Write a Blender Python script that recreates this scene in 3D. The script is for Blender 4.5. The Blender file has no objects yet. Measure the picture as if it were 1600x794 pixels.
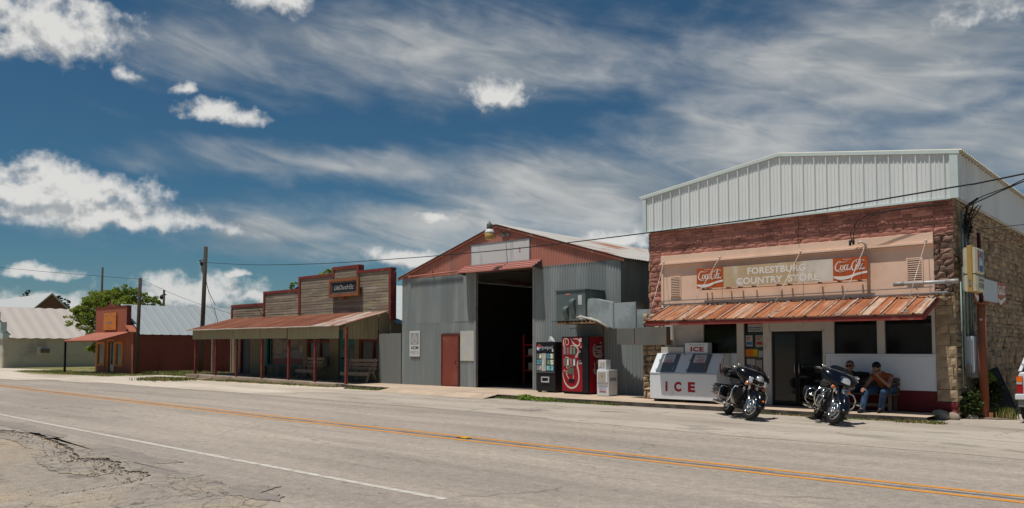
# sky layout, all as directions: azimuth from +Y towards +X and elevation in degrees, half widths
EXPO = 0.0
SKY_TINT = (.215, .40, .47)
CL = 7.2
CUMULUS = [(-73.1,19.2,6.0,2.9),(-62.6,15.6,3.3,1.15),(-42.8,17.9,3.4,1.55),(-72.4,9.7,7.6,2.3,1.1),(-59.0,23.2,3.2,1.7),(-65.2,23.8,3.5,1.2),(-64.0,3.6,5.8,2.0),(-49.3,6.2,4.0,1.15),(-34.5,7.6,3.2,1.25),
           (-74.0,2.4,5.6,1.3),(-61.1,5.0,1.5,.55),(-73,4.6,2.6,.6),(-47.2,9.6,2.0,.55),(-59.2,3.2,2.8,.75),(-68.4,17.2,1.3,.8,.7),(-64.9,17.0,1.0,.7,.7),(-69.5,8.3,9.5,1.3,.9), (-10,20,4,1.2,.4), (30,25,9,4), (60,15,10,4), (110,30,12,6), (160,20,12,5), (-120,25,10,5), (-150,40,12,7)]
CIRRUS = [(-50,20.6,24,4.6,1.05),(-66,8.6,14,1.7,.9),(-56,6.9,12,1.3,.7),(-64,19.5,10,3.4,.75),(-37,11.0,18,4.8,1.35),(-47.5,9.3,16,2.4,1.1),(-26,13.5,14,5.5,1.15),(-17,18.6,19,6.5,1.2),(-60,8.2,15,1.9,.9),(-53,12.6,15,1.7,.8),(-8,12.0,14,5,1.0),(20,20,30,9,.8),(90,35,50,18,.7),(-140,30,40,15,.7)]
import bpy, bmesh, math, random
from mathutils import Vector, Matrix, noise as mnoise
from math import sin, cos, pi, radians as rad, atan2, hypot
random.seed(11)
SC = bpy.context.scene
COL = SC.collection
V = Vector
ZUP = V((0, 0, 1))

# ------------------------------------------------------------------ mesh builder
class MB:
    def __init__(s):
        s.v = []; s.f = []; s.sm = []
    def add(s, vs, fs, smooth=False, M=None):
        o = len(s.v)
        for p in vs:
            p = V(p)
            s.v.append(M @ p if M else p)
        for f in fs:
            s.f.append([i + o for i in f]); s.sm.append(smooth)
        return s
    def join(s, other, M=None):
        o = len(s.v)
        s.v += [(M @ p if M else p.copy()) for p in other.v]
        s.f += [[i + o for i in f] for f in other.f]; s.sm += other.sm
        return s
    def box(s, x0, x1, y0, y1, z0, z1, M=None):
        vs = [(x0,y0,z0),(x1,y0,z0),(x1,y1,z0),(x0,y1,z0),(x0,y0,z1),(x1,y0,z1),(x1,y1,z1),(x0,y1,z1)]
        return s.add(vs, [(0,3,2,1),(4,5,6,7),(0,1,5,4),(1,2,6,5),(2,3,7,6),(3,0,4,7)], False, M)
    def beam(s, a, b, w, h, up=ZUP):
        a = V(a); b = V(b); d = (b - a); L = d.length; d.normalize()
        up = V(up)
        if abs(d.dot(up)) > .98: up = V((0, 1, 0))
        x = d.cross(up).normalized(); y = x.cross(d)
        M = Matrix((( x.x, d.x, y.x, a.x), (x.y, d.y, y.y, a.y), (x.z, d.z, y.z, a.z), (0,0,0,1)))
        return s.box(-w/2, w/2, 0, L, -h/2, h/2, M)
    def tube(s, pts, r, n=8, closed=False, caps=True, M=None, flat=1.0):
        P = [V(p) for p in pts]; m = len(P)
        R = r if isinstance(r, (list, tuple)) else [r] * m
        vs = []; nrm = None
        for i in range(m):
            if closed: t = P[(i+1) % m] - P[i-1]
            else: t = P[min(i+1, m-1)] - P[max(i-1, 0)]
            if t.length < 1e-9: t = V((0,0,1))
            t.normalize()
            if nrm is None:
                q = ZUP if abs(t.z) < .9 else V((1,0,0))
                nrm = (q - t * q.dot(t)).normalized()
            else:
                nrm = nrm - t * nrm.dot(t)
                if nrm.length < 1e-6: nrm = t.orthogonal()
                nrm.normalize()
            b = t.cross(nrm)
            for k in range(n):
                a = 2*pi*k/n
                vs.append(P[i] + (nrm*cos(a) + b*sin(a)*flat) * R[i])
        fs = []
        for i in range(m if closed else m-1):
            j = (i+1) % m
            for k in range(n):
                fs.append((i*n+k, i*n+(k+1)%n, j*n+(k+1)%n, j*n+k))
        o = len(s.v)
        s.add(vs, fs, True, M)
        if caps and not closed:
            s.add([], []); 
            s.f.append([o+k for k in range(n)][::-1]); s.sm.append(False)
            s.f.append([o+(m-1)*n+k for k in range(n)]); s.sm.append(False)
        return s
    def cyl(s, a, b, r, r1=None, n=14, M=None):
        return s.tube([a, b], [r, r if r1 is None else r1], n, M=M)
    def lathe(s, prof, c=(0,0,0), axis=(0,0,1), n=20, M=None, caps=True):
        c = V(c); d = V(axis).normalized()
        x = d.orthogonal().normalized(); y = d.cross(x)
        vs = []
        for (r, h) in prof:
            for k in range(n):
                a = 2*pi*k/n
                vs.append(c + d*h + (x*cos(a) + y*sin(a))*r)
        m = len(prof); fs = []
        for i in range(m-1):
            for k in range(n):
                fs.append((i*n+k, i*n+(k+1)%n, (i+1)*n+(k+1)%n, (i+1)*n+k))
        if caps: fs.append(tuple(range(n))[::-1]); fs.append(tuple((m-1)*n+k for k in range(n)))
        s.add(vs, fs, True, M)
        if caps: s.sm[-1] = s.sm[-2] = False
        return s
    def torus(s, c, axis, R, r, n=28, m=10, M=None):
        c = V(c); d = V(axis).normalized(); x = d.orthogonal().normalized(); y = d.cross(x)
        pts = [c + (x*cos(2*pi*k/n) + y*sin(2*pi*k/n))*R for k in range(n)]
        return s.tube(pts, r, m, closed=True, M=M)
    def ball(s, c, r, n=12, M=None):
        c = V(c)
        r = V(r) if isinstance(r, (tuple, list, Vector)) else V((r, r, r))
        m = max(4, n//2 + 1); vs = []; fs = []
        for i in range(m+1):
            t = pi*i/m
            for k in range(n):
                a = 2*pi*k/n
                vs.append(c + V((r.x*sin(t)*cos(a), r.y*sin(t)*sin(a), r.z*cos(t))))
        for i in range(m):
            for k in range(n):
                fs.append((i*n+k, (i+1)*n+k, (i+1)*n+(k+1)%n, i*n+(k+1)%n))
        return s.add(vs, fs, True, M)
    def prism(s, out, o, u, v, d, smooth=False, M=None):
        """polygon outline [(a,b)] in the plane o + a*u + b*v, extruded by vector d"""
        o = V(o); u = V(u); v = V(v); d = V(d); n = len(out)
        vs = [o + u*a + v*b for a, b in out] + [o + u*a + v*b + d for a, b in out]
        fs = [tuple(range(n))[::-1], tuple(range(n, 2*n))]
        fs += [(i, (i+1)%n, n+(i+1)%n, n+i) for i in range(n)]
        return s.add(vs, fs, False, M)
    def loft(s, rings, caps=True, smooth=True, M=None):
        n = len(rings[0]); vs = [p for r in rings for p in r]; fs = []
        for i in range(len(rings)-1):
            for k in range(n):
                fs.append((i*n+k, i*n+(k+1)%n, (i+1)*n+(k+1)%n, (i+1)*n+k))
        o = len(s.f)
        if caps:
            fs.append(tuple(range(n))[::-1]); fs.append(tuple((len(rings)-1)*n+k for k in range(n)))
        s.add(vs, fs, smooth, M)
        if caps: s.sm[-1] = s.sm[-2] = False
        return s
    def ribbed(s, o, u, v, nrm, L, H, pitch=.076, amp=.009, kind='sine', top=None, bot=None, jag=0.0, th=.003):
        """corrugated sheet: ribs run along v, repeat along u; top(a)/bot(a) give the end heights at a"""
        o = V(o); u = V(u).normalized(); v = V(v).normalized(); nrm = V(nrm).normalized()
        if kind == 'sine':
            prof = [(0, 0), (.25, 1), (.5, 0), (.75, -1)]
        elif kind == 'flat':
            prof = [(0, -.2), (.02, -.2), (.09, 1), (.15, 1), (.22, -.2), (.40, -.2), (.43, .12), (.50, .12), (.53, -.2), (.70, -.2), (.73, .12), (.80, .12), (.83, -.2)]
        else:
            prof = [(0, 0), (.12, 1), (.30, 1), (.42, 0)]
        a = 0; pts = []; k = 0
        while a < L:
            for t, h in prof:
                x = (k + t)*pitch
                if x <= L: pts.append((x, h*amp))
            k += 1; a = k*pitch
        if pts[-1][0] < L - 1e-4: pts.append((L, 0))
        vs = []
        m = len(pts); jk = 0
        for x, h in pts:
            if random.random() < .15: jk = random.uniform(-jag, jag)
            t = (top(x) if top else H) + jk; b = bot(x) if bot else 0
            p = o + u*x + nrm*h
            vs += [p + v*b, p + v*((b+t)/2), p + v*t]
        fs = []
        for i in range(m-1):
            for j in range(2):
                fs.append((3*i+j, 3*i+3+j, 3*i+4+j, 3*i+1+j))
        n0 = len(vs)
        vs2 = [p - nrm*th for p in vs]
        fs2 = [tuple(n0+i for i in f)[::-1] for f in fs]
        s.add(vs, fs, kind == 'sine'); s.add(vs2, [tuple(i-n0 for i in f) for f in fs2], kind == 'sine')
        for j in (0, 2):        # cut edges get their own vertices so that the sheet keeps its shading
            ev = []; ef = []
            for i in range(m): ev += [vs[3*i+j], vs2[3*i+j]]
            for i in range(m-1): ef.append((2*i, 2*i+1, 2*i+3, 2*i+2) if j == 0 else (2*i, 2*i+2, 2*i+3, 2*i+1))
            s.add(ev, ef)
        return s

def mbx(*a, **k): return MB().box(*a, **k)
def mbm(*boxes):
    m = MB()
    for b in boxes: m.box(*b)
    return m

def rootof(o):
    while o.parent: o = o.parent
    return o
def obj(name, mb, mat, parent=None, local=False, bevel=0, seg=2, kind=None, base=None, label=None):
    me = bpy.data.meshes.new(name)
    off = V((0,0,0))
    if parent is not None and not local: off = rootof(parent).location
    if parent is None and base is not None: off = V(base)
    me.from_pydata([tuple(p - off) for p in mb.v], [], mb.f)
    me.polygons.foreach_set('use_smooth', mb.sm)
    me.update()
    for m in (mat if isinstance(mat, list) else [mat]): me.materials.append(m)
    o = bpy.data.objects.new(name, me); COL.objects.link(o)
    if parent is not None: o.parent = parent
    elif base is not None: o.location = off
    if bevel:
        b = o.modifiers.new('bevel', 'BEVEL'); b.width = bevel; b.segments = seg; b.limit_method = 'ANGLE'; b.angle_limit = rad(40)
        b.harden_normals = False
    if kind: o['kind'] = kind
    if label: o['label'] = label
    return o
def tag(o, label, cat, group=None, kind=None):
    o['label'] = label; o['category'] = cat
    if group: o['group'] = group
    if kind: o['kind'] = kind
    return o
def thing(name, loc, label, cat, group=None, rz=0):
    o = bpy.data.objects.new(name, None); COL.objects.link(o)
    o.location = loc; o.rotation_euler = (0,0,rz); o.empty_display_size = .3
    return tag(o, label, cat, group)

# ------------------------------------------------------------------ lettering
def text_mb(body, o, u, v, w, h, depth=.006, bold=0.0, shear=0.0, spacing=1.0):
    """letters filling a w x h box whose lower left corner is o, u to the right, v up; raised by depth along u x v"""
    cu = bpy.data.curves.new('letters', 'FONT'); cu.body = body; cu.size = 1; cu.extrude = .5; cu.offset = bold; cu.shear = shear
    cu.space_character = spacing; cu.resolution_u = 3
    ob = bpy.data.objects.new('letters', cu); COL.objects.link(ob)
    bpy.context.view_layer.update()
    dg = bpy.context.evaluated_depsgraph_get()
    me = bpy.data.meshes.new_from_object(ob.evaluated_get(dg))
    vs = [v_.co.copy() for v_ in me.vertices]; fs = [tuple(p.vertices) for p in me.polygons]
    bpy.data.objects.remove(ob); bpy.data.curves.remove(cu); bpy.data.meshes.remove(me)
    x0 = min(p.x for p in vs); x1 = max(p.x for p in vs); y0 = min(p.y for p in vs); y1 = max(p.y for p in vs)
    o = V(o); u = V(u); v = V(v); n = u.cross(v)
    out = [o + u*((p.x-x0)/(x1-x0)*w) + v*((p.y-y0)/(y1-y0)*h) + n*((p.z+.5)*depth) for p in vs]
    return MB().add(out, fs)
def catmull(P, k=6, closed=False):
    P = [V((p[0], p[1], p[2] if len(p) > 2 else 1)) for p in P]; n = len(P); out = []
    for i in range(n if closed else n-1):
        if closed: a, b, c, d = P[i-1], P[i], P[(i+1)%n], P[(i+2)%n]
        else: a, b, c, d = P[max(i-1,0)], P[i], P[i+1], P[min(i+2,n-1)]
        for j in range(k):
            t = j/k
            out.append(.5*((2*b) + (c-a)*t + (2*a-5*b+4*c-d)*t*t + (3*b-a-3*c+d)*t*t*t))
    if not closed: out.append(P[-1])
    return out
def stroke_mb(strokes, o, u, v, w, h, width, depth=.006, shear=0.0):
    """brush strokes (unit-box points x, y[, thickness]) laid as raised ribbons on a surface"""
    o = V(o); u = V(u); v = V(v); n = u.cross(v); mb = MB()
    for si, st in enumerate(strokes):
        q = catmull(st, 6)
        L = []; R = []
        for i, p in enumerate(q):
            a = q[max(i-1,0)]; b = q[min(i+1,len(q)-1)]
            dx = (b.x-a.x)*w; dy = (b.y-a.y)*h; l = hypot(dx, dy) or 1
            X = (p.x + shear*p.y)*w; Y = p.y*h; t = width*max(.15, p.z)/2
            L.append((X - dy/l*t, Y + dx/l*t)); R.append((X + dy/l*t, Y - dx/l*t))
        e = depth + si*.0004
        m = len(q); vs = []
        for k in range(m):
            for (X, Y), z in ((L[k], e), (R[k], e), (L[k], 0), (R[k], 0)): vs.append(o + u*X + v*Y + n*z)
        fs = []
        for k in range(m-1):
            a = 4*k; b = a+4
            fs += [(a, a+1, b+1, b), (a+2, a, b, b+2), (a+1, a+3, b+3, b+1)]
        mb.add(vs, fs)
    return mb
# flowing two-word soft drink script, unit box
SCRIPT = [
 [(.16,.80,.6),(.19,.92,.8),(.15,.97,.9),(.07,.82,1.3),(.01,.45,1.7),(.05,.12,1.5),(.13,.16,.8),(.18,.35,.5)],
 [(.25,.60,1),(.20,.52,1.2),(.19,.25,1.3),(.23,.13,1),(.27,.25,1.2),(.27,.50,1.1),(.24,.62,.8),(.31,.48,.5)],
 [(.38,.55,.8),(.36,.64,.8),(.32,.45,1.3),(.32,.18,1.3),(.36,.13,.9),(.40,.30,.5)],
 [(.47,.60,.9),(.42,.56,1.2),(.40,.25,1.3),(.43,.13,1),(.47,.35,.9),(.48,.62,1),(.47,.25,1.2),(.50,.13,.9),(.53,.32,.5)],
 [(.50,.36,.9),(.56,.40,1.1)],
 [(.70,.76,.6),(.72,.90,.9),(.68,.96,.9),(.61,.80,1.3),(.56,.42,1.7),(.59,.10,1.5),(.66,.15,.8),(.70,.38,.5)],
 [(.74,.60,1),(.70,.52,1.2),(.69,.25,1.3),(.72,.13,1),(.76,.25,1.2),(.76,.50,1.1),(.73,.62,.8),(.79,.46,.5)],
 [(.79,.20,.9),(.82,.55,.9),(.85,.95,1),(.82,.98,.8),(.80,.60,1.3),(.80,.22,1.3),(.83,.13,.9),(.86,.3,.5)],
 [(.93,.60,.9),(.88,.56,1.2),(.86,.25,1.3),(.89,.13,1),(.93,.35,.9),(.94,.62,1),(.93,.25,1.2),(.96,.13,.9),(1.0,.32,.5)],
 [(.15,.97,.6),(.30,.86,.5),(.42,.98,.5)], [(.68,.97,.8),(.84,1.06,.6),(.98,.86,.7)],
 [(.05,.12,.8),(.16,-.02,.7),(.32,.02,.5)],
]

# ------------------------------------------------------------------ materials
MATS = {}
def mat(name, col, rough=.6, metal=0.0, var=.18, vs=2.5, col2=None, m2=(.5,.62), s2=1.3, st2=None, bump=0.0, bs=40.0, stretch=(1,1,1),
        island=0.0, spec=.25, transl=0.0, coat=0.0, col3=None, m3=(.55,.7), s3=6.0, detail=5.0, dist=.01, st3=None):
    if name in MATS: return MATS[name]
    m = bpy.data.materials.new(name); m.use_nodes = True
    nt = m.node_tree; N = nt.nodes; L = nt.links
    b = N['Principled BSDF']
    b.inputs['Roughness'].default_value = rough; b.inputs['Metallic'].default_value = metal
    b.inputs['Specular IOR Level'].default_value = spec
    if coat: b.inputs['Coat Weight'].default_value = coat; b.inputs['Coat Roughness'].default_value = .04
    tc = N.new('ShaderNodeTexCoord')
    def noise(scale, st, det=detail):
        mp = N.new('ShaderNodeMapping'); mp.inputs['Scale'].default_value = st
        L.new(tc.outputs['Object'], mp.inputs['Vector'])
        n = N.new('ShaderNodeTexNoise'); n.inputs['Scale'].default_value = scale; n.inputs['Detail'].default_value = det
        n.inputs['Roughness'].default_value = .62
        L.new(mp.outputs[0], n.inputs['Vector']); return n.outputs['Fac']
    def mixc(f, a, c):
        x = N.new('ShaderNodeMix'); x.data_type = 'RGBA'
        if isinstance(f, float): x.inputs[0].default_value = f
        else: L.new(f, x.inputs[0])
        for s_, k in ((a, 6), (c, 7)):
            if isinstance(s_, tuple): x.inputs[k].default_value = (*s_, 1)
            else: L.new(s_, x.inputs[k])
        return x.outputs[2]
    def ramp(f, lo, hi):
        r = N.new('ShaderNodeMapRange'); r.interpolation_type = 'SMOOTHSTEP'
        r.inputs[1].default_value = lo; r.inputs[2].default_value = hi; L.new(f, r.inputs[0]); return r.outputs[0]
    c = tuple(col)
    if col2: c = mixc(ramp(noise(s2, st2 or stretch), *m2), c, tuple(col2))
    if col3: c = mixc(ramp(noise(s3, st3 or stretch), *m3), c, tuple(col3))
    f = noise(vs, stretch)
    mr = N.new('ShaderNodeMapRange'); mr.inputs[1].default_value = .25; mr.inputs[2].default_value = .75
    mr.inputs[3].default_value = 1-var; mr.inputs[4].default_value = 1+var; L.new(f, mr.inputs[0])
    val = mr.outputs[0]
    if island:
        g = N.new('ShaderNodeNewGeometry'); r2 = N.new('ShaderNodeMapRange')
        r2.inputs[3].default_value = 1-island; r2.inputs[4].default_value = 1+island; L.new(g.outputs['Random Per Island'], r2.inputs[0])
        mm = N.new('ShaderNodeMath'); mm.operation = 'MULTIPLY'; L.new(val, mm.inputs[0]); L.new(r2.outputs[0], mm.inputs[1]); val = mm.outputs[0]
    vm = N.new('ShaderNodeVectorMath'); vm.operation = 'SCALE'
    if isinstance(c, tuple): vm.inputs[0].default_value = c
    else: L.new(c, vm.inputs[0])
    L.new(val, vm.inputs['Scale'])
    L.new(vm.outputs[0], b.inputs['Base Color'])
    if transl:
        tl_ = N.new('ShaderNodeBsdfTranslucent'); L.new(vm.outputs[0], tl_.inputs['Color']); ms_ = N.new('ShaderNodeMixShader'); ms_.inputs[0].default_value = transl
        L.new(b.outputs[0], ms_.inputs[1]); L.new(tl_.outputs[0], ms_.inputs[2]); L.new(ms_.outputs[0], N['Material Output'].inputs['Surface'])
    if bump:
        bp = N.new('ShaderNodeBump'); bp.inputs['Strength'].default_value = bump; bp.inputs['Distance'].default_value = dist
        L.new(noise(bs, stretch, 3), bp.inputs['Height']); L.new(bp.outputs[0], b.inputs['Normal'])
    MATS[name] = m
    return m
def srgb(r, g, b, k=1.0):
    f = lambda c: ((c/255+.055)/1.055)**2.4 if c > 10 else c/255/12.92
    return (f(r)*k, f(g)*k, f(b)*k)

black_gloss = mat('black gloss paint', (.0035,.0035,.004), .2, var=.05, coat=.2, spec=.25)
navy_gloss = mat('dark blue gloss paint', (.0035,.005,.010), .2, var=.05, coat=.2, spec=.25)
black_satin = mat('black satin', (.012,.012,.012), .45, var=.1)
black_rub = mat('tyre rubber', (.016,.016,.016), .8, var=.2, bump=.2, bs=60)
chrome = mat('chrome', (.66,.65,.62), .12, 1.0, var=.03)
steel = mat('brushed steel', (.45,.46,.47), .35, 1.0, var=.08)
leather = mat('black leather', (.012,.012,.013), .5, var=.2, bump=.15, bs=80)
amber = mat('amber lens', (.8,.16,.01), .2, var=.05)
lens = mat('lamp lens', (.75,.78,.8), .08, .6, var=.05)
redlens = mat('red lens', (.35,.01,.012), .2, var=.05)
dglass = mat('dark glass', (.008,.009,.010), .05, var=.1, spec=.35)
def glassmat(name, tint, op):
    m = bpy.data.materials.new(name); m.use_nodes = True; N = m.node_tree.nodes; L = m.node_tree.links; b = N['Principled BSDF']
    b.inputs['Base Color'].default_value = (*tint, 1); b.inputs['Roughness'].default_value = .06; b.inputs['Specular IOR Level'].default_value = .6
    t = N.new('ShaderNodeBsdfTransparent'); t.inputs[0].default_value = (.8,.82,.8,1); x = N.new('ShaderNodeMixShader'); x.inputs[0].default_value = op
    L.new(t.outputs[0], x.inputs[1]); L.new(b.outputs[0], x.inputs[2]); L.new(x.outputs[0], N['Material Output'].inputs['Surface']); return m
wglass = glassmat('window glass', (.010,.011,.011), .7)
white_paint = mat('white paint', (.62,.61,.58), .5, var=.06, col2=(.48,.45,.40), m2=(.58,.75), s2=3)
white_shade = mat('white enamel', (.66,.68,.70), .35, var=.04, col2=(.5,.5,.5), m2=(.6,.75), s2=4)
red_letter = mat('red lettering', (.33,.012,.02), .5, var=.1)
white_letter = mat('white lettering', (.72,.68,.62), .55, var=.08)
dark_letter = mat('dark lettering', (.05,.05,.055), .55, var=.08)
# ------------------------------------------------------------------ camera, sun, sky
CAMH = 1.65
cam = bpy.data.cameras.new('camera'); camo = bpy.data.objects.new('camera', cam); COL.objects.link(camo); SC.camera = camo
cam.sensor_width = 36; cam.lens = 36*1238.5/1600; cam.shift_y = 87/1600; cam.clip_end = 6000; cam.clip_start = .05
camo.location = (0, 0, CAMH); camo.rotation_euler = (rad(90) + math.atan(60/1238.5), 0, rad(42.1))
SUN = V((-.075, -.275, .96)).normalized()
sl = bpy.data.lights.new('sun', 'SUN'); sl.energy = 4.2; sl.angle = rad(.53); sl.color = (1, .955, .89)
slo = bpy.data.objects.new('sun', sl); COL.objects.link(slo); slo.rotation_euler = SUN.to_track_quat('Z', 'Y').to_euler(); slo.location = (0, 0, 60)
SC.view_settings.view_transform = 'Standard'; SC.view_settings.look = 'None'; SC.view_settings.gamma = 1; SC.view_settings.exposure = EXPO
try: SC.view_settings.use_curve_mapping = False
except Exception: pass

w = bpy.data.worlds.new('World'); SC.world = w; w.use_nodes = True
nt = w.node_tree; N = nt.nodes; L = nt.links
bg = N['Background']; bg.inputs['Strength'].default_value = .1
def MA(op, a, b=None, c=None, clamp=False):
    n = N.new('ShaderNodeMath'); n.operation = op; n.use_clamp = clamp
    for i, x in enumerate((a, b, c)):
        if x is None: continue
        if isinstance(x, (int, float)): n.inputs[i].default_value = x
        else: L.new(x, n.inputs[i])
    return n.outputs[0]
def SS(x, lo, hi):
    r = N.new('ShaderNodeMapRange'); r.interpolation_type = 'SMOOTHSTEP'; r.inputs[1].default_value = lo; r.inputs[2].default_value = hi
    L.new(x, r.inputs[0]); return r.outputs[0]
def MIX(f, a, b, mode='MIX'):
    x = N.new('ShaderNodeMix'); x.data_type = 'RGBA'; x.blend_type = mode; x.clamp_factor = True
    if isinstance(f, (int, float)): x.inputs[0].default_value = f
    else: L.new(f, x.inputs[0])
    for s_, k in ((a, 6), (b, 7)):
        if isinstance(s_, tuple): x.inputs[k].default_value = (*s_, 1)
        else: L.new(s_, x.inputs[k])
    return x.outputs[2]
def NZ(vec, scale, det=6, rough=.55, dist=0.0):
    n = N.new('ShaderNodeTexNoise'); n.inputs['Scale'].default_value = scale; n.inputs['Detail'].default_value = det
    n.inputs['Roughness'].default_value = rough; n.inputs['Distortion'].default_value = dist; L.new(vec, n.inputs['Vector']); return n.outputs['Fac']
def COMB(x, y, z=0.0):
    n = N.new('ShaderNodeCombineXYZ')
    for i, s_ in enumerate((x, y, z)):
        if isinstance(s_, (int, float)): n.inputs[i].default_value = s_
        else: L.new(s_, n.inputs[i])
    return n.outputs[0]
sky = N.new('ShaderNodeTexSky'); sky.sky_type = 'NISHITA'; sky.sun_disc = False
sky.sun_elevation = math.asin(SUN.z); sky.sun_rotation = atan2(SUN.x, SUN.y); sky.altitude = 300; sky.air_density = 1.0; sky.dust_density = .6; sky.ozone_density = 1.6
tc = N.new('ShaderNodeTexCoord'); D = tc.outputs['Generated']
sp = N.new('ShaderNodeSeparateXYZ'); L.new(D, sp.inputs[0])
az = MA('MULTIPLY', MA('ARCTAN2', sp.outputs[0], sp.outputs[1]), 180/pi)
el = MA('MULTIPLY', MA('ARCSINE', sp.outputs[2]), 180/pi)
AE = COMB(az, el)
deep = MIX(1.0, sky.outputs[0], SKY_TINT, 'MULTIPLY')
# thin high streaks: stretched along a slanting direction
def slant(ang, kx, ky):
    c_, s_ = cos(rad(ang)), sin(rad(ang))
    x = MA('ADD', MA('MULTIPLY', az, c_), MA('MULTIPLY', el, s_)); y = MA('SUBTRACT', MA('MULTIPLY', el, c_), MA('MULTIPLY', az, s_))
    return COMB(MA('MULTIPLY', x, kx), MA('MULTIPLY', y, ky))
def blobs(lst, flat=1.0, de_=0.0):
    """largest of soft ellipses (azimuth, elevation, half widths) in degrees, 1 at the centre, 0 at the rim"""
    out = None
    for (a, e, da, de, *k) in lst:
        x = MA('MULTIPLY', MA('SUBTRACT', azd, a), 1/da); y = MA('MULTIPLY', MA('SUBTRACT', eld, e-de_), 1/de)
        if flat != 1.0: y = MA('MAXIMUM', y, MA('MULTIPLY', y, -flat))
        r = MA('SUBTRACT', 1.0, MA('SQRT', MA('ADD', MA('MULTIPLY', x, x), MA('MULTIPLY', y, y))))
        if k: r = MA('MULTIPLY', r, k[0])
        out = r if out is None else MA('MAXIMUM', out, r)
    return out
wn = N.new('ShaderNodeTexNoise'); wn.inputs['Scale'].default_value = .35; wn.inputs['Detail'].default_value = 4; L.new(AE, wn.inputs['Vector'])
ws = N.new('ShaderNodeSeparateColor'); L.new(wn.outputs['Color'], ws.inputs[0])
azd = MA('ADD', az, MA('MULTIPLY', MA('SUBTRACT', ws.outputs[0], .5), 3.2)); eld = MA('ADD', el, MA('MULTIPLY', MA('SUBTRACT', ws.outputs[1], .5), 2.2))
n_a = NZ(slant(-7, .050, .22), 1.0, 7, .52, .4)
n_b = NZ(slant(-13, .11, .42), 1.5, 8, .56, .6)
n_c = NZ(slant(-5, .10, .22), 1.0, 6, .52, .2)
n_d = NZ(slant(4, .06, .16), 1.0, 4, .5)
veil = blobs(CIRRUS)
ci = MA('ADD', MA('MULTIPLY', veil, 1.0), MA('ADD', MA('MULTIPLY', MA('SUBTRACT', n_c, .5), 1.5), MA('ADD', MA('MULTIPLY', MA('SUBTRACT', n_a, .5), 1.3), MA('MULTIPLY', MA('SUBTRACT', n_b, .5), .5))))
ci_d = MA('MULTIPLY', SS(ci, -.10, 1.25), .86)
ci_col = MIX(SS(MA('ADD', MA('MULTIPLY', n_d, .6), MA('MULTIPLY', n_b, .4)), .38, .62), (CL*.36, CL*.41, CL*.45), (CL*.80, CL*.795, CL*.765))
c1 = MIX(ci_d, deep, ci_col)
# heaped clouds, lit from above, grey underneath
n_p = NZ(AE, .46, 9, .575, .12); n_q = NZ(AE, 1.3, 8, .58)
puff = MA('MULTIPLY', MA('SUBTRACT', MA('ADD', MA('MULTIPLY', n_p, .65), MA('MULTIPLY', n_q, .35)), .51), 2.2)
b0 = blobs(CUMULUS, 1.4); b1 = blobs(CUMULUS, 1.4, 1.0)
cu = MA('ADD', b0, puff)
cu_d = SS(cu, -.02, .66)
up = N.new('ShaderNodeVectorMath'); up.operation = 'ADD'; L.new(AE, up.inputs[0]); up.inputs[1].default_value = (.15, .55, 0)
n_u = NZ(up.outputs[0], .46, 9, .575, .12)
sh = MA('ADD', MA('ADD', .50, MA('MULTIPLY', MA('SUBTRACT', b0, b1), .75)), MA('MULTIPLY', MA('SUBTRACT', n_p, n_u), 3.2))
cu_col = MIX(SS(sh, .05, .80), (CL*.52, CL*.55, CL*.575), (CL*.97, CL*.965, CL*.94))
c2 = MIX(cu_d, c1, cu_col)
# pale air near the horizon
hz = SS(el, 9.0, -1.0)
c3 = MIX(MA('MULTIPLY', hz, .30), c2, (CL*.36, CL*.45, CL*.50))
L.new(c3, bg.inputs['Color'])

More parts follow.
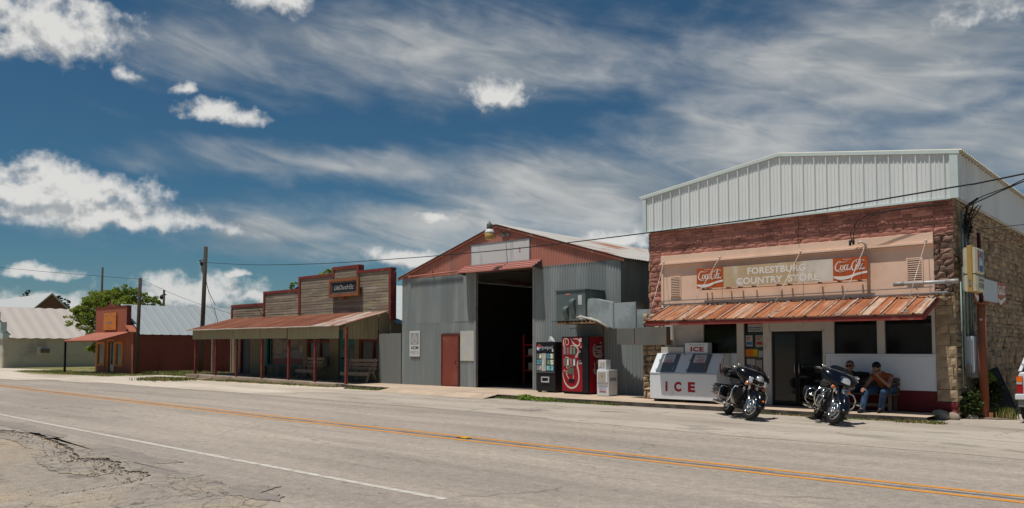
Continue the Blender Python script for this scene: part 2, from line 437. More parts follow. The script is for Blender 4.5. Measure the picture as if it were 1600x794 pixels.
# ------------------------------------------------------------------ ground
def ground_mat(name, col, col2=None, m2=(.45,.65), s2=.5, speck=.25, streak=0.0, cracks=(), stain=None, ms=(.6,.72), ss=.4, rough=.9, bump=.25, bs=60, st=(1,1,1), spots=()):
    m = bpy.data.materials.new(name); m.use_nodes = True; t = m.node_tree; Nn = t.nodes; Ll = t.links; b = Nn['Principled BSDF']
    b.inputs['Roughness'].default_value = rough; b.inputs['Specular IOR Level'].default_value = .2
    c = Nn.new('ShaderNodeTexCoord')
    def nz(s_, stc=(1,1,1), det=5, r=.6):
        mp = Nn.new('ShaderNodeMapping'); mp.inputs['Scale'].default_value = stc; Ll.new(c.outputs['Object'], mp.inputs[0])
        n = Nn.new('ShaderNodeTexNoise'); n.inputs['Scale'].default_value = s_; n.inputs['Detail'].default_value = det; n.inputs['Roughness'].default_value = r
        Ll.new(mp.outputs[0], n.inputs['Vector']); return n
    def mr(x, a, b_, lo=0., hi=1., sm=True):
        r = Nn.new('ShaderNodeMapRange'); r.inputs[1].default_value = a; r.inputs[2].default_value = b_; r.inputs[3].default_value = lo; r.inputs[4].default_value = hi
        if sm: r.interpolation_type = 'SMOOTHSTEP'
        Ll.new(x, r.inputs[0]); return r.outputs[0]
    def mx(f, a, b_, mode='MIX'):
        x = Nn.new('ShaderNodeMix'); x.data_type = 'RGBA'; x.blend_type = mode
        if isinstance(f, float): x.inputs[0].default_value = f
        else: Ll.new(f, x.inputs[0])
        for s_, k in ((a, 6), (b_, 7)):
            if isinstance(s_, tuple): x.inputs[k].default_value = (*s_, 1)
            else: Ll.new(s_, x.inputs[k])
        return x.outputs[2]
    def mt(op, a, b_):
        n = Nn.new('ShaderNodeMath'); n.operation = op
        for i, x in enumerate((a, b_)):
            if isinstance(x, (int, float)): n.inputs[i].default_value = x
            else: Ll.new(x, n.inputs[i])
        return n.outputs[0]
    k = tuple(col)
    if col2: k = mx(mr(nz(s2, st).outputs['Fac'], *m2), k, tuple(col2))
    if stain: k = mx(mt('MULTIPLY', mr(nz(ss, st, 7, .7).outputs['Fac'], *ms), .8), k, tuple(stain))
    v = mr(nz(90, (1,1,1), 3, .7).outputs['Fac'], .3, .7, 1-speck, 1+speck, False)
    v = mt('MULTIPLY', v, mr(nz(7, (1,1,1), 6, .7).outputs['Fac'], .3, .7, 1-speck*.55, 1+speck*.55, False)); v = mt('MULTIPLY', v, mr(nz(26, (1,1,1), 3, .6).outputs['Fac'], .3, .7, 1-speck*.5, 1+speck*.5, False))
    if streak: v = mt('MULTIPLY', v, mr(nz(1.5, (.06,1,1), 6, .65).outputs['Fac'], .3, .7, 1-streak, 1+streak, False))
    for (sc, lo, hi, amt, stx) in spots:
        v = mt('MULTIPLY', v, mr(nz(sc, stx, 3, .55).outputs['Fac'], lo, hi, 1., 1-amt))
    for (sc, wd, lo, hi, amt) in cracks:
        dn = nz(sc*2.2, (1,1,1), 4)
        va = Nn.new('ShaderNodeVectorMath'); va.operation = 'MULTIPLY_ADD'; Ll.new(dn.outputs['Color'], va.inputs[0]); va.inputs[1].default_value = (.55/sc,)*3; Ll.new(c.outputs['Object'], va.inputs[2])
        vo = Nn.new('ShaderNodeTexVoronoi'); vo.feature = 'DISTANCE_TO_EDGE'; vo.inputs['Scale'].default_value = sc; Ll.new(va.outputs[0], vo.inputs['Vector'])
        ln = mr(vo.outputs['Distance'], 0.0, wd, 1., 0.)
        ln = mt('MULTIPLY', ln, mr(nz(.45, (1,1,1), 4).outputs['Fac'], lo, hi))
        v = mt('MULTIPLY', v, mt('SUBTRACT', 1.0, mt('MULTIPLY', ln, amt)))
    sc_ = Nn.new('ShaderNodeVectorMath'); sc_.operation = 'SCALE'; Ll.new(k, sc_.inputs[0]) if not isinstance(k, tuple) else setattr(sc_.inputs[0], 'default_value', k)
    Ll.new(v, sc_.inputs['Scale']); Ll.new(sc_.outputs[0], b.inputs['Base Color'])
    bp = Nn.new('ShaderNodeBump'); bp.inputs['Strength'].default_value = bump; bp.inputs['Distance'].default_value = .012
    Ll.new(nz(bs, (1,1,1), 4).outputs['Fac'], bp.inputs['Height']); Ll.new(bp.outputs[0], b.inputs['Normal'])
    return m
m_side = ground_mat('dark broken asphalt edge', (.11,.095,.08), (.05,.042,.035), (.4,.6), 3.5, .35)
def yd(x):
    return .00055*(x+5)**2 if -60 < x < -5 else (0 if x >= -5 else .00055*55**2 + .0605*(-60-x))
def sheet(name, front, back, z, m, thick=0, kind='structure'):
    """ground sheet between a front and a back polyline [(x,y)] with equal counts"""
    vs = []; fs = []; n = len(front)
    for (a, b) in zip(front, back):
        for k in range(5):
            t = k/4; vs.append((a[0]+(b[0]-a[0])*t, a[1]+(b[1]-a[1])*t, z))
    for i in range(n-1):
        for k in range(4): fs.append((5*i+k, 5*(i+1)+k, 5*(i+1)+k+1, 5*i+k+1))
    mb = MB().add(vs, fs)
    if thick:
        ring = [5*i for i in range(n)]
        lo = len(mb.v)
        for i in ring: mb.v.append(mb.v[i] - V((0,0,thick)))
        for i in range(n-1): mb.f.append([lo+i, lo+i+1, 5*(i+1), 5*i]); mb.sm.append(False)
        ring2 = [5*i+4 for i in range(n)]; lo = len(mb.v)
        for i in ring2: mb.v.append(mb.v[i] - V((0,0,thick)))
        for i in range(n-1): mb.f.append([5*i+4, 5*(i+1)+4, lo+i+1, lo+i]); mb.sm.append(False)
    o_ = obj(name, mb, [m] + ([m_side] if thick else []), kind=kind)
    if thick:
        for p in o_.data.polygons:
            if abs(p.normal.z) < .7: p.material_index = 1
    return o_
def jig(x0, x1, y, step, amp, f=None):
    out = []; x = x0
    while x < x1:
        yy = y(x) if callable(y) else y
        out.append((x, yy + random.uniform(-amp, amp))); x += step*random.uniform(.6, 1.4)
    out.append((x1, y(x1) if callable(y) else y)); return out
def resample(pl, xs):
    out = []
    for x in xs:
        for a, b in zip(pl, pl[1:]):
            if a[0] <= x <= b[0]:
                t = (x-a[0])/(b[0]-a[0]+1e-9); out.append((x, a[1]+(b[1]-a[1])*t)); break
        else: out.append((x, pl[0][1] if x < pl[0][0] else pl[-1][1]))
    return out

m_dirt = ground_mat('tan dirt', (.36,.285,.205), (.285,.245,.20), (.40,.58), .45, .34, 0, (), (.13,.105,.08), (.57,.68), .7, .95, .7, 22, (.5,1,1), ((2.6,.58,.72,.35,(.5,1,1)),(9,.62,.72,.3,(1,1,1))))
m_grassdirt = ground_mat('dry field', (.20,.17,.09), (.12,.14,.045), (.4,.6), .12, .35, bump=.5, bs=12)
m_road = ground_mat('worn asphalt', (.298,.254,.213), (.355,.304,.253), (.4,.62), .30, .36, .16, ((.16,.008,.42,.58,.40),(.5,.010,.54,.66,.35)), (.20,.175,.155), (.66,.78), .5, .85, .22, 70, (.25,1,1), ((5.5,.66,.72,.35,(.6,1,1)),(13,.70,.75,.45,(.6,1,1)),(1.1,.62,.75,.13,(.2,1,1))))
m_apron = ground_mat('pale worn apron', (.405,.355,.295), (.34,.29,.24), (.42,.6), .5, .16, .10, ((.35,.012,.48,.6,.5),), (.17,.15,.13), (.67,.74), .8, .88, .25, 60, (.3,1,1), ((.9,.60,.68,.30,(.5,1,1)),(4.5,.66,.72,.3,(.4,1,1)),(1.2,.58,.70,.28,(.22,1,1)),(.35,.58,.66,.12,(.4,1,1))))
m_gravel = ground_mat('white limestone gravel', (.55,.475,.39), (.40,.34,.27), (.4,.65), .35, .25, .08, (), (.27,.22,.17), (.64,.74), .6, .95, .5, 35, (.3,1,1))
m_patch = ground_mat('dark asphalt patch', (.235,.205,.178), (.275,.24,.20), (.4,.6), 2, .25, 0, ((2.5,.02,.4,.55,.4),), None, bump=.5, bs=50)
m_broken = ground_mat('cracked old pavement', (.285,.245,.205), (.33,.275,.21), (.45,.6), 1.1, .36, 0, ((4.2,.055,.36,.55,.55),(1.6,.028,.25,.45,.55)), (.16,.14,.12), (.6,.7), .9, .9, .5, 40)
m_walk = ground_mat('old concrete walk', (.50,.385,.285), (.41,.32,.24), (.4,.62), .8, .16, .05, ((.5,.014,.5,.6,.6),), (.19,.155,.125), (.65,.73), 1.0, .9, .3, 50)
m_yellow = mat('yellow road paint', (.60,.25,.035), .7, var=.18, vs=6, col2=(.36,.26,.16), m2=(.62,.72), s2=4, bump=.2)
m_wline = mat('white road paint', (.52,.48,.42), .7, var=.15, vs=5, col2=(.34,.295,.25), m2=(.50,.66), s2=6, bump=.2)
m_tar = mat('tar seam', (.15,.145,.145), .7, var=.4, vs=3, col2=(.27,.25,.23), m2=(.5,.6), s2=2.5)

# the ground sheet: rolling only near the camera
g = MB(); n = 60
xs = [-2500,-1200,-600,-300,-150,-90] + [-60 + i*1.2 for i in range(76)] + [60,150,300,600,1200,2500]
ys = [-2500,-1000,-400,-150,-60,-25,-12,-6] + [-3+i*.5 for i in range(17)] + [5.2,6,13,25,60,150,400,1000,2500]
for x in xs:
    for y in ys:
        z = -.045
        if -30 < x < 8 and -4 < y < 5.3: z += .020*mnoise.noise(V((x*.9, y*.9, 0))) + .010*mnoise.noise(V((x*3, y*3, 1)))
        if -30 < x < -9 and 3.2 < y < 5.3: z += .034*min(1, (y-3.2)/1.0)*(.55+.6*mnoise.noise(V((x*.7, y*.7, 5))))
        g.v.append(V((x, y, z)))
for i in range(len(xs)-1):
    for j in range(len(ys)-1):
        a = i*len(ys)+j; g.f.append([a, a+len(ys), a+len(ys)+1, a+1]); g.sm.append(True)
gr = obj('ground', g, m_dirt, kind='structure')
# dry grass field behind the houses
fld = sheet('field', [(-400,23.5),(-58.3,23.5),(-51,23.5),(-44,23.5)], [(-400,400),(-58.3,400),(-51,400),(-44,400)], -.03, m_grassdirt)
fld2 = sheet('field', [(-30,46),(-4,46),(60,46)], [(-30,500),(-4,500),(300,500)], -.03, m_grassdirt)

edge = [(-18.44,5.01),(-18.1,5.2),(-17.74,5.15),(-17.09,5.27),(-16.5,5.2),(-15.68,5.11),(-15.0,5.04),(-14.28,4.9),(-13.5,4.72),(-12.83,4.57),(-12.67,4.71),(-12.47,4.8),(-11.84,4.75),(-11.5,4.6),(-11.11,4.53),(-10.78,4.67),(-10.48,4.58),(-10.1,4.30),(-9.95,3.9),(-9.82,3.3),(-9.7,2.6),(-9.55,1.6)]
fe = jig(-420, -60, lambda x: 5.0+yd(x)+.3, 12, .05) + jig(-58, -19, lambda x: 5.05+.12*sin(x)+yd(x)*.3, .6, .10) + edge + jig(-9.4, 14, lambda x: 1.5+.1*sin(2*x), .5, .1) + [(60,1.5),(260,1.5)]
fe2 = []
for a, b in zip(fe, fe[1:]):      # fine ragged edge
    fe2.append(a); d = b[0]-a[0]
    if -25 < a[0] < 5:
        for k in range(1, 5):
            t = k/5; fe2.append((a[0]+d*t, a[1]+(b[1]-a[1])*t + random.uniform(-.05,.05)))
fe2.append(fe[-1])
be = [(x, 15.9 + yd(x)) for x, y in fe2]
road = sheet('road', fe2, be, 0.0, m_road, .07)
def patch(name, pl, z, m, thick=.006):
    q = []
    for i in range(len(pl)):
        a = V((*pl[i], 0)); b = V((*pl[(i+1) % len(pl)], 0))
        for k in range(9): q.append((a.x+(b.x-a.x)*k/9 + random.uniform(-.035,.035), a.y+(b.y-a.y)*k/9 + random.uniform(-.035,.035) + .06*mnoise.noise(V((a.x+(b.x-a.x)*k/9, a.y*2, k*.3)))))
    return obj(name, MB().prism(q, (0,0,z-.002), (1,0,0), (0,1,0), (0,0,thick)), m, kind='structure')
# cracked strip along the broken edge and the crazed old surface right of it
patch('road_shoulder', [(-17.9,5.30),(-16.4,5.28),(-15.0,5.25),(-14.3,5.22),(-13.4,5.0),(-12.2,5.0),(-11.3,5.05),(-10.4,4.9),(-9.4,4.95),(-8.6,4.75),(-7.9,4.7),(-7.2,4.25),(-7.0,3.6),(-7.4,2.9),(-8.4,2.6),(-9.3,2.2),(-9.55,2.7),(-9.68,3.35),(-9.8,3.95),(-10.0,4.36),(-10.48,4.64),(-10.8,4.73),(-11.1,4.6),(-11.5,4.67),(-11.84,4.82),(-12.5,4.87),(-12.83,4.64),(-13.5,4.79),(-14.28,4.97),(-15.0,5.11),(-15.7,5.18),(-16.5,5.26)], .002, m_broken, .004)
patch('crumbled_verge', [(-18.6,4.9),(-17.6,5.05),(-16.6,5.12),(-15.6,5.0),(-14.2,4.8),(-12.95,4.48),(-12.5,4.7),(-11.8,4.66),(-11.2,4.42),(-11.0,4.1),(-11.7,3.9),(-12.8,4.0),(-13.8,4.2),(-15,4.5),(-16.5,4.7),(-18,4.55)], -.040, m_broken, .024)
patch('asphalt_patch', [(-20.88,5.67),(-19.86,5.76),(-18.49,5.66),(-17.77,5.62),(-16.41,5.57),(-15.92,5.3),(-16.25,5.17),(-17.12,5.32),(-17.74,5.25),(-18.44,5.31),(-20.5,5.3)], .003, m_patch, .005)
patch('asphalt_patch', [(-14.43,5.23),(-14.44,5.47),(-13.4,5.47),(-12.46,5.38),(-11.67,5.34),(-11.25,5.36),(-11.33,5.12),(-11.84,4.91),(-12.53,5.03),(-12.94,4.95),(-13.49,4.96)], .003, m_patch, .005)
patch('asphalt_patch', [(-11.87,4.9),(-11.19,4.92),(-10.79,4.97),(-10.15,4.88),(-9.96,5.05),(-9.85,4.74),(-10.12,4.7),(-10.9,4.72)], .003, m_patch, .005)
patch('asphalt_patch', [(-8.62,4.53),(-8.9,4.96),(-8.43,5.15),(-8.21,4.85),(-7.9,4.9),(-7.6,4.7),(-8.1,4.55)], .004, m_patch, .010)
# apron, gravel
ax = jig(-27.5, -2, lambda x: 14.05 + .18*mnoise.noise(V((x*.35,0,0)))+ (.4 if x < -12 else 0) - .03*(x+9), .5, .05) + [(5,13.5),(60,13.5),(220,13.5)]
sheet('parking_apron', ax, [(x, 23.2 if x < -13.2 or x > -4.6 else 20.4) for x, y in ax], .004, m_apron)
gx = jig(-400, -60, lambda x: 14.2+yd(x), 14, .1) + jig(-59, -24, lambda x: (14.9 + .2*mnoise.noise(V((x*.3,0,0))) if x < -26.5 else 14.9+(x+26.5)*1.7) - .5*(x < -40) - 1.2*(x < -46), .5, .10)
sheet('gravel_shoulder', gx, [(x, 24.5) for x, y in gx], .009, m_gravel)
# painted lines follow the gentle bend
def line(name, y0, wd, xa, xb, m, z, wav=.006):
    xs = [xa + (xb-xa)*k/400 for k in range(401)]
    a = [(x, y0 - wd/2 + yd(x) + random.uniform(-wav,wav)) for x in xs]; b = [(x, y0 + wd/2 + yd(x) + random.uniform(-wav,wav)) for x in xs]
    return sheet(name, a, b, z, m)
line('centre_line', 10.42, .11, -120, 40, m_yellow, .004); line('centre_line', 10.02, .11, -120, 40, m_yellow, .004)
line('tar_seam', 10.21, .09, -120, 40, m_tar, .004, .02)
line('edge_line', 6.0, .11, -120, -6.4, m_wline, .004, .005)
# raised pavement marker on the centre line
mk = thing('road_marker', (-10.42, 10.22, 0), 'small raised yellow marker between the two orange centre lines', 'road marker')
obj('base', MB().prism([(-.16,-.05),(.16,-.05),(.16,.05),(-.16,.05)], (-10.42,10.22,.006), (1,0,0), (0,1,0), (0,0,.006)), black_satin, mk)
obj('reflector', MB().prism([(-.06,0),(.06,0),(.035,.022),(-.035,.022)], (-10.42,10.27,.012), (1,0,0), (0,0,1), (0,-.1,0)), mat('marker yellow', (.7,.42,.03), .4, var=.1), mk)

# sidewalk with eroded kerb
kerb = [(-27.7,20.05),(-26.95,20.0),(-24.57,19.73),(-22.8,19.52),(-20.54,19.36),(-18.52,19.22),(-17.0,19.2),(-15.0,19.1),(-12.53,19.05),(-10.05,19.1),(-7.55,19.05),(-6.57,19.1),(-5.0,19.2)]
kx = [-27.7 + i*.12 for i in range(int(22.7/.12)+1)] + [-5.0]
kf = [(x, y + .03*mnoise.noise(V((x*1.1,5,0))) + random.uniform(-.012,.012)) for x, y in resample(kerb, kx)]
kb = [(x, 22.0 if x < -13.0 else 20.6) for x in kx]
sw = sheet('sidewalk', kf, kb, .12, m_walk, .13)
# the kerb is worn down to a ramp in front of the wide doorway
ramp = [x for x in kx if -24.2 < x < -17.9]
sheet('driveway_ramp', [(x, y-.75) for x, y in resample(kerb, ramp)], [(x, y+.02) for x, y in resample(kerb, ramp)], .0, m_walk)
o = bpy.data.objects['driveway_ramp']
for i, v_ in enumerate(o.data.vertices): v_.co.z = .008 + .1165*(i % 5)/4

# loose gravel and grass (uncountable)
def pebbles(name, fn, n, m, r=(.008,.03)):
    mb = MB()
    for k in range(n):
        x, y, z = fn(); s_ = random.uniform(*r)
        mb.ball((x, y, z+s_*.3), (s_*random.uniform(.7,1.4), s_*random.uniform(.7,1.3), s_*.7), 5, None)
    o = obj(name, mb, m, kind='stuff'); return o
m_peb = mat('pebbles', (.46,.38,.29), .9, var=.2, island=.4)
def pf():
    while True:
        x = random.triangular(-17, -3, -9); y = random.uniform(2.2, 5.1)
        if random.random() < .6: return x, y, -.04
pebbles('gravel', pf, 500, m_peb, (.003,.010))
m_crumb = mat('asphalt crumbs', (.29,.245,.20), .9, var=.3, island=.6)
def cf():
    a = random.randrange(len(edge)-3); p = edge[a]; q = edge[a+1]; t = random.random()
    return p[0]+(q[0]-p[0])*t + random.gauss(0,.08), p[1]+(q[1]-p[1])*t - abs(random.gauss(0,.22)) + .05, -.012
pebbles('asphalt_rubble', cf, 600, m_crumb, (.004,.017))
m_gra = mat('dry green grass', (.13,.17,.035), .8, var=.3, vs=.8, island=.5, col2=(.27,.22,.09), m2=(.45,.6), s2=1.2)
def blades(mb, x, y, z, h, n, spread):
    for k in range(n):
        a = random.uniform(0, 2*pi); r = spread*random.random()**.5; px = x+r*cos(a); py = y+r*sin(a); hh = h*random.uniform(.5,1.2)
        b = random.uniform(0, 2*pi); ln = hh*random.uniform(.1,.7); w_ = .006+.012*random.random(); c_ = random.uniform(0, pi)
        dx, dy = cos(c_)*w_, sin(c_)*w_
        mb.add([(px-dx,py-dy,z),(px+dx,py+dy,z),(px+dx*.6+cos(b)*ln*.4,py+dy*.6+sin(b)*ln*.4,z+hh*.6),(px-dx*.6+cos(b)*ln*.4,py-dy*.6+sin(b)*ln*.4,z+hh*.6),(px+cos(b)*ln,py+sin(b)*ln,z+hh)], [(0,1,2,3),(3,2,4)])
mb = MB()
for k in range(1500):    # kerb-side grass of the long strip by the machines and the store
    t = random.random()
    if t < .45: x = random.uniform(-18,-13); d = .10; h = .07
    elif t < .75: x = random.uniform(-9,-5.1); d = .05; h = .04
    elif t < .85: x = random.uniform(-5.6,-4.6); d = .25; h = .07
    else: x = random.uniform(-27,-24); d = .06; h = .04
    y = resample(kerb, [x])[0][1] - .06
    blades(mb, x, y + random.uniform(-d, d*.4), .0, h, 4, .05)
for k in range(240): blades(mb, random.uniform(-26.6,-24.5), random.uniform(18.9,19.5)*.4+19.6*.6, 0, .08, 4, .1)
for k in range(900): blades(mb, random.uniform(-41.5,-27.8), 19.75+random.gauss(0,.18), 0, .10, 4, .1)
for k in range(700): blades(mb, random.gauss(-40.8,.9), 18.4+random.gauss(0,.5), 0, .16, 5, .12)
obj('grass', mb, m_gra, kind='stuff')
m_gr2 = ground_mat('mown grass', (.145,.15,.045), (.22,.19,.075), (.4,.6), .6, .35, bump=.6, bs=30)
patch('lawn', [(-64,18.0),(-58,17.3),(-53,17.6),(-49.5,19.2),(-48,20.3),(-50,23.4),(-60,24.2),(-62,21)], .013, m_gr2)
patch('lawn', [(-120,21),(-75,20.4),(-64,21.6),(-60,22.5),(-60,36),(-75,45),(-120,45)], .013, m_gr2)
patch('lawn', [(-49.4,21.2),(-44.5,22.2),(-44.5,24),(-48,24.4),(-49.4,23)], .013, m_gr2)
mb = MB()
for k in range(1500):
    x = random.uniform(-64,-48); blades(mb, x, random.uniform(18.2,21), .01, .09, 4, .2)
for k in range(1200): blades(mb, random.uniform(-50.6,-45), random.uniform(21.5,24.5), .01, .22, 4, .2)
obj('grass', mb, m_gra, kind='stuff')
# ------------------------------------------------------------------ stone store
def stones(o, u, v, n, L, H, rh, rl, prot, gap=.012, jit=.01, bulge=.012, mask=None, over=0.0):
    o = V(o); u = V(u); v = V(v); n = V(n); mb = MB(); y = 0
    while y < H - .03:
        h = min(random.uniform(*rh), H-y)
        if H - y - h < .05: h = H-y
        x = -random.uniform(0, rl[0])
        while x < L:
            l = random.uniform(*rl); a = max(x, 0); b = min(x+l, L)
            if b - a > .03 and not (mask and mask((a+b)/2, y+h/2)):
                p = random.uniform(*prot); g = gap*random.uniform(.5, 1.5)
                j = lambda: random.uniform(-jit, jit)
                ya = max(0, y-random.uniform(0,over)); yb = min(H, y+h+random.uniform(0,over))
                c0 = [(a+g+j(), ya+g+j()), (b-g+j(), ya+g+j()), (b-g+j(), yb-g+j()), (a+g+j(), yb-g+j())]
                mid = ((a+b)/2, y+h/2)
                # rough face: 3x3 grid
                vs = []; 
                for jj in range(4):
                    for ii in range(4):
                        s_ = ii/3; t_ = jj/3
                        px = (c0[0][0]*(1-s_)+c0[1][0]*s_)*(1-t_) + (c0[3][0]*(1-s_)+c0[2][0]*s_)*t_
                        py = (c0[0][1]*(1-s_)+c0[1][1]*s_)*(1-t_) + (c0[3][1]*(1-s_)+c0[2][1]*s_)*t_
                        e = 0 if ii in (0,3) or jj in (0,3) else 1
                        q = p*(.55+.45*e) + e*random.uniform(0, bulge) + random.uniform(-.3,.3)*bulge
                        vs.append(o + u*px + v*py + n*q)
                fs = [(jj*4+ii, jj*4+ii+1, jj*4+ii+5, jj*4+ii+4) for jj in range(3) for ii in range(3)]
                ring = [0,1,2,3,7,11,15,14,13,12,8,4]
                k = len(vs)
                vs += [vs[i] - n*(n.dot(vs[i]-o)+.03) for i in ring]
                fs += [(ring[(i+1)%12], ring[i], k+i, k+(i+1)%12) for i in range(12)]
                mb.add(vs, fs)
            x += l
        y += h
    return mb
XL, XR, YF, YB = -13.0, -4.7, 20.6, 42.0
store = thing('store_building', (-8.85, 20.6, 0), 'two-level stone store with white ribbed metal upper storey and rusty awning', 'store')
m_redst = mat('red stained stone', (.43,.19,.145), .9, var=.25, vs=6, island=.25, col2=(.32,.14,.105), m2=(.45,.6), s2=1.1, col3=(.33,.20,.145), m3=(.60,.75), s3=2.2, bump=.7, bs=30)
m_tanst = mat('tan stone', (.34,.25,.16), .9, var=.28, vs=5, island=.24, col2=(.20,.14,.09), m2=(.5,.68), s2=1.3, bump=.7, bs=30)
m_mort = mat('dark mortar', (.10,.072,.05), .95, var=.25, bump=.5, bs=40)
m_mixst = mat('pinkish rough stone', (.225,.135,.10), .9, var=.3, vs=5, island=.35, col2=(.16,.11,.085), m2=(.45,.6), s2=3, bump=.8, bs=25)
# backing masses of the walls
core = mbm((XL+.02,XR-.02,YF+.035,YF+.4,4.38,5.2), (XL+.02,-12.52,YF+.035,YF+.4,.0,4.38),(XL-.24,XL+.02,YF+.05,YF+.4,.0,2.6), (-5.14,XR-.035,YF+.035,YF+.4,0,4.38),
           (XR-.4,XR-.035,YF+.4,YB,-.05,5.2), (XL+.02,XL+.4,YF+.4,YB,-.05,5.2), (XL+.02,XR-.035,YB,YB+.4,-.05,5.2))
obj('wall', core, m_mort, store)
obj('stone_face', stones((XL,YF+.035,4.36), (1,0,0), (0,0,1), (0,-1,0), XR-XL, .84, (.055,.11), (.16,.50), (.012,.028), .005, .006, .005, None, .012), m_redst, store, label='red stained coursed stone band over the front')
pr = stones((-5.13,YF+.035,2.95), (1,0,0), (0,0,1), (0,-1,0), .43, 1.41, (.08,.22), (.14,.44), (.02,.08), .008, .025, .035, None, .03)
obj('stone_pier', pr, m_mixst, store)
obj('stone_pier', stones((-5.13,YF+.035,.40), (1,0,0), (0,0,1), (0,-1,0), .43, 2.55, (.20,.30), (.36,.6), (.035,.05), .004, .006, .005), m_tanst, store)
obj('painted_base', stones((-5.13,YF+.035,.0), (1,0,0), (0,0,1), (0,-1,0), .43, .39, (.2,.25), (.25,.5), (.03,.05), .006, .006, .012), mat('red painted stone', (.16,.022,.022), .7, var=.25, vs=4), store)
obj('stone_pier', stones((XL-.25,YF+.035,.1), (1,0,0), (0,0,1), (0,-1,0), .71, 2.6, (.12,.26), (.16,.34), (.03,.07), .012, .018, .03), m_tanst, store)
obj('stone_pier', stones((XL,YF+.035,2.7), (1,0,0), (0,0,1), (0,-1,0), .42, 1.66, (.08,.2), (.14,.42), (.02,.06), .007, .012, .015, None, .02), m_redst, store)
obj('stone_face', stones((XR-.035,YF+.035,-.04), (0,1,0), (0,0,1), (1,0,0), 21.3, 5.24, (.08,.20), (.12,.52), (.02,.075), .013, .018, .022, None, .025), m_tanst, store, label='tan rubble stone side wall')
obj('stone_face', stones((XL+.0,YF+12,-.04), (0,-1,0), (0,0,1), (-1,0,0), 12, 5.2, (.16,.32), (.3,.7), (.0,.03), .016, .03, .03), m_tanst, store, label='tan rubble stone left wall')
# stucco panel and ledges
m_pink = mat('pink stucco', (.76,.535,.40), .85, var=.06, vs=1.5, col2=(.66,.455,.335), m2=(.5,.66), s2=1.1, col3=(.46,.32,.23), m3=(.64,.78), s3=2.0, st3=(1,1,.35), bump=.25, bs=30)
obj('stucco_panel', mbm((-12.58,-5.13,YF+.02,YF+.06,2.84,4.12),(-12.58,-5.13,YF-.02,YF+.05,4.185,4.40),(-12.6,-5.12,YF-.085,YF+.05,4.125,4.18),(-12.6,-5.12,YF-.03,YF+.05,4.08,4.12),(-12.58,-12.5,YF-.01,YF+.02,2.84,4.08)), m_pink, store, bevel=.006)
def louvre(x0, x1, z0, z1):
    fr = obj('vent', mbm((x0-.03,x0,YF-.01,YF+.03,z0-.03,z1+.03),(x1,x1+.03,YF-.01,YF+.03,z0-.03,z1+.03),(x0,x1,YF-.01,YF+.03,z1,z1+.03),(x0,x1,YF-.01,YF+.03,z0-.03,z0)), m_pink, store)
    obj('louvre_back', mbm((x0,x1,YF+.010,YF+.018,z0,z1)), mat('vent dark', (.045,.035,.03), .8, var=.2), fr)
    mb = MB(); k = 11
    for i in range(k):
        z = z0 + (i+.2)*(z1-z0)/k
        mb.box(x0,x1,YF-.022,YF+.0,z,z+.026)
    obj('slats', mb, m_pink, fr)
louvre(-12.24,-11.95,3.19,3.74); louvre(-5.71,-5.40,3.24,3.80)
# storefront
m_frame = mat('old white woodwork', (.52,.49,.45), .6, var=.08, vs=3, col2=(.40,.36,.31), m2=(.55,.7), s2=2.5)
YS = YF + .06
obj('storefront_frame', mbm((-12.55,-11.28,YS,YS+.1,.12,2.86),(-11.28,-11.22,YS-.02,YS+.1,.12,2.86),(-10.19,-9.98,YS-.03,YS+.1,.12,2.86),(-9.42,-9.25,YS-.03,YS+.1,.12,2.86),(-7.75,-7.51,YS-.03,YS+.1,1.5,2.86),
   (-6.46,-6.28,YS-.03,YS+.1,1.5,2.86),(-5.22,-5.14,YS-.03,YS+.1,1.5,2.86),(-9.25,-7.75,YS-.01,YS+.1,2.10,2.86),(-11.22,-10.19,YS,YS+.1,2.44,2.86),(-9.98,-9.42,YS,YS+.1,2.40,2.86),(-7.51,-6.46,YS,YS+.1,2.43,2.86),(-6.28,-5.22,YS,YS+.1,2.43,2.86),
   (-9.25,-9.19,YS-.03,YS+.1,.12,2.10),(-7.81,-7.75,YS-.03,YS+.1,.12,2.10)), m_frame, store, bevel=.006)
obj('knee_panel', mbm((-11.22,-10.19,YS,YS+.1,.63,1.5)), white_shade, store)
obj('knee_panel', mbm((-7.74,-5.14,YS-.02,YS+.1,.63,1.47),(-7.76,-5.13,YS-.05,YS+.1,1.47,1.505),(-7.7,-7.62,YS-.035,YS-.02,.66,1.44),(-7.62,-5.2,YS-.035,YS-.02,1.40,1.45)), white_shade, store, bevel=.004)
for q in ((-7.74,-5.135,YS-.023,YS+.1,.12,.627),(-11.22,-10.195,YS-.003,YS+.1,.12,.627),(-9.975,-9.425,YS-.003,YS+.1,.12,.98)): obj('kick_panel', mbm(q), mat('dark red paint', (.13,.012,.014), .55, var=.2, vs=3), store)
def window(x0, x1, z0, z1):
    wd = obj('window', mbm((x0,x1,YS+.045,YS+.055,z0,z1)), wglass, store)
    t = .022
    obj('window_frame', mbm((x0,x0+t,YS+.01,YS+.044,z0,z1),(x1-t,x1,YS+.01,YS+.044,z0,z1),(x0+t,x1-t,YS+.01,YS+.044,z0,z0+t),(x0+t,x1-t,YS+.01,YS+.044,z1-t,z1)), mat('window frame dark', (.06,.055,.05), .5), wd)
    return wd
window(-11.22,-10.19,1.5,2.44); window(-7.51,-6.46,1.505,2.43); window(-6.28,-5.22,1.505,2.43)
fw = window(-9.98,-9.42,.98,2.40)
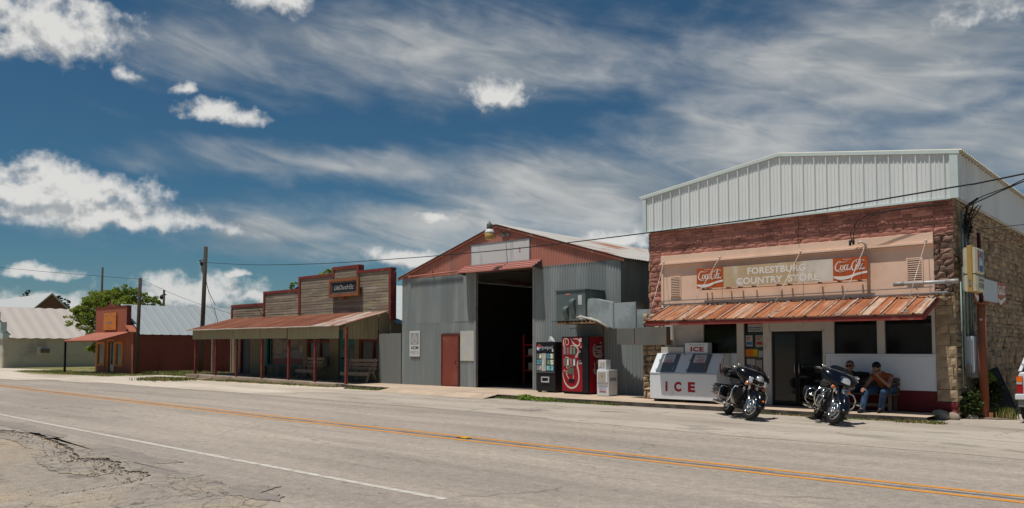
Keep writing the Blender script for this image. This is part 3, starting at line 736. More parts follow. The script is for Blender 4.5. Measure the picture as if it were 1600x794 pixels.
for (a, b, c, d, col) in ((.05,.30,1.12,1.35,(.35,.33,.31)),(.32,.50,1.02,1.32,(.28,.25,.24)),(.03,.22,1.02,1.10,(.3,.3,.32)),(.02,.24,1.42,1.62,(.55,.16,.02)),(.24,.38,1.42,1.62,(.50,.30,.01)),(.40,.53,1.40,1.58,(.32,.33,.36)),(.03,.23,1.70,2.00,(.36,.36,.36)),(.32,.53,1.68,2.0,(.30,.31,.25)),(.10,.54,2.10,2.36,(.36,.34,.31))):
    po = obj('poster', mbm((-9.98+a,-9.98+b,YS+.030,YS+.034,c,d)), mat('paper %.2f %.2f %.2f' % col, col, .8, var=.15, vs=9), fw)
for (x, z, w_, h_) in ((-9.92,1.93,.12,.022),(-9.92,1.89,.10,.022),(-9.63,1.94,.14,.022),(-9.63,1.88,.1,.022),(-9.85,2.31,.16,.022),(-9.63,2.31,.14,.022),(-9.63,1.74,.15,.08)): obj('poster_print', mbm((x, x+w_, YS+.026, YS+.029, z, z+h_)), red_letter, fw)
for q in ((-9.93,-9.77,YS+.026,YS+.029,1.74,1.82),(-9.86,-9.5,YS+.026,YS+.029,2.20,2.225),(-9.86,-9.5,YS+.026,YS+.029,2.14,2.16)): obj('poster_print', mbm(q), mat('blue print', (.03,.12,.25), .6), fw)
# double glass doors
for x0, x1, hx in ((-9.18,-8.51,-8.56),(-8.49,-7.82,-8.44)):
    dr = obj('door', mbm((x0,x0+.05,YS+.02,YS+.06,.13,2.09),(x1-.05,x1,YS+.02,YS+.06,.13,2.09),(x0+.05,x1-.05,YS+.02,YS+.06,.13,.25),(x0+.05,x1-.05,YS+.02,YS+.06,2.02,2.09)), mat('dark bronze', (.018,.016,.014), .35, .4), store)
    obj('pane', mbm((x0+.05,x1-.05,YS+.035,YS+.045,.25,2.02)), wglass, dr)
    obj('handle', MB().tube([(hx,YS+.02,.95),(hx,YS-.03,.97),(hx,YS-.03,1.25),(hx,YS+.02,1.27)], .01, 6), steel, dr)
obj('floor', mbm((XL+.4,XR-.4,YF+.16,YB,-.04,.10)), m_walk, store)
# the dim shop behind the glass
m_gl = mat('shop goods', (.34,.28,.22), .7, var=.5, vs=6, island=.5)
sh_ = mbm(*[(x,x+1.0,22.2,22.6,z,z+.04) for x in (-11.3,-7.5,-6.3) for z in (.9,1.4,1.9)])
obj('shop_shelf', sh_, mat('shop shelf', (.30,.30,.30), .6), store)
for x, y, z, r, h in [(random.choice((-11.3,-7.5,-6.3))+random.uniform(.05,.95), 22.35, random.choice((.94,1.44,1.94)), .07, random.uniform(.15,.32)) for _ in range(26)]:
    pass
gm = MB()
for x0 in (-11.3,-7.5,-6.3):
    for z in (.942,1.442,1.942):
        for k in range(6):
            if random.random() < .8: gm.box(x0+.03+k*.16,x0+.16+k*.16,22.25,22.45,z,z+random.uniform(.15,.36))
obj('shelf_goods', gm, m_gl, store)
obj('window_sign', text_mb('OPEN', (-5.9,YS+.12,1.72), (1,0,0), (0,0,1), .42, .16, .004), mat('dim yellow tube', (.35,.28,.06), .5), store) if False else None
obj('back_wall', mbm((XL+.4,XR-.4,26.0,26.1,.1,4.2)), mat('shop back wall', (.40,.37,.32), .9), store); obj('ceiling', mbm((XL+.4,XR-.4,YF+.2,26,2.95,3.0)), mat('shop ceiling', (.25,.24,.22), .9), store)
# rusty awning hung on rods
m_rust = mat('rusted awning metal', (.36,.142,.066), .85, var=.22, vs=3, spec=.2, st2=(1,.12,.12), col2=(.25,.085,.042), m2=(.42,.62), s2=4.5, col3=(.47,.35,.26), m3=(.50,.66), s3=3.2, st3=(1,.08,.1), bump=.3, bs=30)
A0 = V((-12.28,20.56,2.90)); sl_ = V((0,-1.36,-.47)); ln = sl_.length
aw = obj('awning', MB().ribbed(A0 + sl_, (1,0,0), -sl_, (0,-.33,.94), 7.26, ln, .305, .022, 'flat', jag=.02), m_rust, store)
m_redf = mat('flaking red fascia', (.25,.045,.035), .7, var=.2, vs=3, col2=(.36,.13,.09), m2=(.55,.7), s2=2, col3=(.5,.42,.33), m3=(.72,.8), s3=3)
fb = MB(); fb.box(-12.26,-5.05,19.23,19.27,2.285,2.40)
fb.prism([(0,2.285),(0,2.40),(1.28,2.84),(1.28,2.76)], (-5.06,19.272,0), (0,1,0), (0,0,1), (.04,0,0)); fb.prism([(0,2.285),(0,2.40),(1.28,2.84),(1.28,2.76)], (-12.26,19.272,0), (0,1,0), (0,0,1), (.04,0,0))
obj('fascia', fb, m_redf, aw)
se = MB()
for k in range(17):
    x = -12.22 + k*.4495
    q = random.uniform(-.01,.01)
    se.beam(A0 + sl_ + V((x+12.28+q,.01,.03)), A0 + V((x+12.28-q,-.02,.022)), .028, .012, (0,-.33,.94))
obj('seam', se, mat('pale zinc seam', (.43,.37,.31), .7, var=.3, vs=3, col2=(.30,.14,.08), m2=(.5,.6), s2=2.5), aw)
rf = MB()
for k in range(9): rf.beam((-12.0+k*.84,19.3,2.36), (-12.0+k*.84,20.56,2.79), .04, .07)
obj('rafters', rf, mat('weathered timber', (.20,.16,.12), .85, var=.3, vs=5, stretch=(1,.2,1)), aw)
for (xa, za, xb) in ((-12.44,4.20,-12.2),(-10.62,4.22,-11.04),(-8.30,4.19,-8.65),(-6.65,4.22,-6.94),(-5.27,4.20,-5.42)):
    r_ = MB().tube([(xa,YF-.08,za),(xb,19.32,2.50)], .009, 6); r_.ball((xa,YF-.07,za), .035, 8); r_.box(xb-.08,xb+.08,19.27,19.37,2.46,2.49)
    obj('tie_rod', r_, mat('pale rod', (.50,.42,.36), .5, .3), aw)
obj('conduit', MB().tube([(-12.6,YF-.03,3.05),(-9,YF-.035,3.06),(-5.15,YF-.035,3.10)], .012, 6).tube([(-12.5,YF-.06,2.94),(-5.1,YF-.06,2.94)], .02, 6), steel, store)
# metal upper storey
m_siding = mat('white metal siding', (.73,.75,.73), .45, .0, var=.04, vs=1.0, stretch=(1,1,.15), col2=(.66,.685,.67), m2=(.5,.65), s2=.8)
m_trim = mat('pale green trim', (.56,.64,.61), .45, var=.05)
MX0, MX1, MY, ME, MP = -13.1, -4.58, 20.49, 6.24, 6.86
mc = (MX0+MX1)/2; hw = (MX1-MX0)/2
gz = lambda a: ME + (MP-ME)*(1-abs(a-hw)/hw) - 5.17
obj('siding', MB().ribbed((MX0,MY,5.17), (1,0,0), (0,0,1), (0,-1,0), MX1-MX0, 1, .305, .042, 'flat', top=gz), m_siding, store, label='white ribbed gable front')
obj('siding', MB().ribbed((MX1,MY,5.17), (0,1,0), (0,0,1), (1,0,0), 21.9, 1.06, .305, .042, 'flat'), m_siding, store, label='white ribbed side')
obj('siding', MB().ribbed((MX0,MY+21.9,5.17), (0,-1,0), (0,0,1), (-1,0,0), 21.9, 1.06, .305, .042, 'flat'), m_siding, store)
obj('parapet_core', mbm((MX0+.04,MX1-.04,MY+.04,MY+.1,5.17,6.2),(MX1-.1,MX1-.04,MY+.1,42.3,5.17,6.2),(MX0+.04,MX0+.1,MY+.1,42.3,5.17,6.2),(MX0+.1,MX1-.1,42.25,42.3,5.17,6.2)), m_siding, store)
tr = mbm((MX0-.02,MX0+.10,MY-.045,MY+.05,5.14,6.26),(MX1-.13,MX1+.045,MY-.045,MY-.005,5.14,6.26),(MX1+.005,MX1+.045,MY-.005,MY+.13,5.14,6.26),(MX0+.1,MX1-.13,MY-.04,MY-.002,5.13,5.17))
for s_ in (-1, 1):
    tr.prism([(0,MP+.02),(0,MP-.06),(hw+.08,ME-.075),(hw+.08,ME+.01)], (mc,MY-.055,0), (s_,0,0), (0,0,1), (0,.05,0))
obj('trim', tr, m_trim, store)
rr = MB()
for s_ in (-1, 1):
    d = V((-s_*(hw+.14), 0, MP-ME+.02))
    rr.ribbed((mc + s_*(hw+.14), MY-.055, ME-.005), (0,1,0), d, (s_*.14,0,1), 22.1, d.length, .19, .028, 'trap')
obj('roof', rr, mat('cream roof sheet', (.52,.48,.38), .5, var=.06), store)

# ---- signs on and by the store
RED = mat('faded red enamel', (.42,.085,.020), .45, var=.08, vs=3)
bs = (-11.24, 20.30, 3.35)
sg = thing('store_sign', (-8.9,20.35,3.35), 'long rust-stained white board with two red script panels above the awning', 'sign')
obj('board', mbm((-10.42,-7.39,20.335,20.365,3.35,3.915)), mat('stained sign board', (.50,.37,.22), .6, var=.15, vs=1.3, col2=(.60,.54,.46), m2=(.46,.58), s2=1.15, st2=(1,1,.5)), sg)
for x0, x1 in ((-11.24,-10.42),(-7.39,-6.55)):
    p = obj('red_panel', mbm((x0,x1,20.325,20.365,3.35,3.915)), RED, sg)
    w_ = x1-x0
    s1 = stroke_mb(SCRIPT, (x0+.05,20.325,3.57), (1,0,0), (0,0,1), w_*.88, .27, .017, .003)
    s1.join(stroke_mb([[(0,.30,1.2),(.2,.16,2.6),(.45,.22,2.2),(.7,.48,1.6),(1,.66,1.6)]], (x0+.01,20.325,3.37), (1,0,0), (0,0,1), w_-.02, .25, .034, .004))
    s1.join(text_mb('Enjoy', (x0+.25,20.325,3.855), (1,0,0), (0,0,1), .2, .032, .004))
    obj('script_lettering', s1, white_letter, p)
lt = text_mb('FORESTBURG', (-9.70,20.335,3.655), (1,0,0), (0,0,1), 1.60, .185, .003, bold=.03, spacing=1.06)
lt.join(text_mb('COUNTRY  STORE', (-10.02,20.335,3.39), (1,0,0), (0,0,1), 2.26, .185, .003, bold=.03, spacing=1.06))
obj('lettering', lt, white_letter, sg)
br = MB()
for x in (-11.1,-10.95,-10.35,-10.0,-9.6,-8.9,-8.6,-7.8,-7.3,-6.8): br.box(x,x+.045,20.366,20.59,3.315,3.35)
br.box(-11.2,-6.6,20.38,20.41,3.30,3.314)
obj('bracket', br, mat('rusty bracket', (.26,.17,.12), .8, var=.3), sg)
tl = thing('tube_light', (-5.2,20.3,3.18), 'long grey tube light fixture sticking out beside the right vent', 'light fixture')
obj('housing', MB().cyl((-5.89,20.3,3.185),(-4.6,20.32,3.19), .042, n=10), mat('grey painted tube', (.42,.42,.41), .45, .2, var=.1, vs=4), tl)
for a_, b_ in (((-5.95,20.3,3.185),(-5.72,20.302,3.186)),((-4.82,20.318,3.189),(-4.55,20.322,3.19))): obj('end_cap', MB().cyl(a_, b_, .055, n=10), mat('weathered aluminium', (.33,.31,.29), .6, .3, var=.2), tl)
obj('bracket', MB().tube([(-5.5,20.3,3.15),(-5.5,20.58,3.05)], .015, 6).tube([(-4.8,20.3,3.15),(-4.8,20.6,3.05)], .015, 6), steel, tl)
fl = tag(obj('flashing', mbm((-5.12,-4.78,20.25,20.55,2.93,2.96)), mat('zinc', (.42,.45,.48), .4, .5), bevel=.004), 'small folded grey metal sheet lying at the awning\'s right top edge', 'flashing')
# weatherhead with wires on the wall
wh = thing('weatherhead', (-6.75,20.5,3.1), 'white conduit mast with curved cap and black wires over the right red sign panel', 'service mast')
obj('pipe', MB().tube([(-6.62,20.56,3.0),(-6.62,20.54,4.1),(-6.64,20.48,4.24),(-6.72,20.42,4.30),(-6.80,20.40,4.26)], .024, 8), mat('pale rod', (.6,.52,.46)), wh)
obj('insulators', MB().cyl((-6.98,20.4,4.22),(-6.98,20.4,4.36), .03).cyl((-6.90,20.4,4.24),(-6.90,20.4,4.38), .03), black_satin, wh)
blk = mat('black cable', (.012,.012,.012), .6, var=.1)
def sag(a, b, d, n=16):
    a = V(a); b = V(b); return [a.lerp(b, i/n) - V((0,0,4*d*(i/n)*(1-i/n))) for i in range(n+1)]
w1 = MB().tube(catmull([(0,0),(1,1)],2), .001, 3) if False else MB()
w1.tube([(-6.94,20.4,4.3),(-6.96,20.38,4.55),(-6.8,20.36,4.80),(-6.5,20.35,4.95),(-6.0,20.38,5.0),(-5.4,20.42,5.02),(-4.75,20.45,5.06)], .010, 6)
w1.tube([(-6.9,20.4,4.3),(-6.88,20.38,4.55),(-6.7,20.36,4.78),(-6.4,20.35,4.92),(-6.0,20.38,4.98),(-5.4,20.42,5.0),(-4.75,20.46,5.02)], .008, 6)
tag(obj('wire', w1, blk, base=(-5.8,20.4,4.9)), 'black wires looping along the red stone band to the curved mast', 'wire')
cr = tag(obj('wire', MB().tube([(-8.36,20.54,5.14),(-8.33,20.54,4.9),(-8.37,20.54,4.7),(-8.36,20.55,4.42)], .008, 5), blk, base=(-8.36,20.54,4.5)), 'thin dark wire hanging down the red stone band', 'wire')
# electric gear on the side wall
grn = mat('grey green conduit', (.20,.26,.24), .5, .2, var=.15)
cd = thing('electrical_service', (-4.66,21.5,0), 'grey breaker boxes with conduits on the stone side wall', 'electrical box')
for y, z0, z1, r in ((20.92,1.2,4.9,.024),(21.2,1.9,4.75,.028),(21.52,1.9,4.6,.028),(21.75,1.9,3.2,.022)):
    obj('conduit', MB().tube([(-4.59,y,z0),(-4.59,y,z1)], r, 8), grn, cd)
obj('conduit', MB().tube([(-4.60,20.72,3.2),(-4.60,20.72,.75),(-4.60,20.85,.72),(-4.60,21.15,.73),(-4.60,21.2,.95)], .016, 6), grn, cd)
bxm = mat('grey box enamel', (.46,.50,.53), .5, .1, var=.06)
for y0, y1, z0, z1, dx in ((21.12,21.42,1.06,1.93,.16),(21.44,21.98,.94,1.91,.20)):
    b_ = obj('breaker_box', mbm((-4.63,-4.63+dx,y0,y1,z0,z1)), bxm, cd, bevel=.008); obj('lid', mbm((-4.63+dx+.002,-4.63+dx+.02,y0+.02,y1-.02,z0+.03,z1-.03)), bxm, b_, bevel=.004)
obj('meter', mbm((-4.63,-4.5,20.98,21.10,.98,1.25)), mat('brown box', (.17,.14,.12), .6), cd, bevel=.01)
wb = MB()
for k in range(9):
    a0 = random.uniform(0,6); R = random.uniform(.10,.24); c = V((-4.5+random.uniform(-.05,.08), 20.95+random.uniform(-.1,.2), 4.55+random.uniform(-.12,.1)))
    wb.tube([c + V((.03*cos(3*t), R*.6*cos(t+a0), R*sin(t+a0))) for t in [i*.4 for i in range(14)]], .011, 5)
for k in range(5):
    wb.tube(sag((-4.5,20.9,4.6+random.uniform(-.2,.2)), (-4.35+.05*k,20.75,4.95+random.uniform(-.06,.06)), random.uniform(.0,.1), 6), .014, 5)
wb.tube([(-4.5,20.9,4.7),(-4.40,20.65,4.95),(-4.1,20.2,5.02)], .03, 6)
tag(obj('wire_bundle', wb, blk, base=(-4.5,20.9,4.6)), 'tangle of black cables hanging at the top corner of the stone wall', 'wire')
ws_ = [ [(-4.45,20.47,4.87),(-4.02,19.96,4.92),(-3.47,19.31,4.98),(-2.97,18.72,5.02),(-.5,15.8,5.4),(3,11.5,6.2)], [(-4.3,20.3,4.95),(-3.9,19.8,5.0),(-3.3,19.1,5.01),(-.5,15.8,5.43),(3,11.5,6.3)] ]
tag(obj('wire', MB().tube(ws_[0], .014, 5).tube(ws_[1], .011, 5), blk, base=(-4.4,20.4,4.9)), 'black service cable rising right from the store\'s top corner', 'wire')
tag(obj('wire', MB().tube([(-4.62,22.5,4.62),(-3.47,21.71,4.54),(2,17.9,4.6)], .007, 4), blk, base=(-4.6,22.5,4.6)), 'thin dark wire leaving the side wall below the white siding', 'wire')
tag(obj('wire', MB().tube([(-4.3,21.3,4.16),(-3.43,20.9,4.09),(2,18.4,4.0)], .008, 4), mat('rust brown wire', (.12,.045,.03), .8), base=(-4.3,21.3,4.1)), 'thin rust brown wire tied to the sign pole top', 'wire')
# sign pole
m_rp = mat('rusty steel pipe', (.30,.10,.05), .85, var=.3, vs=5, stretch=(1,1,.3), col2=(.33,.15,.09), m2=(.5,.65), s2=3, col3=(.40,.22,.18), m3=(.66,.75), s3=2, bump=.3, bs=30)
PX, PY = -4.30, 21.30
sp_ = thing('sign_pole', (PX,PY,0), 'rusty steel pole on a concrete pad at the store corner', 'pole')
obj('lower_pipe', MB().cyl((PX,PY,.03),(PX-.015,PY,2.70), .105, .085, 14), m_rp, sp_)
obj('upper_pipe', MB().cyl((PX-.01,PY,2.72),(PX-.02,PY,4.38), .045, n=10), mat('dark red pipe', (.07,.022,.018), .7, var=.2), sp_)
obj('flange', MB().cyl((PX,PY,2.68),(PX,PY,2.73), .17, n=16), m_rp, sp_)
obj('pad', MB().prism([(-.42,-.2),(-.1,-.34),(.3,-.3),(.5,-.05),(.36,.25),(-.2,.3)], (PX,PY,-.04), (1,0,0), (0,1,0), (0,0,.075)), mat('rough concrete', (.20,.16,.12), .95, var=.3, bump=.6, bs=20), sp_)
obj('base_bracket', mbm((PX-.20,PX-.11,PY-.12,PY-.05,.03,.16),(PX+.11,PX+.19,PY-.12,PY-.04,.03,.15)), m_rp, sp_)
obj('bolt', MB().cyl((PX,PY-.10,2.32),(PX,PY-.115,2.32), .03), steel, sp_)
# light box sign
ls = thing('lightbox_sign', (-4.345,20.8,2.93), 'faded cream and yellow lightbox sign with cola globe on the rusty pole', 'sign')
m_ycase = mat('ochre enamel', (.40,.25,.075), .5, var=.1, vs=3); m_cream = mat('yellowed plastic', (.52,.47,.34), .4, var=.06, col2=(.45,.38,.25), m2=(.5,.65), s2=3)
obj('case', mbm((-4.395,-4.295,20.42,21.2,2.93,4.0)), m_ycase, ls, bevel=.012)
for s_ in (-1, 1):
    for z0, z1 in ((3.36,3.96),(2.95,3.33)):
        fx = -4.345 + s_*.052
        rgs = []
        for t, ins in ((0,0),(.055,.0),(.095,.045)):
            x = fx + s_*t; rgs.append([V((x,20.45+ins,z0+ins)),V((x,21.19-ins,z0+ins)),V((x,21.19-ins,z1-ins)),V((x,20.45+ins,z1-ins))])
        obj('face', MB().loft(rgs if s_ > 0 else [r[::-1] for r in rgs], True, False), m_cream, ls)
fx = -4.345+.052+.095
def decal(y0, y1, z0, z1, m, lay=1): return obj('graphic', mbm((fx+.0006, fx+.0012+.0012*lay, y0, y1, z0, z1)), m, ls)
decal(20.56,21.10,3.42,3.90, mat('faded lilac', (.42,.36,.42), .4)); decal(20.56,20.64,3.42,3.90, mat('faded crimson', (.30,.05,.08), .4), 2); decal(20.98,21.10,3.42,3.90, mat('teal ink', (.04,.28,.32), .4), 2)
gl = MB()
obj('graphic', MB().prism([(.16*cos(a), .11+.16*sin(a)*.9) for a in [i*pi/10 for i in range(11)]], (fx+.001,20.83,3.63), (0,1,0), (0,0,1), (.004,0,0)), mat('sign red', (.35,.05,.05), .4), ls)
obj('graphic', MB().prism([(.13*cos(a), -.11+.16*sin(a)) for a in [pi+i*pi/10 for i in range(11)]], (fx+.001,20.83,3.66), (0,1,0), (0,0,1), (.004,0,0)), mat('sign navy', (.03,.035,.10), .4), ls)
obj('graphic', mbm((fx+.001,fx+.005,20.70,20.96,3.57,3.66)), mat('sign pale', (.6,.58,.55), .4), ls)
obj('lettering', text_mb('COUNTRY', (fx,20.60,3.19), (0,1,0), (0,0,1), .5, .055, .003).join(text_mb('STORE', (fx,20.62,3.03), (0,1,0), (0,0,1), .46, .12, .003)), mat('worn brown lettering', (.13,.11,.09), .6), ls)
obj('fitting', mbm((-4.37,-4.33,20.405,20.42,3.20,3.23),(-4.37,-4.32,20.408,20.42,3.08,3.17)), steel, ls)
# long flat sign on the side wall
X4 = -4.60
w4 = thing('wall_sign', (X4,24,2.9), 'white metal wall sign with red script ends on the stone side wall', 'sign')
obj('board', mbm((X4,X4+.03,22.9,24.55,2.86,3.42)), mat('white sign metal', (.52,.54,.55), .5, var=.05), w4)
for y0, y1 in ((24.55,25.55),(21.9,22.9)):
    p = obj('red_panel', mbm((X4,X4+.034,y0,y1,2.86,3.42)), RED, w4)
    s1 = stroke_mb(SCRIPT, (X4+.034,y0+.06,3.10), (0,1,0), (0,0,1), .84, .24, .036, .004)
    s1.join(stroke_mb([[(0,.45,1.2),(.3,.02,3.2),(.6,.3,2.6),(1,.72,1.6)]], (X4+.034,y0,2.88), (0,1,0), (0,0,1), 1, .22, .036, .004))
    obj('script_lettering', s1, white_letter, p)
# ------------------------------------------------------------------ corrugated warehouse
m_galv = mat('weathered galvanised sheet', (.205,.228,.224), .6, .0, var=.10, vs=1.2, spec=.3, island=.10, stretch=(1,1,.12), col2=(.26,.28,.27), m2=(.45,.65), s2=1.6, col3=(.25,.185,.13), m3=(.62,.80), s3=1.2, st3=(1,1,.3))
m_redsh = mat('faded red sheet', (.42,.165,.12), .7, .0, var=.16, vs=2, stretch=(1,1,.15), col2=(.28,.15,.125), m2=(.55,.72), s2=2.2)
m_roofr = mat('rust stained roof sheet', (.44,.42,.39), .6, .0, var=.15, vs=2, col2=(.30,.13,.075), m2=(.52,.68), s2=1.1, stretch=(1,.3,1))
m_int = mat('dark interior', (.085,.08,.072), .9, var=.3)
WX0, WX1, WY, WB = -26.2, -15.0, 22.0, 44.0
WM = (WX0+WX1)/2; WE, WP = 4.68, 6.34
wh_ = thing('feed_warehouse', (WM,WY,0), 'grey corrugated warehouse with red gable and tall dark doorway', 'warehouse')
OX0, OX1, OZ = -21.82, -18.78, 4.62
gab = lambda x0: (lambda a: WP - (WP-WE)*abs(x0+a-WM)/(WM-WX0))
def sheets(x0, x1, mb):
    x = x0; k = 0
    while x < x1 - .02:
        w_ = min(.805, x1-x)
        if x1-x-w_ < .2: w_ = x1-x
        zs = random.uniform(2.2,2.7)
        mb.ribbed((x,WY-.003*(k % 2)-random.uniform(0,.004),.08+random.uniform(-.03,.02)), (1,0,0), (0,random.uniform(-.002,.002),1), (0,-1,0), w_+.02, zs, .115, .020, jag=.012)
        mb.ribbed((x,WY-.006-.003*(k % 2),.08+zs-.06), (1,0,0), (0,random.uniform(-.002,.002),1), (0,-1,0), w_+.02, 4.55-zs+.06, .115, .020, jag=.008)
        x += w_; k += 1
    return mb
obj('wall', sheets(WX0, OX0, MB()), m_galv, wh_)
obj('wall', sheets(OX1, WX1, MB()), m_galv, wh_)
obj('gable', MB().ribbed((WX0,WY-.012,0), (1,0,0), (0,0,1), (0,-1,0), WX1-WX0, 0, .115, .020, bot=lambda a: 4.60, top=lambda a: gab(WX0)(a)-.02), m_redsh, wh_)
obj('wall', MB().ribbed((WX1,WY,0), (0,1,0), (0,0,1), (1,0,0), WB-WY, WE-.03, .115, .020), m_galv, wh_, label='shaded right side wall')
obj('wall', MB().ribbed((WX0,WB,0), (0,-1,0), (0,0,1), (-1,0,0), WB-WY, WE-.03, .115, .020), m_galv, wh_)
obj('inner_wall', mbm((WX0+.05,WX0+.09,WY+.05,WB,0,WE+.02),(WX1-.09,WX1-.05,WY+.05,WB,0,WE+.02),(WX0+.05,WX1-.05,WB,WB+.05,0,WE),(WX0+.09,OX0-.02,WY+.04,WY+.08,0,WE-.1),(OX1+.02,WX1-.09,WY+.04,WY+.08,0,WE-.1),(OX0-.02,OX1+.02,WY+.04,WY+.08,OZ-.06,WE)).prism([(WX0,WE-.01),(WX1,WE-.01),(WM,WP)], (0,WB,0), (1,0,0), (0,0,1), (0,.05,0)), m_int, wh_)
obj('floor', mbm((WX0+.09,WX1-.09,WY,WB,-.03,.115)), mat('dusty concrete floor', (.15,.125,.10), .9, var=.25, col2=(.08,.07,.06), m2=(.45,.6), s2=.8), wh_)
rr = MB()
for s_ in (-1, 1):
    hw2 = (WX1-WX0)/2+.22; d = V((-s_*hw2,0,(WP-WE)*hw2/(WM-WX0)))
    rr.ribbed((WM+s_*hw2, WY-.12, WP+.04-d.z), (0,1,0), d, (s_*.3,0,1), WB-WY+.4, d.length, .115, .020)
obj('roof', rr, m_roofr, wh_)
rk = MB()
for s_, x_ in ((-1, 0), (1, 0)):
    hw2 = (WX1-WX0)/2+.2
    rk.prism([(0,WP+.02),(0,WP-.09),(hw2,WP-.09-(WP-WE)*hw2/(WM-WX0)),(hw2,WP+.02-(WP-WE)*hw2/(WM-WX0))], (WM,WY-.10,0), (s_,0,0), (0,0,1), (0,.04,0))
obj('rake_board', rk, mat('old red trim', (.22,.075,.05), .8, var=.25, col2=(.35,.30,.26), m2=(.6,.75), s2=3), wh_)
obj('door_frame', mbm((OX0-.02,OX0+.06,WY-.03,WY+.1,.11,OZ),(OX1-.06,OX1+.02,WY-.03,WY+.1,.11,OZ)), mat('dull metal edge', (.27,.27,.26), .6, .2, var=.2, col2=(.22,.16,.12), m2=(.55,.7)), wh_)
obj('door_rail', MB().tube([(WX0+.5,WY-.10,4.66),(-22.5,WY-.10,4.71)], .035, 6).box(-24.28,-24.2,WY-.14,WY-.02,4.66,4.80).box(WX0+.55,WX0+.65,WY-.13,WY-.02,4.62,4.72), m_redsh, wh_)
# small metal hood over the doorway: three long folds of red sheet
hd = MB(); zz = 4.88; yy = WY-.04
d = V((0,-.52,-.30))
hd.ribbed(V((-22.35,WY-.04,4.86)), d, (1,0,0), (0,-.5,.86), d.length, 3.95, .17, .035, 'trap')
obj('door_hood', hd, mat('pinkish red sheet', (.44,.19,.155), .55, .1, var=.1, vs=2, stretch=(.2,1,1), col2=(.36,.13,.10), m2=(.5,.65), s2=1.5), wh_)
obj('hood_bracket', MB().prism([(0,4.50),(0,4.86),(-.5,4.58)], (-18.42,WY-.03,0), (0,1,0), (0,0,1), (.03,0,0)).prism([(0,4.50),(0,4.86),(-.5,4.58)], (-22.34,WY-.03,0), (0,1,0), (0,0,1), (.03,0,0)), m_int, wh_)
sd = obj('side_door', mbm((-23.62,-22.74,WY-.055,WY-.02,.16,2.16)), mat('brick red door paint', (.205,.05,.034), .55, var=.1, vs=2, col2=(.25,.075,.05), m2=(.5,.7), s2=1.2), wh_)
obj('frame', mbm((-23.70,-23.625,WY-.07,WY-.015,.13,2.23),(-22.735,-22.67,WY-.07,WY-.015,.13,2.23),(-23.625,-22.735,WY-.07,WY-.015,2.165,2.24),(-23.625,-22.735,WY-.065,WY-.015,.12,.155)), mat('dark red frame', (.12,.03,.025), .6, var=.15), sd)
obj('handle', MB().tube([(-22.84,WY-.06,1.14),(-22.84,WY-.10,1.14),(-22.84,WY-.10,1.02),(-22.84,WY-.06,1.02)], .012, 6), black_satin, sd)
obj('panel_sheet', mbm((-22.62,-21.86,WY-.028,WY-.016,1.15,2.33)), mat('bleached plywood sheet', (.47,.46,.43), .6, var=.08, vs=3, col2=(.52,.47,.33), m2=(.52,.68), s2=2.2), wh_, label='bleached blank sheet between the red door and the doorway')
# tag plates as signs
m_blank = mat('unpainted sign sheet', (.60,.60,.58), .5, .1, var=.06, vs=2, stretch=(1,1,.2), col2=(.48,.49,.48), m2=(.55,.65), s2=2.5)
bl = thing('blank_sign', (-20.46,WY-.05,4.9), 'blank weathered grey sign board on the red gable', 'sign')
obj('board', mbm((-21.97,-18.97,WY-.065,WY-.03,4.90,5.66)), m_blank, bl)
obj('frame', mbm((-22.0,-18.94,WY-.08,WY-.02,5.661,5.69),(-22.0,-18.94,WY-.075,WY-.02,4.87,4.899),(-22.0,-21.971,WY-.07,WY-.02,4.9,5.66),(-18.969,-18.94,WY-.07,WY-.02,4.9,5.66)), steel, bl)
obj('mark', mbm((-19.46,-19.40,WY-.070,WY-.066,5.20,5.40)), mat('pale red mark', (.5,.2,.17), .6), bl)
ad = thing('feed_sign', (-25.34,WY-.04,1.3), 'white feed sign with grey leaf emblem near the warehouse\'s left corner', 'sign')
obj('board', mbm((-25.66,-25.02,WY-.05,WY-.015,1.30,2.37)), mat('sign white', (.56,.56,.54), .5, var=.05), ad)
g1 = mat('sign grey', (.27,.27,.26), .55)
yb = WY-.05
obj('emblem', mbm((-25.60,-25.08,yb-.003,yb,1.80,2.29)), g1, ad)
obj('emblem', stroke_mb([[(.5,.95,.5),(.30,.62,.9),(.20,.38,1),(.32,.14,1),(.5,.06,.9)],[(.5,.95,.5),(.70,.62,.9),(.80,.38,1),(.68,.14,1),(.5,.06,.9)],[(.5,.70,.5),(.42,.5,.8),(.36,.34,.8),(.42,.2,.8)],[(.5,.70,.5),(.58,.5,.8),(.64,.34,.8),(.58,.2,.8)]], (-25.60,yb-.003,1.80), (1,0,0), (0,0,1), .52, .49, .032, .003), mat('sign white', (.56,.56,.54)), ad)
obj('lettering', text_mb('ADM', (-25.58,yb,1.60), (1,0,0), (0,0,1), .48, .14, .003, bold=.03), mat('sign dark', (.09,.09,.09), .55), ad)
obj('lettering', text_mb('FEEDS', (-25.59,yb,1.40), (1,0,0), (0,0,1), .50, .13, .003), g1, ad)
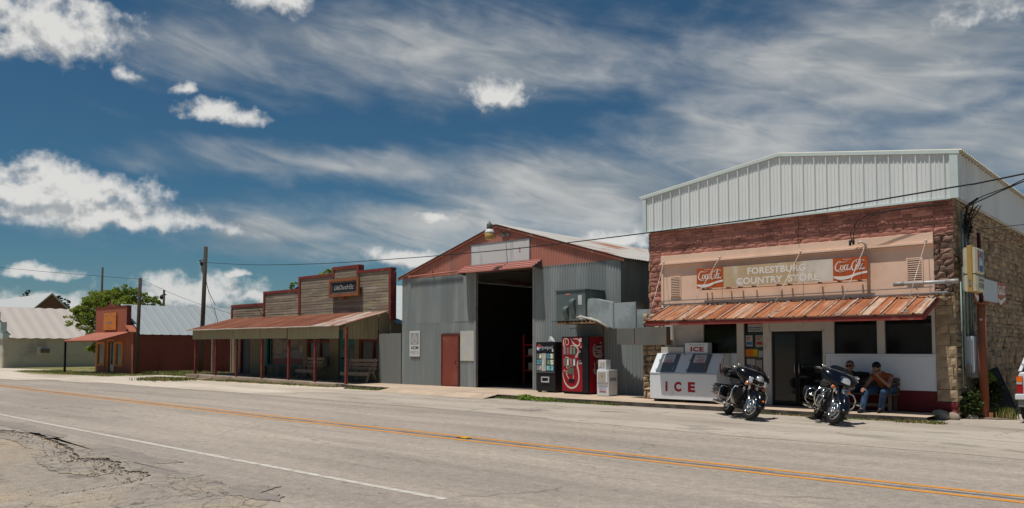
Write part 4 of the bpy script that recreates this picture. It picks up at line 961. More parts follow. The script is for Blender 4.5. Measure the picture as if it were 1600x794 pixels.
# yard light on the gable
yl = thing('yard_light', (-20.3,21.2,5.8), 'grey and amber yard lamp on an arm at the gable peak', 'lamp')
lc = (-20.28,21.2,5.62)
obj('shade', MB().lathe([(.14,0),(.18,.02),(.18,.22),(.14,.24)], (lc[0],lc[1],5.68), n=18), mat('amber plastic', (.40,.26,.08), .35, var=.08), yl)
obj('reflector', MB().lathe([(.185,0),(.19,.03),(.13,.14),(.09,.15)], (lc[0],lc[1],5.92), n=18), mat('pale lamp cap', (.62,.62,.60), .4), yl)
obj('ballast', MB().lathe([(.10,0),(.11,.02),(.11,.17),(.07,.23),(.03,.24),(.03,.30)], (lc[0],lc[1],6.07), n=14), mat('grey ballast', (.11,.11,.10), .6), yl)
obj('arm', MB().tube([(lc[0]+.08,lc[1],6.22),(lc[0]+.16,lc[1]+.2,6.24),(lc[0]+.14,21.6,6.05),(lc[0]+.12,21.97,5.92)], .022, 7).box(lc[0]-.1,lc[0]+.32,21.93,21.975,5.86,5.98), mat('grey ballast', (.11,.11,.10)), yl)
# things in the gloom of the doorway
m_sack = mat('feed sack', (.45,.42,.34), .8, var=.15, island=.3)
for i, (x, y, lab) in enumerate(((-19.6,26.2,'stack of pale feed sacks just inside the warehouse doorway'),(-21.3,30.5,'stack of pale feed sacks deep in the warehouse'))):
    t = thing('sack_stack', (x,y,.115), lab, 'sacks', 'feed sacks in the warehouse')
    for r in range(6):
        mb = MB()
        for q in range(2): mb.ball((x-.45+q*.9+random.uniform(-.04,.04), y+random.uniform(-.05,.05), .115+.12+.19*r), (.48,.35,.12), 12)
        obj('sack_layer', mb, m_sack, t)
rk_ = thing('red_rack', (-21.0,25.0,.115), 'red steel rack standing inside the dark doorway', 'rack')
m_rrack = mat('red rack paint', (.42,.03,.03), .5, var=.1)
for x in (-21.65,-20.1):
    for y in (24.7,25.5): obj('post', mbm((x-.03,x+.03,y-.03,y+.03,.115,2.2)), m_rrack, rk_)
for z in (.7,1.3,1.75): obj('shelf', mbm((-21.7,-20.05,24.65,25.55,z,z+.05)), m_rrack, rk_)
obj('stored_goods', mbm((-21.5,-21.1,24.8,25.3,.751,1.05),(-20.8,-20.3,24.75,25.3,1.351,1.6),(-21.5,-21.0,24.8,25.2,1.351,1.62)), m_sack, rk_)
# panel closing the gap to the store
gp = MB().ribbed((-15.0,21.93,.10), (1,0,0), (0,0,1), (0,-1,0), .95, 2.2, .115, .020)
gp.ribbed((-14.35,21.90,.06), (1,0,0), (0,0,1), (0,-1,0), 1.38, 1.15, .115, .020, jag=.02).ribbed((-14.25,21.915,1.18), (1,0,0), (0,0,1), (0,-1,0), 1.26, 1.1, .115, .020)
tag(obj('corrugated_fence', gp, m_galv, base=(-14,21.9,.1)), 'patched corrugated metal fence closing the gap left of the stone store', 'fence')
gl_ = MB().ribbed((-27.75,21.98,.05), (1,0,0), (0,0,1), (0,-1,0), 1.5, 2.22, .115, .020, jag=.02)
tag(obj('corrugated_fence', gl_, mat('paler galvanised sheet', (.185,.19,.175), .65, .0, var=.12, vs=1.4, stretch=(1,1,.15), col2=(.24,.19,.15), m2=(.6,.8), s2=1.2), base=(-27,21.98,.05)), 'pale corrugated fence panel between the porch building and the warehouse', 'fence')

# ------------------------------------------------------------------ air conditioner and duct
ac = thing('air_conditioner', (-16.25,21.3,2.46), 'dark green grey rooftop cooling unit on a rusty wall shelf', 'air conditioner')
m_ac = mat('grey green enamel', (.115,.145,.14), .45, .15, var=.08, vs=1.5, col2=(.15,.175,.165), m2=(.5,.65), s2=1.2)
obj('cabinet', mbm((-16.87,-15.64,20.9,21.96,2.56,3.56)), m_ac, ac, bevel=.01)
obj('cover', mbm((-16.90,-15.61,20.87,21.97,3.561,3.60),(-15.99,-15.97,20.89,20.899,2.58,3.55)), m_ac, ac)
for x0, z0, z1 in ((-16.28,2.62,3.28),(-15.93+.02-.27,2.72,3.5)):
    pass
hdm = MB()
for x0, z0, z1 in ((-16.50,2.66,3.06),(-16.22,2.78,3.30)):
    hdm.prism([(0,z1),(-.14,z1-.10),(-.14,z1-.17),(-.05,z0),(0,z0)], (x0,20.899,0), (0,1,0), (0,0,1), (.17,0,0))
obj('hood', hdm, m_ac, ac)
obj('label', mbm((-16.46,-16.27,20.893,20.899,3.42,3.47)), mat('pink label', (.5,.2,.2), .5), ac)
obj('label', mbm((-15.94,-15.78,20.893,20.899,3.08,3.40),(-15.9,-15.76,20.893,20.899,2.6,2.74)), mat('pale label', (.5,.52,.52), .5), ac)
rs = MB(); rs.box(-16.88,-15.0,20.92,21.98,2.46,2.50)
for k in range(11): rs.box(-16.86+k*.17,-16.80+k*.17,20.92,21.96,2.502,2.555)
rs.box(-15.75,-15.67,21.935,21.98,1.9,2.46)
obj('shelf', rs, mat('rusty shelf', (.21,.12,.065), .85, var=.3, vs=4, col2=(.30,.25,.18), m2=(.5,.65), s2=3), ac)
m_duct = mat('galvanised duct', (.38,.42,.42), .42, .3, var=.06, vs=1.5, col2=(.28,.31,.31), m2=(.45,.6), s2=1.6)
du = thing('air_duct', (-14.2,21,2.28), 'angular galvanised duct running from the cooling unit under the awning', 'duct')
def sect(x, y0, y1, z0, z1): return [V((x,y0,z0)),V((x,y1,z0)),V((x,y1,z1)),V((x,y0,z1))]
obj('transition', MB().loft([sect(-15.62,20.98,21.4,2.66,3.26), sect(-15.42,20.93,21.4,2.58,3.28), sect(-14.42,20.75,21.2,2.27,3.08)], True, False), m_duct, du)
obj('trunk', MB().loft([sect(-14.41,20.75,21.2,2.27,3.08), sect(-13.60,20.75,21.2,2.27,3.08)], True, False).loft([sect(-13.58,20.77,21.18,2.29,2.84), sect(-13.02,20.77,21.18,2.29,2.84)], True, False), m_duct, du)
obj('seam', mbm((-14.44,-14.40,20.735,21.22,2.25,3.10),(-13.61,-13.57,20.735,21.22,2.25,3.10)), steel, du)
obj('drop_box', mbm((-13.35,-12.25,20.32,20.55,1.74,2.28)), mat('stained duct in painted shade', (.15,.145,.13), .6, .2, var=.15, vs=2, col2=(.26,.12,.07), m2=(.56,.7), s2=2.4, stretch=(1,1,.6)), du, bevel=.006)  # rust stains, plus a base darkened to imitate the awning's shade
obj('drop_box', mbm((-14.0,-13.37,20.32,20.6,1.76,2.25)), mat('stained duct in painted shade', (0,0,0)), du, bevel=.006)
obj('pipe', MB().tube([(-15.95,20.86,2.66),(-15.6,20.72,2.66),(-15.0,20.7,2.52),(-14.6,20.74,2.30)], .035, 8).tube([(-15.7,20.86,2.62),(-15.3,20.72,2.62),(-14.8,20.71,2.44)], .025, 6), mat('pipe insulation', (.45,.43,.38), .7, var=.15), du)

# ------------------------------------------------------------------ drink machines
Z0 = .125
pm = thing('vending_machine', (-17.57,21.6,.12), 'black drink machine with six lit bottle pictures beside the doorway', 'vending machine', 'drink machines by the warehouse wall')
m_vb = mat('black machine enamel', (.016,.015,.016), .4, var=.15, vs=2); m_vb2 = mat('dark maroon enamel', (.020,.010,.013), .45, var=.1)  # cabinet is a redder near-black than the door
obj('cabinet', mbm((-18.0,-17.13,21.26,21.93,.16,1.865)), m_vb2, pm, bevel=.012)
obj('door', mbm((-17.995,-17.135,21.17,21.255,.165,1.86)), m_vb, pm, bevel=.012)
obj('foot', mbm((-17.98,-17.88,21.25,21.35,.12,.16),(-17.25,-17.15,21.25,21.35,.12,.16),(-17.98,-17.88,21.8,21.9,.12,.16),(-17.25,-17.15,21.8,21.9,.12,.16)), m_vb, pm)
hp = obj('header_panel', mbm((-17.97,-17.16,21.158,21.17,1.50,1.83)), mat('deep blue black', (.008,.010,.016), .3), pm)
lg = MB()
def disc(cx, cz, r, y, a0=0, a1=2*pi, n=24): return [(cx+r*cos(a0+(a1-a0)*i/n), cz+r*sin(a0+(a1-a0)*i/n)) for i in range(n+(0 if abs(a1-a0-2*pi)<1e-6 else 1))]
obj('emblem', MB().prism(disc(-17.845,1.66,.115,0), (0,21.158,0), (1,0,0), (0,0,1), (0,-.002,0)), mat('emblem white', (.6,.6,.6), .4), hp)
def wave(up):
    c, r = (-17.845, 1.66), .112; out = []
    a0 = .35 if up else pi+.55; a1 = pi+.12 if up else 2*pi+.02
    for i in range(15):
        a = a0+(a1-a0)*i/14; out.append((c[0]+r*cos(a), c[1]+r*sin(a)))
    p0 = out[-1]; p1 = out[0]
    for i in range(1, 8):
        t = i/8; s_ = .03*sin(t*pi*2)*(1 if up else 1) + (.015 if up else -.02)
        out.append((p0[0]+(p1[0]-p0[0])*t, p0[1]+(p1[1]-p0[1])*t + s_))
    return out
obj('emblem', MB().prism(wave(True), (0,21.156,0), (1,0,0), (0,0,1), (0,-.004,0)), mat('emblem red', (.42,.02,.02), .4), hp)
obj('emblem', MB().prism(wave(False), (0,21.156,0), (1,0,0), (0,0,1), (0,-.004,0)), mat('emblem blue', (.02,.05,.22), .4), hp)
obj('lettering', text_mb('pepsi', (-17.70,21.158,1.575), (1,0,0), (0,0,1), .46, .16, .003, bold=.0, spacing=.95), mat('silver lettering', (.42,.42,.42), .4), hp)
vw = obj('display_panel', mbm((-17.965,-17.165,21.158,21.17,.85,1.47)), mat('display dark', (.03,.035,.032), .25), pm)
cols = [(.10,.12,.11),(.50,.52,.38),(.08,.22,.26),(.45,.47,.38),(.10,.26,.32),(.07,.25,.30),(.11,.17,.13),(.42,.46,.36),(.20,.22,.27),(.40,.37,.33),(.16,.34,.38),(.15,.35,.40)]
k = 0
for r in range(3):
    for c, (xa, xb) in enumerate(((-17.945,-17.85),(-17.83,-17.74),(-17.50,-17.36),(-17.33,-17.20))):
        cc = cols[k]; k += 1
        obj('drink_picture', mbm((xa,xb,21.152,21.157,1.29-r*.205,1.455-r*.205)), mat('picture %d' % k, cc, .4, var=.5, vs=9, col2=tuple(min(1,q*1.8) for q in cc), m2=(.5,.55), s2=14), vw)
obj('selector_strip', mbm((-17.715,-17.53,21.145,21.157,.86,1.47)), mat('selector strip', (.40,.39,.33), .4, var=.25, vs=12, col2=(.55,.55,.52), m2=(.5,.6), s2=7), vw)
obj('bill_slot', mbm((-17.26,-17.20,21.145,21.157,1.52,1.62)), mat('slot white', (.5,.5,.48), .4), pm)
tr_ = obj('delivery_tray', mbm((-17.74,-17.69,21.13,21.17,.46,.66),(-17.43,-17.38,21.13,21.17,.46,.66),(-17.69,-17.43,21.13,21.17,.62,.66),(-17.69,-17.43,21.13,21.17,.46,.51)), mat('tray grey', (.42,.42,.44), .35), pm, bevel=.008)
obj('flap', mbm((-17.69,-17.43,21.150,21.168,.51,.62)), mat('flap black', (.006,.006,.006), .3), tr_)
obj('ledge', mbm((-17.98,-17.15,21.14,21.17,.80,.84)), mat('ledge grey', (.10,.10,.11), .4), pm, bevel=.006)
pb = tag(obj('plastic_bag', MB().prism([(0,0),(.26,0),(.20,.09),(.15,.13),(.10,.20),(.07,.10)], (-17.75,21.5,1.867), (1,0,0), (0,0,1), (0,.14,0)), mat('white bag', (.6,.6,.58), .7, var=.1), base=(-17.6,21.5,1.87), bevel=.02), 'crumpled white bag lying on top of the black drink machine', 'bag')

cm = thing('vending_machine', (-16.2,21.5,.12), 'tall red drink machine with white script and bottle buttons', 'vending machine', 'drink machines by the warehouse wall')
m_rm = mat('red machine enamel', (.28,.008,.018), .3, var=.06, vs=1.5); m_rm2 = mat('black plastic edge', (.010,.010,.011), .35)
obj('cabinet', mbm((-16.755,-15.65,21.13,21.93,.17,2.035)), m_rm, cm, bevel=.01)
obj('trim', mbm((-15.89,-15.645,21.05,21.128,.175,2.03),(-16.755,-16.735,21.05,21.128,.175,2.03),(-16.735,-15.892,21.05,21.128,2.005,2.03),(-16.735,-15.892,21.05,21.128,.175,.21),(-16.74,-15.66,21.14,21.9,.12,.168)), m_rm2, cm, bevel=.006)
FY = 21.055
fp = obj('front_panel', mbm((-16.733,-15.894,FY,21.128,.212,2.003)), m_rm, cm)
W_, H_ = .839, 1.79; o_ = (-16.733, FY, .212)
m_cw = mat('cream script', (.52,.48,.39), .4, var=.04)
big = [ # giant script climbing the front, unit box
 [(.05,.37,.4),(.03,.30,1.0),(.16,.14,2.0),(.42,.06,2.6),(.70,.10,2.6),(.83,.22,2.2),(.82,.36,2.2),(.76,.47,2.6),(.79,.57,1.4)],
 [(.05,.37,.6),(.11,.395,.8),(.15,.36,.8)], [(.18,.35,.6),(.24,.375,1.2),(.30,.36,.8),(.24,.31,.8),(.19,.345,.9)],
 [(.19,.345,.8),(.26,.27,1.0),(.40,.21,1.1),(.54,.22,1.0),(.56,.29,.9),(.46,.345,.9),(.34,.36,.7)],
 [(.27,.53,.8),(.22,.47,1.1),(.25,.43,1.0),(.34,.45,.8),(.52,.47,.9),(.60,.52,1.0),(.55,.57,.9)],
 [(.21,.64,1.4),(.17,.61,.9),(.26,.63,1.2),(.38,.585,.8)],
 [(.16,.78,1.7),(.08,.86,2.0),(.07,.94,1.6),(.15,.985,1.1),(.30,.96,1.2),(.32,.89,1.1),(.24,.86,.9),(.15,.90,.9),(.20,.975,.6)],
 [(.44,.985,1.4),(.55,.90,2.0),(.75,.845,2.4),(.88,.87,2.0),(.87,.93,1.6),(.74,.975,1.2),(.60,.97,.9),(.55,.985,.6)],
 [(.76,.66,2.6),(.72,.63,1.0),(.66,.64,1.0),(.78,.70,2.3),(.80,.78,1.9),(.66,.84,1.6),(.46,.85,1.2),(.45,.80,.9),(.54,.79,.7)],
]
obj('script_lettering', stroke_mb(big, o_, (1,0,0), (0,0,1), W_, H_, .023, .002), m_cw, fp)
cans = [(.30,.08,.09),(.36,.20,.20),(.30,.06,.08),(.10,.30,.18)]
for r, (z, hh) in enumerate(((1.42,.26),(1.04,.26))):
    for c in range(4):
        x = -16.62 + c*.135
        cc = [(.33,.30,.28),(.42,.10,.10),(.30,.25,.28),(.10,.28,.16)] if r == 0 else [(.20,.17,.16),(.66,.66,.64),(.40,.13,.11),(.62,.64,.66)]
        bq = obj('selection_button', mbm((x-.052,x+.052,FY-.014,FY-.001,z,z+hh)), mat('button frame', (.13,.16,.14), .4, var=.1), fp, bevel=.02, seg=3)
        obj('drink_picture', mbm((x-.034,x+.034,FY-.020,FY-.0145,z+.03,z+hh-.03)), mat('drink %d %d' % (r, c), cc[c], .4, var=.3, vs=20), bq, bevel=.015)
obj('coin_panel', mbm((-16.50,-16.22,FY-.012,FY-.001,.78,1.0)), mat('olive grey panel', (.11,.10,.075), .35), fp)
obj('delivery_tray', mbm((-16.46,-16.22,FY-.010,FY-.001,.50,.62)), m_rm2, fp)
obj('coin_slot', mbm((-15.99,-15.91,FY-.02,FY-.001,1.86,1.97),(-15.95,-15.91,FY-.02,FY-.001,1.66,1.71)), mat('slot white', (.5,.5,.48)), fp)
cp = obj('coin_mechanism', mbm((-16.02,-15.90,FY-.03,FY-.001,1.20,1.63)), m_rm2, fp, bevel=.006)
obj('keypad', mbm((-15.99,-15.93,FY-.037,FY-.031,1.50,1.57),(-15.99,-15.91,FY-.037,FY-.031,1.22,1.25)), steel, cp)
obj('label', mbm((-16.02,-15.90,FY-.012,FY-.001,1.12,1.18)), mat('slot white', (.5,.5,.48)), fp)
sx = -15.65
side = MB()
side.join(stroke_mb(SCRIPT, (sx,21.86,.82), (0,0,1), (0,-1,0), 1.05, .50, .065, .003, shear=-.08))
obj('script_lettering', side, mat('dull cream script', (.45,.36,.32), .45), cm)
tag(obj('round_tag', MB().cyl((-16.80,21.5,1.28),(-16.775,21.5,1.28), .14, n=18), m_rm, base=(-16.79,21.5,1.28)), 'round red disc sticking out between the two drink machines', 'disc')
# newspaper racks
nr = thing('newspaper_rack', (-14.87,21.0,.12), 'white newspaper box with a paper in its window beside the red machine', 'newspaper box')
m_nw = mat('white rack enamel', (.60,.61,.62), .4, var=.05, col2=(.48,.47,.46), m2=(.58,.72), s2=3)
obj('cabinet', mbm((-15.10,-14.64,20.78,21.26,.13,.955)), m_nw, nr, bevel=.01)
dw = obj('door', mbm((-15.075,-14.665,20.755,20.778,.56,.935)), m_nw, nr, bevel=.006)
obj('newspaper', mbm((-15.03,-14.75,20.748,20.754,.60,.88)), mat('newsprint', (.40,.35,.27), .7, var=.3, vs=12, col2=(.24,.22,.18), m2=(.5,.6), s2=7), dw)
obj('handle', mbm((-15.06,-14.68,20.74,20.754,.545,.556)), steel, dw)
obj('graphic', mbm((-15.02,-14.74,20.772,20.779,.25,.42)), mat('rack lilac', (.40,.40,.47), .4), nr)
obj('graphic', mbm((-14.98,-14.76,20.768,20.7715,.255,.29)), mat('rack red', (.42,.10,.10), .4), nr)
obj('graphic', mbm((-14.64,-14.633,20.86,21.2,.60,.70)), mat('rack side grey', (.25,.25,.27), .4), nr)
n2 = thing('newspaper_box', (-14.97,21.0,.956), 'small white paper dispenser standing on top of the newspaper box', 'newspaper box')
obj('cabinet', mbm((-15.10,-14.80,20.86,21.12,.957,1.27)), m_nw, n2, bevel=.006)
obj('window', mbm((-15.03,-14.93,20.852,20.859,1.09,1.2)), mat('yellow sticker', (.48,.40,.22), .5), n2)
obj('slot', mbm((-15.07,-14.93,20.852,20.859,1.02,1.05),(-14.90,-14.86,20.852,20.859,1.0,1.2)), mat('slot grey', (.25,.25,.24), .5), n2)

# ------------------------------------------------------------------ ice box
IX0, IX1 = -12.50, -10.38
ic = thing('ice_freezer', (-11.44,20.2,.12), 'long white slant-front ice freezer with two grey doors and red letters', 'ice freezer')
pf_ = [(19.80,.20),(19.80,.93),(20.22,1.50),(20.56,1.50),(20.56,.20)]
obj('cabinet', MB().prism(pf_, (IX0,0,0), (0,1,0), (0,0,1), (IX1-IX0,0,0)), white_shade, ic, bevel=.012)
obj('skid', mbm((IX0+.1,IX0+.25,19.86,20.5,.12,.198),(IX1-.25,IX1-.1,19.86,20.5,.12,.198),(-11.5,-11.35,19.86,20.5,.12,.198)), black_satin, ic)
ev = V((0,.42,.57)); el_ = ev.length; ev.normalize(); en = V((0,-.57,.42)).normalized()
for dx in (.20,1.19):
    o1 = V((IX0+dx,19.80,.93)) + ev*.04 + en*.001
    dd = obj('door', MB().prism([(0,0),(.60,0),(.60,el_-.07),(0,el_-.07)], o1, (1,0,0), ev, en*.02), mat('grey freezer door', (.105,.125,.145), .4, var=.1, vs=3), ic, bevel=.006)
    obj('handle', MB().prism([(.53,.05),(.56,.05),(.56,.20),(.53,.20)], o1+en*.0205, (1,0,0), ev, en*.02), chrome, dd)
    st = obj('sticker', MB().prism([(.10,.33),(.47,.33),(.47,.60),(.10,.60)], o1+en*.0205, (1,0,0), ev, en*.002), mat('white sticker', (.52,.50,.49), .6, var=.1), dd)
    fm = MB()
    for q in range(4): fm.prism([(.14+.05*q*.5,.30+.045*q),(.43,.30+.045*q),(.43,.318+.045*q),(.14+.05*q*.5,.318+.045*q)], o1+en*.0228, (1,0,0), ev, en*.002)
    obj('flag_stripes', fm, mat('sticker red', (.40,.06,.08), .6), st)
    obj('sticker_print', MB().prism([(.17,.51),(.41,.51),(.41,.535),(.17,.535)], o1+en*.0228, (1,0,0), ev, en*.002), mat('sticker grey', (.16,.17,.2), .6), st)
obj('seam_trim', mbm((IX0-.004,IX1+.004,19.788,19.802,.915,.945)), mat('seam grey', (.40,.41,.42), .5), ic)
for dx in (.20,1.19):
    for q in (.08,.42): obj('hinge', MB().prism([(0,0),(.05,0),(.05,.06),(0,.06)], V((IX0+dx-.03,19.80,.93)) + ev*q + en*.0215, (1,0,0), ev, en*.012), steel, ic)
icl = MB()
for ch, x, w_ in (('I',.52,.065),('C',.80,.23),('E',1.24,.22)): icl.join(text_mb(ch, (IX0+x,19.80,.42), (1,0,0), (0,0,1), w_, .28, .005, bold=.05))
obj('lettering', icl, red_letter, ic)
obj('lettering', text_mb('I', (IX1,19.98,.95), (0,1,0), (0,0,1), .06, .28, .005, bold=.05), red_letter, ic)
obj('rust_spot', MB().prism([(.88,.63),(.98,.655),(1.0,.67),(.9,.66)], V((IX0,19.80,.93))+en*.001, (1,0,0), ev, en*.002), mat('rust spot', (.16,.07,.04), .8), ic)
hb = thing('ice_sign_box', (-11.2,20.4,1.5), 'small white box sign with red letters standing on the ice freezer', 'sign')
obj('case', mbm((-11.62,-10.90,20.28,20.54,1.502,1.80)), white_shade, hb, bevel=.008)
obj('lettering', text_mb('ICE', (-11.44,20.28,1.55), (1,0,0), (0,0,1), .42, .135, .004, bold=.05, spacing=1.1), red_letter, hb)
obj('lettering', text_mb('Packaged', (-11.46,20.28,1.715), (1,0,0), (0,0,1), .46, .05, .003), mat('lettering grey', (.2,.2,.2), .6), hb)
tag(obj('carton', mbm((-12.42,-11.68,20.30,20.54,1.502,1.68)), mat('pale carton', (.50,.46,.40), .7, var=.1), base=(-12.05,20.4,1.5), bevel=.006), 'low pale carton lying on the ice freezer left of the box sign', 'box')
# ------------------------------------------------------------------ motorcycles
def wheel(parent, name, cx, R, w_, M, spoke_m, rotor=True):
    c = (cx, 0, R)
    wl = obj(name, MB().lathe([(R-.135,-w_*.42),(R-.06,-w_*.5),(R-.018,-w_*.40),(R,-w_*.16),(R,w_*.16),(R-.018,w_*.40),(R-.06,w_*.5),(R-.135,w_*.42),(R-.135,-w_*.42)], c, (0,1,0), 40, M, False), black_rub, parent, local=True)
    rim = MB()
    for s_ in (-1,1): rim.torus((cx,s_*w_*.42,R), (0,1,0), R-.115, .016, 40, 8, M)
    rim.lathe([(R-.12,-w_*.40),(R-.135,0),(R-.12,w_*.40),(R-.13,w_*.40),(R-.145,0),(R-.13,-w_*.40)], c, (0,1,0), 36, M, False)
    for k in range(10):
        a = 2*pi*k/10
        for s_ in (-1,1): rim.tube([(cx+.05*cos(a),s_*.045,R+.05*sin(a)),(cx+(R-.125)*cos(a+.12),s_*.03,R+(R-.125)*sin(a+.12))], .011, 6, M=M)
    obj('rim', rim, spoke_m, wl, local=True)
    obj('hub', MB().lathe([(.03,-.10),(.055,-.09),(.06,-.04),(.045,0),(.06,.04),(.055,.09),(.03,.10)], c, (0,1,0), 20, M), chrome, wl, local=True)
    if rotor:
        rt = MB()
        for s_ in (-1,1): rt.lathe([(.075,s_*.075),(.15,s_*.075),(.15,s_*.081),(.075,s_*.081),(.075,s_*.075)], c, (0,1,0), 28, M, False)
        obj('brake_disc', rt, steel, wl, local=True)
    return wl
def arc_fender(cx, cz, R, hw_, a0, a1, M, side=.10, th=.006, n=18):
    rings = []
    for i in range(n+1):
        a = a0 + (a1-a0)*i/n; d = V((cos(a),0,sin(a)))
        prof = [(-hw_, -side), (-hw_*.98,-.02), (-hw_*.75,.012), (-hw_*.35,.024), (0,.028), (hw_*.35,.024), (hw_*.75,.012), (hw_*.98,-.02), (hw_,-side)]
        taper = .75 + .25*sin(pi*i/n)
        up = [V((cx,y,cz)) + d*(R + h*(taper if h < 0 else 1)) for y, h in prof]
        rings.append(up + [p - d*th for p in up[::-1]])
    return MB().loft(rings, True, True, M)
def motorcycle(name, loc, rz, label, paint, trunk, steer=26, lean=-7):
    R_ = thing(name, (0,0,0), label, 'motorcycle', 'motorcycles parked in front of the store')
    P = lambda n, mb, m, par=None, **k: obj(n, mb, m, par or R_, local=True, **k)
    P0 = V((.46,0,1.0)); ax = V((-.43,0,.90)).normalized()
    S_ = Matrix.Translation(P0) @ Matrix.Rotation(rad(steer), 4, ax) @ Matrix.Translation(-P0)
    RF, RR = .325, .32
    wheel(R_, 'front_wheel', .82, RF, .115, S_, chrome)
    wheel(R_, 'rear_wheel', -.80, RR, .145, None, steel)
    # front end
    fk = MB()
    for s_ in (-1,1):
        fk.tube([(.82,s_*.105,RF-.03),(.815,s_*.105,RF+.02),(.655,s_*.105,.66)], [.026,.034,.034], 12, M=S_); fk.tube([(.655,s_*.105,.66),(.49,s_*.105,1.0)], .026, 10, M=S_)
        fk.box(.70,.80,s_*.105-.02,s_*.105+.02,RF+.03,RF+.14, S_)
    fk.cyl((.82,-.13,RF),(.82,.13,RF), .02, n=10, M=S_)
    P('fork', fk, chrome)
    ff = P('front_fender', arc_fender(.82,RF,RF+.025,.088,rad(-4),rad(168),S_,.13), paint)
    tm = MB()
    for s_ in (-1,1):
        tm.tube([V((.82,0,RF))+V((cos(a),0,sin(a)))*(RF-.085)+V((0,s_*.09,0)) for a in [rad(-2+i*8) for i in range(12)]], .008, 6, M=S_)
    tm.tube([V((.82+(RF+.035)*cos(rad(6)),y,RF+(RF+.035)*sin(rad(6)))) for y in (-.08,-.04,0,.04,.08)], .012, 6, M=S_)
    P('trim', tm, chrome, ff)
    if trunk: P('marker_lamp', MB().ball((.82+(RF+.045)*cos(rad(24)),0,RF+(RF+.055)*sin(rad(24))), (.035,.03,.022), 10, S_), amber, ff)
    else:
        for s_ in (-1,1): P('highway_peg', MB().cyl((.45,s_*.40,.52),(.47,s_*.53,.53), .022, n=10).cyl((.47,s_*.53,.53),(.475,s_*.55,.53), .03, n=10), chrome)
    def ring(x, ky, z0, kz, shear=0):
        pts = [(0,.80),(.14,.80),(.27,.835),(.375,.90),(.425,.985),(.435,1.06),(.36,1.115),(.22,1.165),(.10,1.185)]
        full = pts + [(0,1.19)] + [(-y,z) for y, z in pts[::-1][:-1]]
        return [V((x + shear*(z-1.0) - .22*abs(y*ky)**1.3, y*ky, z0 + (z-z0)*kz)) for y, z in full]
    fr = MB().loft([ring(.44,.96,1.0,.98,-.3), ring(.50,1.0,1.0,1.0,-.32), ring(.60,.93,.985,.93,-.36), ring(.675,.74,.965,.80,-.40), ring(.715,.50,.95,.60,-.4), ring(.735,.22,.95,.30,-.4)], True, True, S_)
    fa = P('fairing', fr, paint)
    ws = []
    for j, (z, ky, dx) in enumerate(((1.13,.90,0),(1.18,.78,-.05),(1.225,.62,-.10),(1.255,.38,-.13))):
        row = []
        for i in range(11):
            y = (i/5-1)*.36*ky; row.append(V((.575+dx-.95*y*y, y, z - (.25*y*y if j == 3 else 0))))
        ws.append(row)
    wv = [p for r in ws for p in r]; wf = [(j*11+i, j*11+i+1, j*11+i+12, j*11+i+11) for j in range(3) for i in range(10)]
    wv += [p - V((.006,0,0)) for p in wv[:]]; wf += [tuple(44+q for q in f)[::-1] for f in wf[:]]
    P('windshield', MB().add(wv, wf, True, S_), dglass, fa)
    P('trim', MB().tube([V((.60-.95*y*y,y,1.135)) for y in [(i/5-1)*.34 for i in range(11)]], .007, 6, M=S_), chrome, fa)
    hl = P('headlight', MB().lathe([(.07,-.04),(.105,0),(.108,.03),(.098,.045),(.09,.04)], (.735,0,.945), (1,0,-.05), 26, S_), chrome, fa)
    P('lamp_glass', MB().lathe([(.09,.035),(.07,.055),(.03,.065),(.001,.067)], (.735,0,.945), (1,0,-.05), 22, S_), lens, hl)
    if trunk:
        for s_ in (-1,1):
            pl = P('passing_lamp', MB().lathe([(.03,-.08),(.06,-.04),(.068,.0),(.068,.02),(.058,.025)], (.715,s_*.185,.895), (1,s_*.05,-.05), 20, S_), chrome, fa)
            P('lamp_glass', MB().lathe([(.058,.02),(.04,.033),(.001,.038)], (.715,s_*.185,.895), (1,s_*.05,-.05), 18, S_), lens, pl)
        P('lamp_bar', MB().tube([(.66,-.26,.83),(.69,-.12,.825),(.70,0,.82),(.69,.12,.825),(.66,.26,.83)], .014, 8, M=S_), chrome, fa)
    for s_ in (-1,1):
        y = s_*(.235 if trunk else .19); z = .775
        sg_ = P('turn_signal', MB().lathe([(.02,-.05),(.036,-.02),(.038,.01)], (.67,y,z), (1,0,0), 14, S_), chrome, fa)
        P('amber_lens', MB().lathe([(.036,.008),(.03,.028),(.001,.034)], (.67,y,z), (1,0,0), 14, S_), amber, sg_)
    hb_ = MB().tube([(.28,-.46,1.06),(.36,-.36,1.09),(.43,-.24,1.12),(.46,-.08,1.10),(.46,.08,1.10),(.43,.24,1.12),(.36,.36,1.09),(.28,.46,1.06)], .016, 8, M=S_)
    hd_ = P('handlebar', hb_, chrome)
    P('grip', MB().cyl((.24,-.50,1.05),(.33,-.39,1.085), .022, n=10, M=S_), black_satin, hd_); P('grip', MB().cyl((.24,.50,1.05),(.33,.39,1.085), .022, n=10, M=S_), black_satin, hd_)
    lv = MB()
    for s_ in (-1,1): lv.tube([(.38,s_*.36,1.10),(.39,s_*.45,1.09),(.33,s_*.53,1.07)], .010, 6, M=S_)
    P('lever', lv, chrome, hd_)
    for s_ in (-1,1):
        mr_ = P('mirror', MB().tube([(.42,s_*.30,1.10),(.44,s_*.35,1.13),(.43,s_*.37,1.14)], .008, 6, M=S_).ball((.43,s_*.40,1.15), (.022,.06,.036), 12, S_), chrome, hd_)
    # frame, engine
    f_ = MB()
    for s_ in (-1,1):
        f_.tube([(.46,s_*.04,.95),(.42,s_*.10,.6),(.34,s_*.14,.26),(-.35,s_*.14,.24),(-.50,s_*.13,.40),(-.45,s_*.1,.66)], .02, 8)
